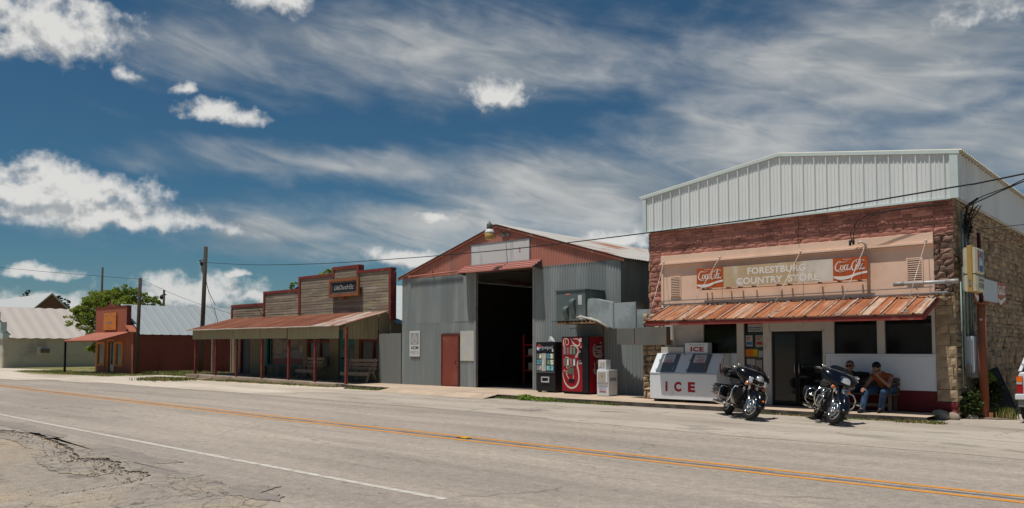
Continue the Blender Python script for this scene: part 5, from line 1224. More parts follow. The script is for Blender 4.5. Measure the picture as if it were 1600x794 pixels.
    f_.tube([(.46,0,.98),(.1,0,.86),(-.45,0,.66)], .03, 8).tube([(-.8,-.16,RR),(-.35,-.14,.36)], .028, 8).tube([(-.8,.16,RR),(-.35,.14,.36)], .028, 8).cyl((-.8,-.18,RR),(-.8,.18,RR),.02)
    f_.cyl((.46,0,.90),(.42,0,1.04),.04)
    P('frame', f_, black_satin)
    en_ = P('engine', MB().cyl((-.02,-.15,.36),(-.02,.16,.36), .155, n=20).box(-.42,-.05,-.15,.15,.26,.46).cyl((.16,-.1,.36),(.16,.1,.36),.07), mat('engine grey', (.05,.05,.052), .4, .6), bevel=.01)
    cyl_ = MB(); heads = MB()
    for t in (-24, 24):
        d = V((sin(rad(t)),0,cos(rad(t)))); o0 = V((.0,0,.36))
        for k in range(9): cyl_.lathe([(.07,0),(.088,.003),(.088,.011),(.07,.014)], o0+d*(.15+k*.020), d, 18)
        heads.lathe([(.06,0),(.088,.01),(.092,.06),(.075,.10),(.03,.115)], o0+d*.335, d, 18)
    P('cylinder', cyl_, mat('cylinder fins', (.10,.10,.10), .35, .8), en_); P('rocker_cover', heads, chrome, en_)
    P('side_cover', MB().lathe([(.05,0),(.11,.01),(.12,.05),(.08,.07)], (-.02,-.15,.35), (0,-1,0), 22).lathe([(.06,0),(.10,.01),(.09,.06)], (.05,.155,.37), (0,1,0), 22).lathe([(.05,0),(.12,.01),(.11,.05)], (-.28,.15,.36), (0,1,0), 22), chrome, en_)
    P('air_cleaner', MB().lathe([(.05,0),(.10,.01),(.105,.06),(.08,.085),(.02,.09)], (.0,-.13,.62), (0,-1,0), 24), chrome, en_)
    ex = MB().tube([(.12,-.13,.62),(.20,-.20,.52),(.16,-.23,.36),(-.1,-.24,.27),(-.4,-.24,.25)], .024, 10).tube([(-.4,-.25,.25),(-.5,-.26,.25),(-1.12,-.29,.27),(-1.18,-.29,.27)], [.03,.045,.045,.040], 14)
    ex.tube([(-.10,-.13,.64),(-.16,-.21,.54),(-.18,-.24,.38),(-.3,-.25,.30)], .024, 10).tube([(-.3,.22,.22),(-.5,.26,.25),(-1.12,.29,.27),(-1.18,.29,.27)], [.03,.045,.045,.040], 14)
    P('exhaust', ex, chrome)
    gd = MB()
    for s_ in (-1,1): gd.tube([(.42,s_*.06,.74),(.45,s_*.22,.74),(.46,s_*.36,.70),(.46,s_*.42,.60),(.44,s_*.41,.46),(.38,s_*.34,.34),(.32,s_*.15,.27)], .017, 8)
    P('crash_bar', gd, chrome)
    if trunk:
        for s_ in (-1,1):
            lo = [(.16,.36),(.33,.38),(.385,.48),(.39,.62),(.34,.73),(.18,.74)]
            P('leg_fairing', MB().loft([[V((.40,s_*y,z)) for y, z in lo], [V((.47,s_*(.17+(y-.17)*.96),z)) for y, z in lo], [V((.52,s_*(.22+(y-.22)*.7),.55+(z-.55)*.75)) for y, z in lo]], True, True), paint)
    tk = MB().loft([[V((x, cos(a)*w_, z+sin(a)*h*(1.0 if sin(a) > 0 else .7))) for a in [2*pi*i/16 for i in range(16)]] for x, w_, z, h in ((.43,.03,.93,.03),(.38,.11,.91,.08),(.26,.155,.90,.12),(.10,.16,.885,.125),(-.05,.13,.86,.10),(-.16,.07,.83,.05))], True, True)
    P('fuel_tank', tk, paint)
    st = MB().loft([[V((x, cos(a)*w_, z+sin(a)*h)) for a in [2*pi*i/14 for i in range(14)]] for x, w_, z, h in ((-.08,.08,.80,.03),(-.18,.15,.77,.06),(-.35,.19,.755,.075),(-.50,.18,.79,.08),(-.56,.16,.83,.075),(-.70,.15,.84,.07),(-.82,.12,.84,.05))], True, True)
    P('seat', st, leather)
    P('rear_fender', arc_fender(-.80,RR,RR+.05,.10,rad(14),rad(165),None,.15), paint)
    for s_ in (-1,1):
        def bag(x, k, zb=0): return [V((x,s_*(.19+(y)*k),z+zb)) for y, z in ((0,.40),(.17,.42),(.21,.50),(.215,.62),(.20,.70),(.03,.72),(0,.70))]
        b_ = P('saddlebag', MB().loft([bag(-.52,.8), bag(-.56,1), bag(-.95,1.03), bag(-1.14,.95,-.0), bag(-1.18,.75)], True, False), paint, bevel=.012)
        P('latch', mbm((-.90,-.82,s_*.405-.01,s_*.405+.01,.60,.645)), chrome, b_)
        if trunk or True:
            rl = MB(); rl.tube([(-.46,s_*.20,.66),(-.44,s_*.36,.66),(-.44,s_*.43,.60),(-.46,s_*.43,.40),(-.50,s_*.36,.33),(-.5,s_*.2,.32)], .014, 8)
            P('saddlebag_guard', rl, chrome, b_)
            if trunk:
                rl = MB()
                for z in (.46,.54,.62): rl.tube([(-1.0,s_*.44,z),(-1.20,s_*.42,z),(-1.23,s_*.30,z),(-1.22,s_*.18,z)], .010, 6)
                rl.tube([(-1.23,s_*.30,.44),(-1.23,s_*.30,.64)], .009, 6)
                P('saddlebag_rails', rl, chrome, b_)
    if trunk:
        tp = P('luggage_trunk', MB().loft([[V((-.80+dx,y*k,z)) for y, z in ((-.27,.90),(.27,.90),(.30,.97),(.30,1.05),(.24,1.13),(-.24,1.13),(-.30,1.05),(-.30,.97))] for dx, k in ((0,.9),(-.04,1),(-.32,1),(-.38,.85))], True, False), paint, bevel=.02)
        P('luggage_rail', MB().tube([(-.84,-.22,1.16),(-1.14,-.22,1.17),(-1.17,0,1.17),(-1.14,.22,1.17),(-.84,.22,1.16)], .010, 6).cyl((-.9,-.22,1.12),(-.9,-.22,1.16),.008).cyl((-.9,.22,1.12),(-.9,.22,1.16),.008), chrome, tp)
        P('backrest', MB().ball((-.77,0,1.02), (.05,.24,.10), 14).ball((-.70,.22,.95), (.16,.05,.05), 10).ball((-.70,-.22,.95), (.16,.05,.05), 10), leather, tp)
        P('tail_lamp', mbm((-1.185,-1.17,-.22,-.08,.95,1.02)), redlens, tp); P('tail_lamp', mbm((-1.185,-1.17,.08,.22,.95,1.02)), redlens, tp)
        P('antenna', MB().tube([(-1.1,-.28,1.1),(-1.16,-.28,1.5)], .005, 5), black_satin, tp)
    else:
        P('sissy_pad', MB().ball((-.62,0,.88), (.10,.15,.05), 12), leather)
        P('speedo_trim', MB().torus((.66,0,.945),(1,0,-.05),.112,.008,24,6,S_), chrome, fa)
    P('footboard', mbm((.0,.30,-.36,-.24,.27,.295)), black_satin); P('footboard', mbm((.0,.30,.24,.36,.27,.295)), black_satin)
    P('kickstand', MB().tube([(.1,.14,.26),(.06,.26,.10),(.04,.34,.015),(-.04,.36,.012)], .013, 6), steel)
    R_.location = loc; R_.rotation_euler = (rad(lean), 0, rz)
    return R_
motorcycle('motorcycle', (-8.70,17.62,.015), rad(-46), 'black touring motorcycle with rear luggage trunk and three round front lamps beside the ice freezer', black_gloss, True, 15, -13)
motorcycle('motorcycle', (-6.74,17.86,.015), rad(-58), 'dark blue touring motorcycle with single round headlight and no trunk, near the bench', navy_gloss, False, 18, -13)

# ------------------------------------------------------------------ bench and the two men
m_bench = mat('dark weathered bench wood', (.085,.068,.052), .85, var=.3, vs=4, stretch=(.2,1,1), island=.3)
bn = thing('bench', (-6.7,20.2,.12), 'dark wooden bench with two men under the right store windows', 'bench', 'wooden benches')
BX0, BX1 = -7.55, -5.90
sb = MB()
for y in (19.92,20.05,20.18,20.31): sb.box(BX0,BX1,y,y+.11,.535,.565)
obj('seat', sb, m_bench, bn)
bb = MB()
for z in (.66,.78,.88): bb.box(BX0,BX1,20.40+(z-.6)*.12,20.43+(z-.6)*.12,z-.045,z+.045)
obj('backrest', bb, m_bench, bn)
for x in (BX0+.08,BX1-.13):
    obj('leg', mbm((x,x+.07,19.94,20.01,.12,.535)), m_bench, bn); obj('leg', MB().beam((x+.035,20.36,.12),(x+.035,20.47,.93),.07,.06), m_bench, bn)
    obj('armrest', mbm((x-.02,x+.09,19.88,20.42,.78,.815),(x,x+.07,19.94,20.01,.566,.779)), m_bench, bn)
obj('rail', mbm((BX0+.1,BX1-.1,19.955,19.99,.26,.33)), m_bench, bn)
def flesh(name, caps, m, parent, vox=.011, sm=4, label=None):
    mb = MB()
    for pts, r in caps:
        pts = [V(p) for p in pts]; rr = r if isinstance(r, (list,tuple)) else [r]*len(pts)
        if len(pts) > 1: mb.tube(pts, list(rr), 12)
        for p, q in zip(pts, rr): mb.ball(p, q, 12)
    o = obj(name, mb, m, parent, label=label)
    for f in o.data.polygons: f.use_smooth = True
    rm = o.modifiers.new('merge', 'REMESH'); rm.mode = 'VOXEL'; rm.voxel_size = vox; rm.use_smooth_shade = True
    s_ = o.modifiers.new('smooth', 'SMOOTH'); s_.iterations = sm; s_.factor = .5
    return o
m_skin = mat('sunburnt skin', (.30,.145,.095), .55, var=.1, vs=6); m_jean = mat('blue denim', (.025,.055,.105), .85, var=.3, vs=8, col2=(.055,.10,.17), m2=(.5,.7), s2=4, bump=.2, bs=90)
m_blk = mat('black cotton', (.010,.010,.011), .85, var=.2, vs=6); m_orange = mat('orange cotton', (.24,.065,.018), .85, var=.15, vs=6); m_boot = mat('dark boot', (.012,.011,.010), .6, var=.2)
def hand(p, d, up, spread):
    """palm and five bent fingers; p wrist, d pointing along the hand, up the back of the hand"""
    p = V(p); d = V(d).normalized(); up = V(up); up = (up - d*up.dot(d)).normalized(); s_ = d.cross(up)*spread
    c = [([p, p+d*.035, p+d*.075], [.026,.034,.034]), ([p+d*.05+s_*.02, p+d*.07+s_*.022], .024), ([p+d*.05-s_*.02, p+d*.07-s_*.022], .024)]
    for k, (o_, l) in enumerate(((-.033,.062),(-.011,.075),(.011,.07),(.031,.055))):
        b = p+d*.08+s_*o_; c.append(([b, b+d*l*.5-up*.012, b+d*l*.85-up*.042], [.0105,.010,.0085]))
    t = p+d*.03-s_*.03; c.append(([t, t+d*.03-s_*.028-up*.01, t+d*.06-s_*.035-up*.022], [.014,.012,.010]))
    return c
def man(tagname, label, hips, chest, neck, head, face, sh, el_, wr, hd_, knee, ankle, toe, shirt, sleeve, hat):
    t = thing('person', (hips[0], hips[1], .12), label, 'person')
    H = V(head); F_ = V(face).normalized(); Rt = F_.cross(ZUP).normalized(); U_ = Rt.cross(F_)
    hips = V(hips); chest = V(chest); neck = V(neck)
    caps = [([hips, (hips+chest)/2, chest], [.135,.14,.135]), ([chest+V((-.11,0,.03)), chest+V((.11,0,.03))], .095), ([neck, neck.lerp(H,.6)], [.065,.058]),
            ([H+U_*.02-F_*.012], .098), ([H-U_*.06+F_*.025, H-U_*.02+F_*.03], [.058,.07]), ([H+U_*.045], .094)]
    caps += [([H+F_*.085-U_*.005, H+F_*.112-U_*.03], [.014,.017]), ([H+F_*.088-U_*.095], .026), ([H+F_*.085+U_*.03+Rt*.03], .018), ([H+F_*.085+U_*.03-Rt*.03], .018), ([H+Rt*.098-U_*.01, H+Rt*.102+U_*.02], .016), ([H-Rt*.098-U_*.01, H-Rt*.102+U_*.02], .016), ([H+F_*.092-U_*.066+Rt*.02, H+F_*.092-U_*.066-Rt*.02], .012)]
    for i in (0, 1):
        caps += [([sh[i], el_[i]], [.058,.045]), ([el_[i], wr[i]], [.046,.030])]
        caps += hand(wr[i], hd_[i][0], hd_[i][1], hd_[i][2])
        s0 = hips + V(((-.10,.10)[i], -.02, 0)); caps += [([s0, knee[i]], [.085,.06]), ([knee[i], ankle[i]], [.058,.042]), ([ankle[i], toe[i]], [.040,.03])]
    flesh('body', caps, m_skin, t, .0085, 3)
    tor = [([hips+V((0,.0,-.03)), (hips+chest)/2, chest], [.150,.158,.152]), ([chest+V((-.125,0,.03)), chest+V((.125,0,.03))], .108), ([chest+V((0,.01,.08)), neck+V((0,0,-.03))], [.10,.075])]
    for i in (0, 1):
        if sleeve: tor.append(([sh[i], V(sh[i]).lerp(V(el_[i]), .85)], [.078,.066]))
        else: tor.append(([sh[i]], .070))
    flesh('shirt', tor, shirt, t, .012, 5)
    leg = [([hips+V((-.09,0,-.02)), hips+V((.09,0,-.02))], .142)]
    for i in (0, 1):
        s0 = hips + V(((-.10,.10)[i], -.02, -.01)); leg += [([s0, knee[i]], [.112,.082]), ([knee[i], V(knee[i]).lerp(V(ankle[i]), 1.06)], [.080,.070])]
    flesh('jeans', leg, m_jean, t, .012, 4)
    for i in (0, 1):
        a = V(ankle[i]); b = V(toe[i])
        flesh('boot', [([a+V((0,0,.07)), a+V((0,0,-.005))], [.056,.056]), ([a+V((0,0,-.025)), b], [.052,.042])], m_boot, t, .012, 3)
    if hat == 'cap':
        flesh('cap', [([H+U_*.055-F_*.008], .106), ([H+U_*.04-F_*.07, H+U_*.02-F_*.13], [.055,.035])], m_blk, t, .012, 3)
        flesh('beard', [([H-U_*.085+F_*.075, H-U_*.12+F_*.06], [.034,.022]), ([H-U_*.07+F_*.05+Rt*.05, H-U_*.02+Rt*.08], [.03,.02]), ([H-U_*.07+F_*.05-Rt*.05, H-U_*.02-Rt*.08], [.03,.02])], mat('brown beard', (.09,.05,.03), .9, var=.3, vs=30), t, .010, 2)
    else:
        flesh('hair', [([H+U_*.060-F_*.018], .099), ([H+U_*.0-F_*.05], .088), ([H+U_*.02-F_*.02+Rt*.05], .056), ([H+U_*.02-F_*.02-Rt*.05], .056)], mat('short reddish hair', (.07,.032,.02), .9, var=.3, vs=40), t, .010, 2)
    g_ = MB()
    if hat != 'cap':
        for s_ in (-1, 1):
            g_.ball(H+F_*.098+U_*.022+Rt*s_*.036, .030, 12, None)
            g_.tube([H+F_*.09+U_*.03+Rt*s_*.06, H+Rt*s_*.105+U_*.03], .006, 5)
        g_.tube([H+F_*.118+U_*.028-Rt*.02, H+F_*.118+U_*.028+Rt*.02], .006, 5)
        obj('sunglasses', g_, dglass, t)
    else:
        for s_ in (-1, 1): g_.ball(H+F_*.094+U_*.024+Rt*s_*.033, .011, 8)
        obj('eyes', g_, mat('eye', (.03,.02,.015), .3), t)
man('left', 'man in black shirt and sunglasses leaning back with one arm along the bench back', (-6.98,20.24,.66), (-6.99,20.30,.93), (-7.0,20.29,1.06), (-7.0,20.26,1.19), (.10,-1,-.05),
    [(-7.19,20.30,1.0),(-6.80,20.32,1.0)], [(-7.30,20.20,.76),(-6.62,20.46,.99)], [(-7.14,19.99,.68),(-6.42,20.50,.93)], [((.5,-.8,-.1),(0,0,1),1),((1,-.1,-.25),(0,-.3,1),1)],
    [(-7.14,19.78,.62),(-6.90,19.76,.60)], [(-7.16,19.72,.21),(-6.95,19.62,.21)], [(-7.17,19.55,.16),(-6.94,19.45,.16)], m_blk, True, 'none')
man('right', 'man in orange sleeveless shirt and dark cap leaning forward with a hand at his chin', (-6.14,20.24,.66), (-6.20,20.10,.92), (-6.24,20.03,1.05), (-6.28,19.97,1.17), (-.30,-1,-.18),
    [(-6.40,20.08,.97),(-6.0,20.10,.97)], [(-6.52,19.95,.74),(-5.98,19.84,.77)], [(-6.50,19.74,.69),(-6.20,19.81,.98)], [((-.1,-1,-.35),(0,-.3,1),1),((-.35,.05,.8),(0,-1,.1),1)],
    [(-6.46,19.76,.62),(-6.06,19.74,.62)], [(-6.50,19.58,.21),(-6.16,19.86,.21)], [(-6.52,19.40,.16),(-6.17,19.68,.16)], m_orange, False, 'cap')

# ------------------------------------------------------------------ white sport utility vehicle
sv = thing('parked_car', (-2.55,22.7,0), 'white sport utility vehicle parked beside the stone side wall, rear to the street', 'car')
m_wcar = mat('white car paint', (.66,.67,.68), .25, var=.03, coat=.6)
CXm, CHW = -2.58, .93
def csec(y, hw0, z0, zb, hw1): # lower body section
    return [V((CXm-hw0*.93,y,z0)),V((CXm-hw0,y,z0+.16)),V((CXm-hw0,y,zb-.18)),V((CXm-hw1,y,zb)),V((CXm+hw1,y,zb)),V((CXm+hw0,y,zb-.18)),V((CXm+hw0,y,z0+.16)),V((CXm+hw0*.93,y,z0))]
obj('body', MB().loft([csec(20.50,.90,.42,1.10,.84), csec(20.56,.93,.40,1.13,.87), csec(22.0,.94,.38,1.14,.88), csec(23.6,.94,.38,1.13,.88), csec(24.9,.92,.40,1.07,.84), csec(25.2,.82,.45,.92,.74)], True, False), m_wcar, sv, bevel=.02)
def gsec(y, hw0, hw1, z0, z1): return [V((CXm-hw0,y,z0)),V((CXm-hw1,y,z1)),V((CXm+hw1,y,z1)),V((CXm+hw0,y,z0))]
gh = [V((CXm+s_*x,y,z)) for s_ in (-1,1) for x,y,z in ((.86,20.54,1.13),(.66,20.95,1.72),(.66,22.9,1.74),(.86,23.7,1.13))]
obj('glasshouse', MB().add(gh, [(0,3,2,1),(4,5,6,7),(0,1,5,4),(1,2,6,5),(2,3,7,6),(3,0,4,7)]), mat('tinted car glass', (.008,.009,.010), .06, var=.05), sv)
obj('roof', mbm((CXm-.69,CXm+.69,20.90,22.98,1.735,1.80)), m_wcar, sv, bevel=.025)
pil = MB()
for s_ in (-1,1):
    pil.beam((CXm+s_*.855,20.56,1.13),(CXm+s_*.675,20.94,1.74),.07,.06).beam((CXm+s_*.86,23.68,1.13),(CXm+s_*.67,22.93,1.74),.06,.05).beam((CXm+s_*.868,22.0,1.13),(CXm+s_*.675,22.0,1.74),.05,.03)
obj('pillar', pil, m_wcar, sv)
for s_ in (-1,1):
    x = CXm+s_*.865
    tl_ = obj('tail_lamp', mbm((x-.06,x+.06,20.455,20.53,.66,1.03)), redlens, sv, bevel=.01)
    obj('amber_lens', mbm((x-.055,x+.055,20.448,20.456,.91,1.02)), amber, tl_); obj('clear_lens', mbm((x-.055,x+.055,20.446,20.4555,.855,.905)), mat('clear lens', (.45,.44,.42), .2), tl_)
bp = obj('rear_bumper', mbm((CXm-.945,CXm+.945,20.36,20.55,.52,.645)), m_wcar, sv, bevel=.02)
obj('lower_skirt', mbm((CXm-.90,CXm+.90,20.40,20.55,.36,.515)), mat('dusty grey plastic', (.20,.185,.165), .7, var=.2), bp, bevel=.015)
obj('tailgate_badge', mbm((CXm-.66,CXm-.45,20.488,20.499,.80,.83)), chrome, sv)
obj('licence_plate', mbm((CXm-.16,CXm+.16,20.485,20.499,.70,.86)), mat('plate', (.5,.5,.48), .5), sv)
for yy in (21.15,24.3):
    for s_ in (-1,1):
        wq = obj('wheel', MB().lathe([(.20,-.11),(.33,-.125),(.365,-.09),(.37,0),(.365,.09),(.33,.125),(.20,.11)], (CXm+s_*.80,yy,.37), (1,0,0), 30), black_rub, sv)
        obj('rim', MB().lathe([(.205,-.10),(.20,-.06),(.06,-.05),(.05,-.08),(.001,-.08)] if s_ < 0 else [(.205,.10),(.20,.06),(.06,.05),(.05,.08),(.001,.08)], (CXm+s_*.80,yy,.37), (1,0,0), 24), steel, wq)

# rocks, planks and weeds by the corner
m_rock = mat('pale limestone rock', (.30,.245,.185), .95, var=.25, vs=8, bump=.6, bs=20)
def rock(loc, r, lab):
    mb = MB().ball((0,0,0), 1, 10)
    for p in mb.v:
        q = p.normalized()*(1+.25*mnoise.noise(p*1.7+V(loc))); p.x, p.y, p.z = q.x*r[0], q.y*r[1], max(q.z, -.5)*r[2]
        p += V(loc) + V((0,0,r[2]*.4))
    tag(obj('rock', mb, m_rock, base=(loc[0],loc[1],0)), lab, 'rock', 'rocks at the store corner')
rock((-5.02,20.38,.0), (.24,.15,.16), 'large pale rock at the foot of the red painted stone pier')
rock((-4.76,20.42,.0), (.15,.12,.13), 'middle pale rock between the big rock and the weeds')
rock((-4.50,20.95,-.03), (.16,.12,.12), 'lone small pale rock in front of the leafy weeds, left of the pole')
m_plk = mat('grey blue plank', (.055,.065,.08), .85, var=.3, vs=4, stretch=(1,1,.2))
for k, (y, c_) in enumerate(((23.0,'dark blue grey plank leaning on the side wall, nearest the pole'),(23.25,'dark plank leaning on the side wall, middle one of three'),(23.5,'dark plank leaning on the side wall, nearest the white car'))):
    tag(obj('plank', MB().beam((-4.15+.05*k,y,-.03),(-4.52,y+.1,1.08+.03*k), .16, .035, (0,1,0)), m_plk, base=(-4.3,y,0)), c_, 'plank', 'planks leaning on the side wall')
m_leaf = mat('shade-toned weed leaf', (.045,.070,.016), .8, transl=.2, var=.3, vs=2, island=.5)  # green darkened to stand in for the shadow on the corner weeds
m_leafl = mat('young leaf', (.17,.26,.03), .65, var=.25, vs=2, island=.4)
m_stem = mat('green stem', (.08,.10,.03), .8)
def leafcloud(mb, c, r, n, size, flat=.5):
    c = V(c); r = V(r)
    for k in range(n):
        while True:
            d = V((random.uniform(-1,1), random.uniform(-1,1), random.uniform(-1,1)))
            if .0 < d.length < 1: break
        p = c + V((d.x*r.x, d.y*r.y, d.z*r.z)); s_ = size*random.uniform(.6,1.3)
        a = V((random.gauss(0,1), random.gauss(0,1), random.gauss(0,flat))).normalized(); b = a.cross(V((random.gauss(0,1), random.gauss(0,1), random.gauss(0,1)))).normalized()
        mb.add([p - a*s_, p + b*s_*.45, p + a*s_, p - b*s_*.45], [(0,1,2,3)])
def weed(loc, h, w_, n, lab, mlf, grp='weeds at the store corner', size=.05):
    t = thing('weed_plant', loc, lab, 'plant', grp)
    st = MB(); lf = MB()
    for k in range(7):
        a = random.uniform(0,6.3); e = V(loc) + V((cos(a)*w_*.6*random.random(), sin(a)*w_*.5*random.random(), h*random.uniform(.5,1)))
        st.tube([V(loc), V(loc).lerp(e,.5)+V((0,0,h*.1)), e], .007, 5)
        leafcloud(lf, V(loc).lerp(e,.75), (w_*.35,w_*.35,h*.3), n//14, size)
    leafcloud(lf, V(loc)+V((0,0,h*.45)), (w_*.6,w_*.5,h*.48), n//2, size)
    obj('stems', st, m_stem, t); obj('leaves', lf, mlf, t)
weed((-4.56,20.98,-.03), .72, .50, 1100, 'dark bushy weeds filling the corner left of the rusty pole', m_leaf)
weed((-4.42,22.25,-.03), 1.15, .55, 900, 'tall dark weeds right of the rusty pole', m_leaf)
weed((-4.40,22.0,.75), .42, .34, 260, 'bright green leaf sprig at the top of the tall weeds', m_leafl)
weed((-16.55,18.98,.0), .20, .55, 500, 'low leafy weed clump on the kerb before the black machine', m_leafl, 'weeds along the kerb', .035)
weed((-15.8,18.98,.0), .15, .9, 700, 'long low weed clump on the kerb before the red machine', m_leafl, 'weeds along the kerb', .03)
mb = MB()
for k in range(330): blades(mb, -3.95+random.gauss(0,.10), 21.45+random.gauss(0,.10), -.02, .28, 2, .05)
tag(obj('grass_tuft', mb, m_gra, base=(-3.95,21.45,0)), 'pale grass tuft standing right of the rusty pole', 'grass tuft')
# ------------------------------------------------------------------ porch building
PB = thing('porch_building', (-34.7,22.6,0), 'old store with stepped plank false front, rusty porch roof and red posts', 'building')
m_plank = mat('weathered painted planks', (.225,.178,.135), .85, var=.22, vs=2.2, stretch=(.18,1,3), island=.22, col2=(.30,.255,.165), m2=(.5,.62), s2=2.4, st2=(.35,1,1.6), col3=(.33,.28,.25), m3=(.56,.70), s3=3.2, st3=(.2,1,2), bump=.3, bs=30)
m_redtrim = mat('barn red trim', (.165,.034,.027), .75, var=.25, vs=2, col2=(.20,.075,.055), m2=(.5,.7), s2=3)
m_khaki = mat('khaki wall paint', (.20,.165,.10), .75, var=.12, vs=2)
m_skirt = mat('olive tan sheet', (.26,.22,.125), .65, .05, var=.12, vs=1.2, stretch=(1,1,.2), col2=(.20,.17,.11), m2=(.55,.72), s2=1.5)
m_prust = mat('dark rust roof', (.165,.062,.038), .9, .0, var=.28, vs=2, spec=.1, stretch=(1,.12,1), col2=(.22,.095,.06), m2=(.45,.6), s2=1.6, col3=(.11,.042,.028), m3=(.55,.7), s3=2)
m_prust2 = mat('pale patched roof sheet', (.42,.35,.30), .6, .15, var=.15, vs=2, stretch=(1,.15,1), col2=(.28,.12,.07), m2=(.42,.58), s2=2.2)
FX0, FX1, FYp = -41.75, -27.70, 22.6
steps = [(-41.75,-38.28,4.02),(-38.28,-34.93,4.62),(-34.93,-27.70,5.22)]
pl = MB()
for x0, x1, zt in steps:
    z = 2.9
    while z < zt - .05:
        cuts = [x0] + sorted(random.uniform(x0+.3, x1-.3) for _ in range(random.choice((1,2)))) + [x1]
        for a, b in zip(cuts, cuts[1:]):
            y = FYp - random.uniform(0,.008)
            pl.add([(a,y-.007,z),(b-.004,y-.007,z),(b-.004,y,z+.128),(a,y,z+.128),(a,y+.03,z),(b-.004,y+.03,z),(b-.004,y+.03,z+.128),(a,y+.03,z+.128)], [(0,1,2,3),(0,4,5,1),(2,6,7,3),(1,5,6,2),(0,3,7,4)])
        z += .132
z = 5.2
for z in (5.2,5.33): pl.box(-31.95,-30.2,FYp-.01,FYp+.03,z,z+.126)
ff = obj('false_front', pl, m_plank, PB)
obj('backing', mbm((-41.7,-38.28,FYp+.031,FYp+.24,2.9,4.0),(-38.28,-34.93,FYp+.031,FYp+.24,2.9,4.6),(-34.93,-27.72,FYp+.031,FYp+.24,2.9,5.2),(-32,-30.15,FYp+.031,FYp+.24,5.2,5.46)), m_khaki, PB)
t = mbm(*[(x0-(.0 if i else .05),x1-(.10 if i < 2 else -.03),FYp-.05,FYp+.27,zt-.10,zt+.05) for i,(x0,x1,zt) in enumerate(steps) if i < 2])
t.box(-34.93,-32.12,FYp-.05,FYp+.27,5.13,5.27); t.box(-30.03,-27.67,FYp-.05,FYp+.27,5.13,5.27); t.box(-32.12,-30.03,FYp-.05,FYp+.27,5.40,5.56)
t.box(-32.12,-31.97,FYp-.052,FYp+.268,5.08,5.399); t.box(-30.18,-30.03,FYp-.052,FYp+.268,5.08,5.399)
t.box(-41.80,-41.66,FYp-.052,FYp+.268,3.0,3.889); t.box(-38.38,-38.22,FYp-.053,FYp+.268,3.1,4.68); t.box(-35.03,-34.85,FYp-.054,FYp+.268,3.1,5.27); t.box(-27.82,-27.66,FYp-.053,FYp+.27,2.9,5.099)
obj('trim', t, m_redtrim, PB, bevel=.006)
# lower front wall with its openings
yb_ = FYp
obj('wall', mbm((-41.68,-40.8,yb_,yb_+.2,.0,2.9),(-39.74,-38.2,yb_,yb_+.2,0,2.9),(-34.57,-34.25,yb_-.03,yb_+.2,0,2.9),(-32.35,-31.62,yb_,yb_+.2,0,2.9),(-30.31,-29.98,yb_-.03,yb_+.2,0,2.9),(-28.04,-27.72,yb_,yb_+.2,0,2.9),(-40.8,-39.74,yb_,yb_+.2,2.45,2.9),(-38.2,-34.57,yb_,yb_+.2,2.6,2.9),(-34.25,-32.35,yb_,yb_+.2,2.5,2.9),(-31.62,-30.31,yb_,yb_+.2,2.5,2.9),(-29.98,-28.04,yb_,yb_+.2,2.5,2.9),
    (-27.9,-27.72,yb_+.2,36,0,2.75),(-41.68,-41.5,yb_+.2,36,0,2.75),(-41.5,-27.9,35.8,36,0,2.75)), m_khaki, PB)
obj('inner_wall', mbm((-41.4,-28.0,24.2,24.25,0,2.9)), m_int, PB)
d1 = obj('door', mbm((-40.70,-39.80,yb_+.10,yb_+.14,.2,2.40)), mat('blue grey door', (.055,.06,.075), .6, var=.1), PB)
obj('frame', mbm((-40.8,-40.7,yb_-.01,yb_+.16,.2,2.45),(-39.80,-39.74,yb_-.01,yb_+.16,.2,2.45)), m_redtrim, d1)
# big shop window with a painted picture on the glass
sw_ = obj('shop_window', mbm((-37.60,-34.6,yb_+.05,yb_+.07,.78,2.6)), mat('tan window painting', (.20,.145,.095), .3, var=.2, vs=1.5, col2=(.095,.06,.05), m2=(.46,.54), s2=.9, st2=(.6,1,1.6)), PB)
obj('picture_band', mbm((-37.55,-34.65,yb_+.044,yb_+.0495,.80,1.12)), mat('faded red band', (.15,.04,.035), .5, var=.3, vs=3), sw_)
obj('picture_shape', MB().prism([(-36.9,1.15),(-34.7,1.2),(-34.7,1.45),(-35.3,1.55),(-36.0,1.42),(-36.6,1.5)], (0,yb_+.044,0), (1,0,0), (0,0,1), (0,-.003,0)), mat('grey brown picture', (.17,.15,.14), .5, var=.4, vs=2.5), sw_)
obj('picture_shape', MB().prism([(-35.0,1.45),(-34.7,1.45),(-34.7,1.78),(-34.95,1.75)], (0,yb_+.042,0), (1,0,0), (0,0,1), (0,-.003,0)).prism([(-36.05,1.40),(-35.8,1.42),(-35.8,1.72),(-36.0,1.7)], (0,yb_+.042,0), (1,0,0), (0,0,1), (0,-.003,0)), mat('pale picture patch', (.28,.25,.23), .5, var=.2), sw_)
m_teal = mat('teal paint', (.030,.135,.125), .6, var=.12)
obj('teal_trim', mbm((-38.2,-37.95,yb_-.01,yb_+.1,.7,2.6),(-37.66,-37.60,yb_-.01,yb_+.1,.78,2.6),(-37.95,-34.58,yb_-.02,yb_+.1,.70,.78)), m_teal, PB)
kp = MB()
for k in range(22): kp.box(-37.95+k*.155,-37.805+k*.155,yb_-.008,yb_+.05,.15,.70)
obj('board_panel', kp, mat('dark khaki boards', (.13,.11,.075), .8, var=.2, island=.25), PB)
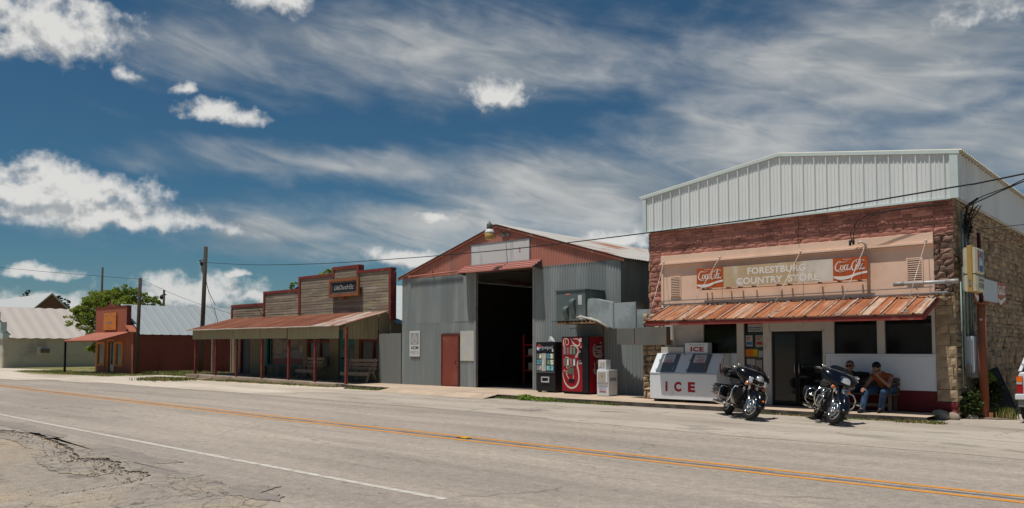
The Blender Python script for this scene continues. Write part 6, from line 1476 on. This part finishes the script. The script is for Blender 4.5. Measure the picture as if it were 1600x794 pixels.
def shopwin(x0, x1, mid, zr):
    w_ = obj('window', mbm((x0,x1,yb_+.10,yb_+.115,.75,2.5)), mat('dusty window glass', (.06,.062,.06), .15, var=.3, vs=1.5), PB)
    obj('window_frame', mbm((x0,x0+.10,yb_+.03,yb_+.099,.75,2.5),(x1-.06,x1,yb_+.03,yb_+.099,.75,2.5),(mid-.05,mid+.05,yb_+.03,yb_+.099,.75,2.5),(x0+.1,mid-.05,yb_+.035,yb_+.099,zr-.05,zr+.05),(mid+.05,x1-.06,yb_+.035,yb_+.099,zr-.05,zr+.05)), m_redtrim, w_)
    obj('apron', mbm((x0,x1,yb_+.02,yb_+.1,.1,.75)), m_khaki, w_)
shopwin(-34.25,-32.35,-33.2,1.98); shopwin(-29.98,-28.04,-29.0,2.0)
d2 = obj('door', mbm((-31.60,-30.32,yb_+.06,yb_+.10,.15,2.5)), m_teal, PB)
obj('pane', mbm((-31.45,-31.08,yb_+.052,yb_+.059,1.13,1.80),(-30.78,-30.45,yb_+.052,yb_+.059,1.13,1.80)), dglass, d2)
# sloping floor slab and worn edge
fl_ = MB().add([(-41.4,19.95,-.05),(-27.75,19.95,-.05),(-27.75,23,-.05),(-41.4,23,-.05),(-41.4,19.95,.27),(-27.75,19.95,.135),(-27.75,23,.135),(-41.4,23,.27)], [(0,3,2,1),(4,5,6,7),(0,1,5,4),(1,2,6,5),(2,3,7,6),(3,0,4,7)])
obj('porch_floor', fl_, mat('grey porch slab', (.22,.19,.155), .9, var=.2), PB)
sb = MB(); x = -41.45
while x < -27.9:
    l = random.uniform(1.2,2.3); x2 = min(x+l,-27.8); zt = .275 - (x+41.4)*.0098
    sb.box(x,x2-.03,19.80+random.uniform(-.04,.04),19.98,zt-.15,zt+.004)
    if random.random() < .75: sb.box(x+.1,x2-.2,19.66+random.uniform(-.06,.05),19.84,-.05,zt-.155)
    x = x2
obj('step', sb, mat('worn sandstone edge', (.33,.255,.185), .9, var=.3, vs=3, stretch=(.3,1,1), island=.15, bump=.5, bs=15), PB, bevel=.015)
dl = V((0,2.65,.70))
obj('porch_roof', MB().ribbed((-41.6,19.88,2.60), (1,0,0), dl, (0,-.25,.95), 11.6, dl.length, .076, .011, jag=.04), m_prust, PB)
obj('porch_roof', MB().ribbed((-30.0,19.90,2.605), (1,0,0), dl, (0,-.25,.95), 2.2, dl.length-.02, .076, .011, jag=.05), m_prust2, PB, label='pale patched end of the porch roof')
obj('roof_edge', MB().tube([(-41.6+k*.35,19.875+random.uniform(-.012,.012),2.595+random.uniform(-.012,.012)) for k in range(39)], .028, 5), mat('bare roof edge', (.42,.37,.32), .6, .2, var=.25, vs=4), PB)
obj('porch_skirt', MB().ribbed((-41.2,20.06,2.11), (1,0,0), (0,0,1), (0,-1,0), 4.0, .52, .2, .010, 'trap').ribbed((-37.2,20.055,2.10), (1,0,0), (0,0,1), (0,-1,0), 5.15, .53, .2, .010, 'trap').ribbed((-31.98,20.06,2.06), (1,0,0), (0,0,1), (0,-1,0), 3.95, .57, .2, .010, 'trap'), m_skirt, PB, label='ribbed olive skirt along the porch front')
obj('porch_skirt', MB().ribbed((-27.92,20.2,2.04), (0,1,0), (0,0,1), (1,0,0), 1.85, 1, .2, .010, 'trap', top=lambda a: .61+a*.262).ribbed((-27.91,22.12,2.04), (0,1,0), (0,0,1), (1,0,0), .45, 1, .2, .010, 'trap', top=lambda a: 1.11+a*.262), m_skirt, PB, label='ribbed olive skirt closing the right end')
for x in (-41.0,-38.8,-36.7,-34.3,-32.0,-29.9,-27.62):
    zf = .275 - (x+41.4)*.0098
    obj('post', mbm((x-.05,x+.05,20.10,20.20,zf,2.55)), m_redtrim, PB, bevel=.006)
for x, y in ((-44.3,22.8),(-42.0,22.75)):
    obj('post', mbm((x-.05,x+.05,y-.05,y+.05,.0,2.5)), mat('weathered timber', (0,0,0)), PB)
obj('beam', mbm((-41.3,-27.8,20.12,20.19,2.555,2.66),(-44.4,-41.7,22.74,22.82,2.45,2.55)), m_bench, PB)
rd = V((-7.05,0,2.42)); rd2 = V((7.05,0,2.42))
obj('roof', MB().ribbed((-27.62,22.9,2.74), (0,1,0), rd, (.33,0,.94), 13.3, rd.length, .3, .02, 'trap').ribbed((-41.72,22.9,2.74), (0,1,0), rd2, (-.33,0,.94), 13.3, rd.length, .3, .02, 'trap'), mat('pale blue grey roof', (.43,.46,.46), .6, .0, var=.06), PB)
cs = thing('hanging_sign', (-30.95,22.5,4.07), 'black chalkboard-like sign in brown wooden frame on the plank false front', 'sign')
m_brf = mat('brown stained frame', (.24,.085,.035), .6, var=.25, vs=3)
obj('frame', mbm((-32.12,-29.78,22.36,22.46,4.80,4.95),(-32.12,-29.78,22.36,22.46,4.08,4.23),(-32.12,-31.97,22.355,22.455,4.231,4.799),(-29.93,-29.78,22.355,22.455,4.231,4.799)), m_brf, cs, bevel=.008)
bo = obj('board', mbm((-31.97,-29.93,22.41,22.44,4.23,4.80)), mat('sign charcoal', (.022,.023,.026), .6, var=.2), cs)
obj('edge_line', mbm((-31.93,-29.97,22.402,22.409,4.755,4.775),(-31.93,-29.97,22.402,22.409,4.255,4.275),(-31.93,-31.91,22.402,22.409,4.276,4.754)), mat('sign grey line', (.25,.26,.27), .5), bo)
obj('lettering', text_mb('LifeChurch Etc', (-31.72,22.409,4.42), (1,0,0), (0,0,1), 1.50, .22, .005, bold=-.012, shear=.4), mat('chalk white', (.58,.58,.58), .6), bo)
obj('hanger', mbm((-31.2,-31.0,22.461,22.585,3.98,4.10),(-31.8,-31.7,22.461,22.58,4.82,4.9),(-30.2,-30.1,22.461,22.58,4.82,4.9)), m_brf, cs)
def slat_bench(loc, rz, label):
    t = thing('bench', (0,0,0), label, 'bench', 'wooden benches')
    m_ = mat('grey brown bench timber', (.23,.165,.125), .85, var=.25, vs=4, island=.25)
    P = lambda n, mb: obj(n, mb, m_, t, local=True)
    P('seat', mbm((-.85,.85,-.25,-.13,.42,.455),(-.85,.85,-.11,.01,.42,.455),(-.85,.85,.03,.15,.42,.455),(-.85,.85,-.285,-.252,.30,.455)))
    P('backrest', MB().box(-.85,.85,.22,.25,.55,.68).box(-.85,.85,.255,.285,.72,.85).box(-.85,.85,.29,.32,.90,1.02))
    for x in (-.72,.72):
        P('leg', MB().beam((x,-.24,.0),(x,.02,.62), .09,.04,(1,0,0))); P('leg', MB().beam((x,.45,.0),(x,.16,.42), .09,.04,(1,0,0)))
        P('back_post', MB().beam((x,.17,.38),(x,.33,1.05), .05,.09))
    t.location = loc; t.rotation_euler = (0,0,rz); return t
slat_bench((-28.65,21.55,.14), rad(8), 'weathered slat bench at the porch\'s right end below a red framed window')
slat_bench((-32.75,21.75,.18), rad(-5), 'weathered slat bench in the middle of the porch left of the teal door')

# ------------------------------------------------------------------ small red building at the left
RB = thing('red_building', (-54.8,21.3,0), 'small red metal building with orange window frames and pale long roof', 'building')
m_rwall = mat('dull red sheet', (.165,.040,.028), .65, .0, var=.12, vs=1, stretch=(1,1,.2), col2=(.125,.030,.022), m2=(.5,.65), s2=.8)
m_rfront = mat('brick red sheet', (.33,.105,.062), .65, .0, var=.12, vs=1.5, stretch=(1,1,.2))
m_or = mat('orange paint', (.60,.21,.025), .6, var=.1)
RX0, RX1, RY = -57.85, -51.75, 21.3
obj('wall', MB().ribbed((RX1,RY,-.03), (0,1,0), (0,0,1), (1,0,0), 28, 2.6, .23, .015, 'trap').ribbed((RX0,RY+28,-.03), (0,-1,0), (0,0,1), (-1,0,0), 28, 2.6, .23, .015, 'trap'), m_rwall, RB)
obj('wall_core', mbm((RX1-.2,RX1-.02,RY+.05,RY+28,-.05,2.5),(RX0+.02,RX0+.2,RY+.05,RY+28,-.05,2.5)), m_rwall, RB)
op = [(-57.62,-56.2,.55,1.97),(-55.62,-54.62,0,2.1),(-54.55,-53.25,.55,1.97)]
fr_ = MB()
for a, b, z0, z1 in ((RX0,-57.62,0,2.7),(-57.62,-56.2,0,.55),(-57.62,-56.2,1.97,2.7),(-56.2,-55.62,0,2.7),(-55.62,-54.62,2.1,2.7),(-54.62,-54.55,0,2.7),(-54.55,-53.25,0,.55),(-54.55,-53.25,1.97,2.7),(-53.25,RX1,0,2.7)):
    fr_.ribbed((a,RY,z0), (1,0,0), (0,0,1), (0,-1,0), b-a, z1-z0, .23, .015, 'trap')
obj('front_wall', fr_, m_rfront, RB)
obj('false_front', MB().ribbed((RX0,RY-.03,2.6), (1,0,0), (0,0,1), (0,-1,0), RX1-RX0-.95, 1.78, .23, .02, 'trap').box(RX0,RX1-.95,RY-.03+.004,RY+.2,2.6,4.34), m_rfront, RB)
obj('cap', mbm((RX0-.05,RX1-.9,RY-.08,RY+.22,4.36,4.42),(RX1-.95,RX1-.90,RY-.06,RY+.22,2.6,4.359)).prism([(-.55,0),(.55,0),(.40,.10),(.2,.12),(0,.32),(-.2,.12),(-.4,.10)], (-55.35,RY-.06,4.42), (1,0,0), (0,0,1), (0,.1,0)), m_rwall, RB)
for i, (a, b, z0, z1) in enumerate(op):
    if i == 1:
        o2 = obj('door', mbm((a+.42,b-.05,RY+.04,RY+.07,.1,2.05)), mat('dark doorway glass', (.03,.03,.032), .15, var=.2), RB)
        obj('frame', mbm((a-.12,a,RY-.05,RY+.05,0,2.2),(b,b+.06,RY-.05,RY+.05,0,2.2),(a,b,RY-.05,RY+.05,2.1,2.22)), m_or, o2)
        obj('screen_door', mbm((a+.36,a+.42,RY-.02,RY+.03,.1,2.05),(b-.10,b-.05,RY-.02,RY+.03,.1,2.05),(a+.42,b-.10,RY-.02,RY+.03,.1,.55)), mat('white screen door', (.5,.5,.5), .5), o2)
        obj('jamb', mbm((a,a+.36,RY+.05,RY+.5,.05,2.1)), mat('dark jamb', (.05,.03,.025), .8), o2)
    else:
        o2 = obj('window', mbm((a+.25,b-.22,RY+.02,RY+.04,z0,z1)), mat('grey window pane', (.10,.115,.12), .12, var=.35, vs=1.2), RB)
        obj('frame', mbm((a,a+.25,RY-.05,RY+.06,z0-.1,z1+.1),(b-.22,b,RY-.05,RY+.06,z0-.1,z1+.1),(a+.25,b-.22,RY-.05,RY+.06,z1-.05,z1+.1),(a+.25,b-.22,RY-.05,RY+.06,z0-.1,z0+.03)), m_or, o2)
aw2 = V((0,2.05,.58))
obj('awning', MB().ribbed((RX0,19.25,2.13), (1,0,0), aw2, (0,-.3,.95), RX1-RX0-.3, aw2.length, .23, .015, 'trap'), mat('paler red awning sheet', (.36,.12,.075), .6, var=.1, vs=1.5), RB)  # awning sheet is a little paler red than the front
obj('awning_post', mbm((-57.8,-57.68,19.28,19.40,0,2.12)), black_satin, RB)
obj('awning_fascia', mbm((RX0,RX1-.3,19.24,19.27,2.05,2.12)), m_rwall, RB)
r1 = V((-3.25,0,2.05))
obj('roof', MB().ribbed((RX1+.25,RY+.35,2.52), (0,1,0), r1, (.5,0,.85), 28, r1.length, .6, .018, 'trap').ribbed((RX0-.25,RY+.35,2.52), (0,1,0), V((3.1,0,2.05)), (-.5,0,.85), 28, 3.72, .6, .03, 'trap'), mat('pale blue metal roof', (.305,.335,.345), .6, .0, var=.05, vs=.6, spec=.2), RB)
obj('roof_flashing', MB().beam((RX1+.2,RY-.05,2.66),(RX1-.7,RY+.0,3.1), .5,.04), m_rfront, RB)
obj('step', mbm((-58,-53.5,20.2,21.25,-.05,.06)), m_walk, RB)
os_ = thing('orange_sign', (-55.2,21.2,2.86), 'faded orange sign board with blue lettering on the red false front', 'sign')
obj('board', mbm((-56.22,-54.2,21.17,21.22,2.86,4.0)), mat('faded orange board', (.52,.18,.022), .6, var=.08, vs=2, col2=(.55,.22,.05), m2=(.5,.7), s2=1.5), os_)
m_ol = mat('washed blue lettering', (.20,.14,.16), .7, var=.25, vs=6)
obj('lettering', text_mb('TEX', (-56.10,21.17,3.72), (1,0,0), (0,0,1), .55, .17, .004).join(text_mb('CO', (-55.30,21.17,3.80), (1,0,0), (0,0,1), .5, .17, .004)).join(text_mb('NY', (-54.70,21.17,3.66), (1,0,0), (0,0,1), .38, .16, .004)).join(text_mb('&', (-55.48,21.17,3.52), (1,0,0), (0,0,1), .16, .14, .004)).join(text_mb('WEZ', (-55.90,21.17,3.24), (1,0,0), (0,0,1), 1.15, .18, .004, bold=.03)).join(text_mb('CL', (-55.62,21.17,2.96), (1,0,0), (0,0,1), .62, .16, .004)), m_ol, os_)

# ------------------------------------------------------------------ white barn, brick gable house
WB_ = thing('white_barn', (-80,22,0), 'long white board barn with bright white metal roof at the far left', 'barn')
m_bw = mat('white board siding', (.52,.47,.36), .7, var=.05, vs=.5, col2=(.34,.31,.26), m2=(.5,.7), s2=.4)
sdg = MB()
for k in range(17): sdg.add([(-75.0,20.4,.02+k*.15),(-75.0,44,.02+k*.15),(-75.03,44,.17+k*.15),(-75.03,20.4,.17+k*.15)], [(0,1,2,3)])
sdg.box(-85,-75.05,20.4,44,0,2.5).prism([(-85.4,2.5),(-74.9,2.5),(-80.1,5.25)], (0,20.4,0), (1,0,0), (0,0,1), (0,.2,0))
obj('wall', sdg, m_bw, WB_)
r3 = V((-5.4,0,2.80))
obj('roof', MB().ribbed((-74.7,20.75,2.48), (0,1,0), r3, (.45,0,.9), 23.5, r3.length, .9, .035, 'sine').ribbed((-85.5,20.75,2.48), (0,1,0), V((5.4,0,2.8)), (-.45,0,.9), 23.5, r3.length, .9, .035, 'sine'), mat('bright white roof', (.455,.405,.36), .5, .0, var=.04, vs=.8), WB_)
obj('parapet', mbm((-85.4,-74.6,20.25,20.7,2.4,2.9),(-84.2,-75.2,20.25,20.7,2.9,3.8),(-82.5,-77,20.25,20.7,3.8,4.7)), mat('pale green board', (.40,.46,.42), .7), WB_)
obj('vent_box', mbm((-75.0,-74.65,23.2,23.8,1.25,1.6)), mat('brown unit', (.13,.09,.07), .7), WB_); obj('frame', mbm((-75.0,-74.96,22.9,24.15,1.08,1.72)), m_frame, WB_)
HS = thing('gabled_house', (-113,38,0), 'house with brown brick gable and pale roof beyond the white barn', 'house')
obj('wall', mbm((-136,-113.2,34.3,37.8,0,6.7)).prism([(34.1,6.65),(37.95,6.65),(36.0,8.55)], (-113.2,0,0), (0,1,0), (0,0,1), (.2,0,0)), mat('brown brick', (.17,.085,.055), .9, var=.25, vs=3), HS)
obj('roof', MB().prism([(33.9,6.55),(36.0,8.6),(38.15,6.55),(38.15,6.72),(36.0,8.8),(33.9,6.72)], (-139,0,0), (0,1,0), (0,0,1), (26.4,0,0)), mat('pale house roof', (.46,.47,.46), .6, var=.05), HS)

# ------------------------------------------------------------------ trees
m_tleaf = mat('tree leaf', (.23,.29,.04), .65, transl=.4, var=.25, vs=.5, island=.5)
m_tleaf2 = mat('yellow green leaf', (.29,.325,.045), .65, transl=.4, var=.25, vs=.4, island=.5)
m_dleaf = mat('dark needle leaf', (.018,.032,.018), .75, var=.3, island=.4)
m_bark = mat('grey bark', (.10,.075,.055), .9, var=.3, vs=5, stretch=(1,1,.3), bump=.5)
def tree(loc, blobs, n, size, label, leafm, tr=.16, group='trees behind the buildings', name='tree'):
    t = thing(name, loc, label, 'tree', group); L0 = V(loc)
    tb = MB(); cr = MB(); tot = sum(b[1]**2 for b in blobs); top = max(b[0][2] for b in blobs)
    cx = sum(b[0][0] for b in blobs)/len(blobs); cy = sum(b[0][1] for b in blobs)/len(blobs)
    fork = V((L0.x*.6+cx*.4, L0.y*.6+cy*.4, L0.z+(top-L0.z)*.45))
    tb.tube([L0, L0.lerp(fork,.5)+V((.05,.03,0)), fork], [tr,tr*.8,tr*.65], 9)
    for c, r in blobs:
        c = V(c); tb.tube([fork, fork.lerp(c,.5)+V((random.uniform(-.2,.2),random.uniform(-.2,.2),.15)), c], [tr*.5,tr*.28,tr*.08], 6)
        k = int(n*r*r/tot); sub = []
        for q in range(max(8, int(k/45))):
            d = V((random.gauss(0,1),random.gauss(0,1),random.gauss(0,.8))); d.normalize(); e = c + d*r*random.uniform(.45,1.0)
            sub.append(e); tb.tube([c, c.lerp(e,.6), e], [tr*.10,tr*.06,tr*.02], 4)
        for e in sub: q_ = random.uniform(.6,1.25); leafcloud(cr, e, (r*.30*q_,r*.30*q_,r*.20*q_), int(k/len(sub)*q_), size*random.uniform(.7,1.2), .7)
    obj('trunk', tb, m_bark, t); obj('crown', cr, leafm, t); return t
def bl(c, r): return (c, r)
R_ = V((.742,.67,0))
c0 = V((-66.3,24.2,0))
tree((-65.5,25.0,-.03), [bl(tuple(c0+R_*dx+V((0,0,z))), r) for dx, z, r in ((-1.5,3.9,.75),(-.9,4.4,.9),(-.2,4.9,.95),(.5,5.3,.9),(1.0,4.8,1.0),(1.4,5.7,.6),(.3,3.8,1.0),(-.6,3.5,.7),(1.2,3.6,1.0),(.6,2.6,.9),(1.3,2.2,.8),(.3,1.9,.7),(.1,1.5,.5),(1.0,1.5,.5),(2.2,4.6,1.0),(2.4,5.2,.8))], 15000, .10, 'bushy green tree between the white barn and the red building', m_tleaf, .14)
c0 = V((-150,60,0))
tree((-150,60,0), [bl(tuple(V((-153.6,58.1,1.0))+R_*dx+V((0,0,z))), r) for dx, z, r in ((-3.2,8.6,1.6),(-1.6,9.8,1.7),(.4,10.6,1.6),(2.4,10.0,1.6),(3.8,9.0,1.4),(0,8.4,2.2),(-4.2,8.0,1.4),(1.8,8.2,2))], 9000, .20, 'broad leafy tree rising left above the pale roof of the red building', m_tleaf2, .3)
tree((-140,60,0), [bl(tuple(V((-142.2,57.6,1.2))+R_*dx+V((0,0,z))), r) for dx, z, r in ((-3.0,9.6,1.6),(-1.2,10.2,1.5),(.8,10.1,1.5),(2.6,9.0,1.4),(4.2,8.3,1.2),(0,8.2,2),(5.4,7.9,.8))], 8000, .20, 'broad leafy tree rising right above the red building\'s pale roof', m_tleaf, .3)
tree((-65,45,0), [bl((-65.4,45,8.7), .8), bl((-65.0,45.6,9.2), .5), bl((-66.5,45,7.9), .8), bl((-64.2,45,7.8), .9)], 2200, .13, 'tree top showing right behind the plank false front\'s middle step', m_tleaf2, .2)
tree((-70.5,45,0), [bl((-70.6,45,7.95), .6), bl((-70.0,45.2,7.3), .7), bl((-71.2,45,7.0), .7)], 1300, .12, 'small tree top showing above the lower step of the plank false front', m_tleaf, .2)
tree((-57.0,45,0), [bl((-57.2,45,8.35), .35), bl((-56.9,45,7.8), .5)], 500, .11, 'tiny tree top beside the raised cap of the plank false front', m_tleaf2, .15)
tree((-143.5,42,0), [bl((-143.5,42,10.3), .5), bl((-143.0,42.2,10.8), .4), bl((-144.4,42,10.0), .45), bl((-142.5,42,10.2), .4)], 900, .12, 'dark conifer tip rising over the house roof', m_dleaf, .12, 'conifers by the brick house', 'conifer')
tree((-126.9,42,0), [bl((-127.2,42,8.0), .75), bl((-127.9,42,8.9), .6), bl((-126.0,42.3,8.3), .6), bl((-125.6,42,7.4), .7), bl((-127.0,42,6.8), .9)], 2200, .14, 'dark conifer right of the brown brick gable', m_dleaf, .15, 'conifers by the brick house', 'conifer')

# ------------------------------------------------------------------ the far side of the road, mirrored in the shop windows
AH = thing('white_house', (-19,-18,0), 'white gabled house across the road, mirrored in the shop window over the bench', 'house')
m_hw = mat('white clapboard', (.62,.61,.58), .6, var=.05)
obj('wall', MB().box(-23.5,-15,-26,-16,-.05,3.0).prism([(-23.6,3.0),(-14.9,3.0),(-19.25,5.4)], (0,-26,0), (1,0,0), (0,0,1), (0,10,0)), m_hw, AH)
obj('roof', MB().prism([(-24.2,2.75),(-19.25,5.5),(-14.3,2.75),(-14.3,2.95),(-19.25,5.72),(-24.2,2.95)], (0,-26.4,0), (1,0,0), (0,0,1), (0,10.9,0)), mat('grey shingle', (.30,.29,.27), .9, var=.2, vs=4), AH)
for x in (-22.4,-17.6):
    wv = obj('window', mbm((x,x+1.1,-16,-15.97,.9,2.3)), dglass, AH); obj('window_frame', mbm((x-.1,x,-16,-15.94,.8,2.4),(x+1.1,x+1.2,-16,-15.94,.8,2.4),(x,x+1.1,-16,-15.94,2.3,2.4),(x,x+1.1,-16,-15.94,.8,.9)), m_frame, wv)
obj('door', mbm((-20.2,-19.2,-16,-15.96,.05,2.1)), m_rwall, AH)
for k, (x, y, h, lab) in enumerate(((-31,-19,6.5,'round green tree left of the white house across the road'),(-8,-20,7.5,'tall green tree right of the white house across the road'),(6,-24,7,'broad green tree farthest right across the road'),(-45,-22,8,'broad green tree farthest left across the road'))):
    tree((x,y,-.03), [bl((x+dx,y+dy,h*.55+dz), r) for dx, dy, dz, r in ((-1.8,0,-.3,2.0),(1.7,.4,0,2.0),(0,-.6,1.4,2.0),(.3,.8,-1.2,2.2),(-.6,.2,.4,2.2))], 2600, .24, lab, m_tleaf, .22, 'trees across the road')

# ------------------------------------------------------------------ poles and cables
m_pole = mat('creosoted pole', (.055,.042,.034), .9, var=.25, vs=4, stretch=(1,1,.2))
def pole(loc, topv, r0, r1, label, extra=None):
    t = thing('utility_pole', loc, label, 'utility pole', 'utility poles')
    obj('shaft', MB().cyl(loc, topv, r0, r1, 12), m_pole, t)
    if extra: obj('hardware', extra, black_satin, t)
pole((-46.95,23.4,-.05), (-46.65,23.45,7.9), .14, .115, 'tall dark utility pole at the left end of the porch building', MB().tube([(-46.75,23.4,7.1),(-46.95,23.2,7.05),(-47.25,23.5,6.95)], .03, 6).ball((-47.2,23.5,6.9), (.18,.12,.16), 8).tube([(-47.1,23.5,6.8),(-47.12,23.5,6.3)], .03, 5).tube([(-47.3,23.5,6.8),(-47.28,23.5,6.4)], .02, 5))
pole((-50.25,20.9,-.05), (-50.05,20.95,6.0), .115, .10, 'shorter grey utility pole standing before the red building wall')
pole((-107.2,40,-.05), (-107.0,40,12.0), .17, .12, 'far thin utility pole rising behind the red false front')
pole((-133.9,60,0), (-133.8,60,11.5), .22, .18, 'far short pole top right of the trees', MB().box(-134.8,-133,59.9,60.1,10.6,10.75).ball((-134.6,60,10.3), .4, 8))
def wire(pts, r, label, base):
    tag(obj('wire', MB().tube(catmull3(pts), r, 5), blk, base=base), label, 'wire', 'overhead wires')
def catmull3(P, k=6):
    P = [V(p) for p in P]; out = []; n = len(P)
    for i in range(n-1):
        a, b, c, d = P[max(i-1,0)], P[i], P[i+1], P[min(i+2,n-1)]
        for j in range(k):
            t = j/k; out.append(.5*((2*b)+(c-a)*t+(2*a-5*b+4*c-d)*t*t+(3*b-a-3*c+d)*t*t*t))
    out.append(P[-1]); return out
wire([(-46.66,23.35,6.92),(-38,21.69,6.03),(-29.47,20.05,5.35),(-22.18,18.65,4.91),(-17.9,17.83,4.69),(-14.83,17.23,4.56),(-10.41,16.38,4.44),(-6.3,15.6,4.37),(-3.41,15.04,4.40),(-2.35,14.84,4.44),(4,13.6,4.8),(12,12,5.6)], .014, 'long black overhead wire crossing from the tall pole past the stone store', (-30,20,5.5))
wire([(-46.8,23.4,6.9),(-52.5,26.6,5.75),(-58,30,5.0)], .022, 'short service wire dropping left from the tall pole towards the red building', (-50,25,6))
wire([(-50.06,20.95,5.92),(-54.94,18.21,6.42),(-59.1,15.77,6.89),(-80,3,9.5)], .012, 'wire leaving the shorter pole to the far left', (-55,18,6.3))
wire([(-50.06,20.95,5.93),(-45.8,21.83,4.55),(-41.82,22.58,3.6)], .009, 'thin wire sloping from the shorter pole to the plank false front', (-46,21.8,4.6))
wire([(-46.7,23.4,6.6),(-45.9,23.3,5.0),(-44.6,23.1,3.3),(-44.3,22.8,2.5)], .006, 'thin guy wire dropping from the tall pole to the porch', (-45.9,23.3,5))
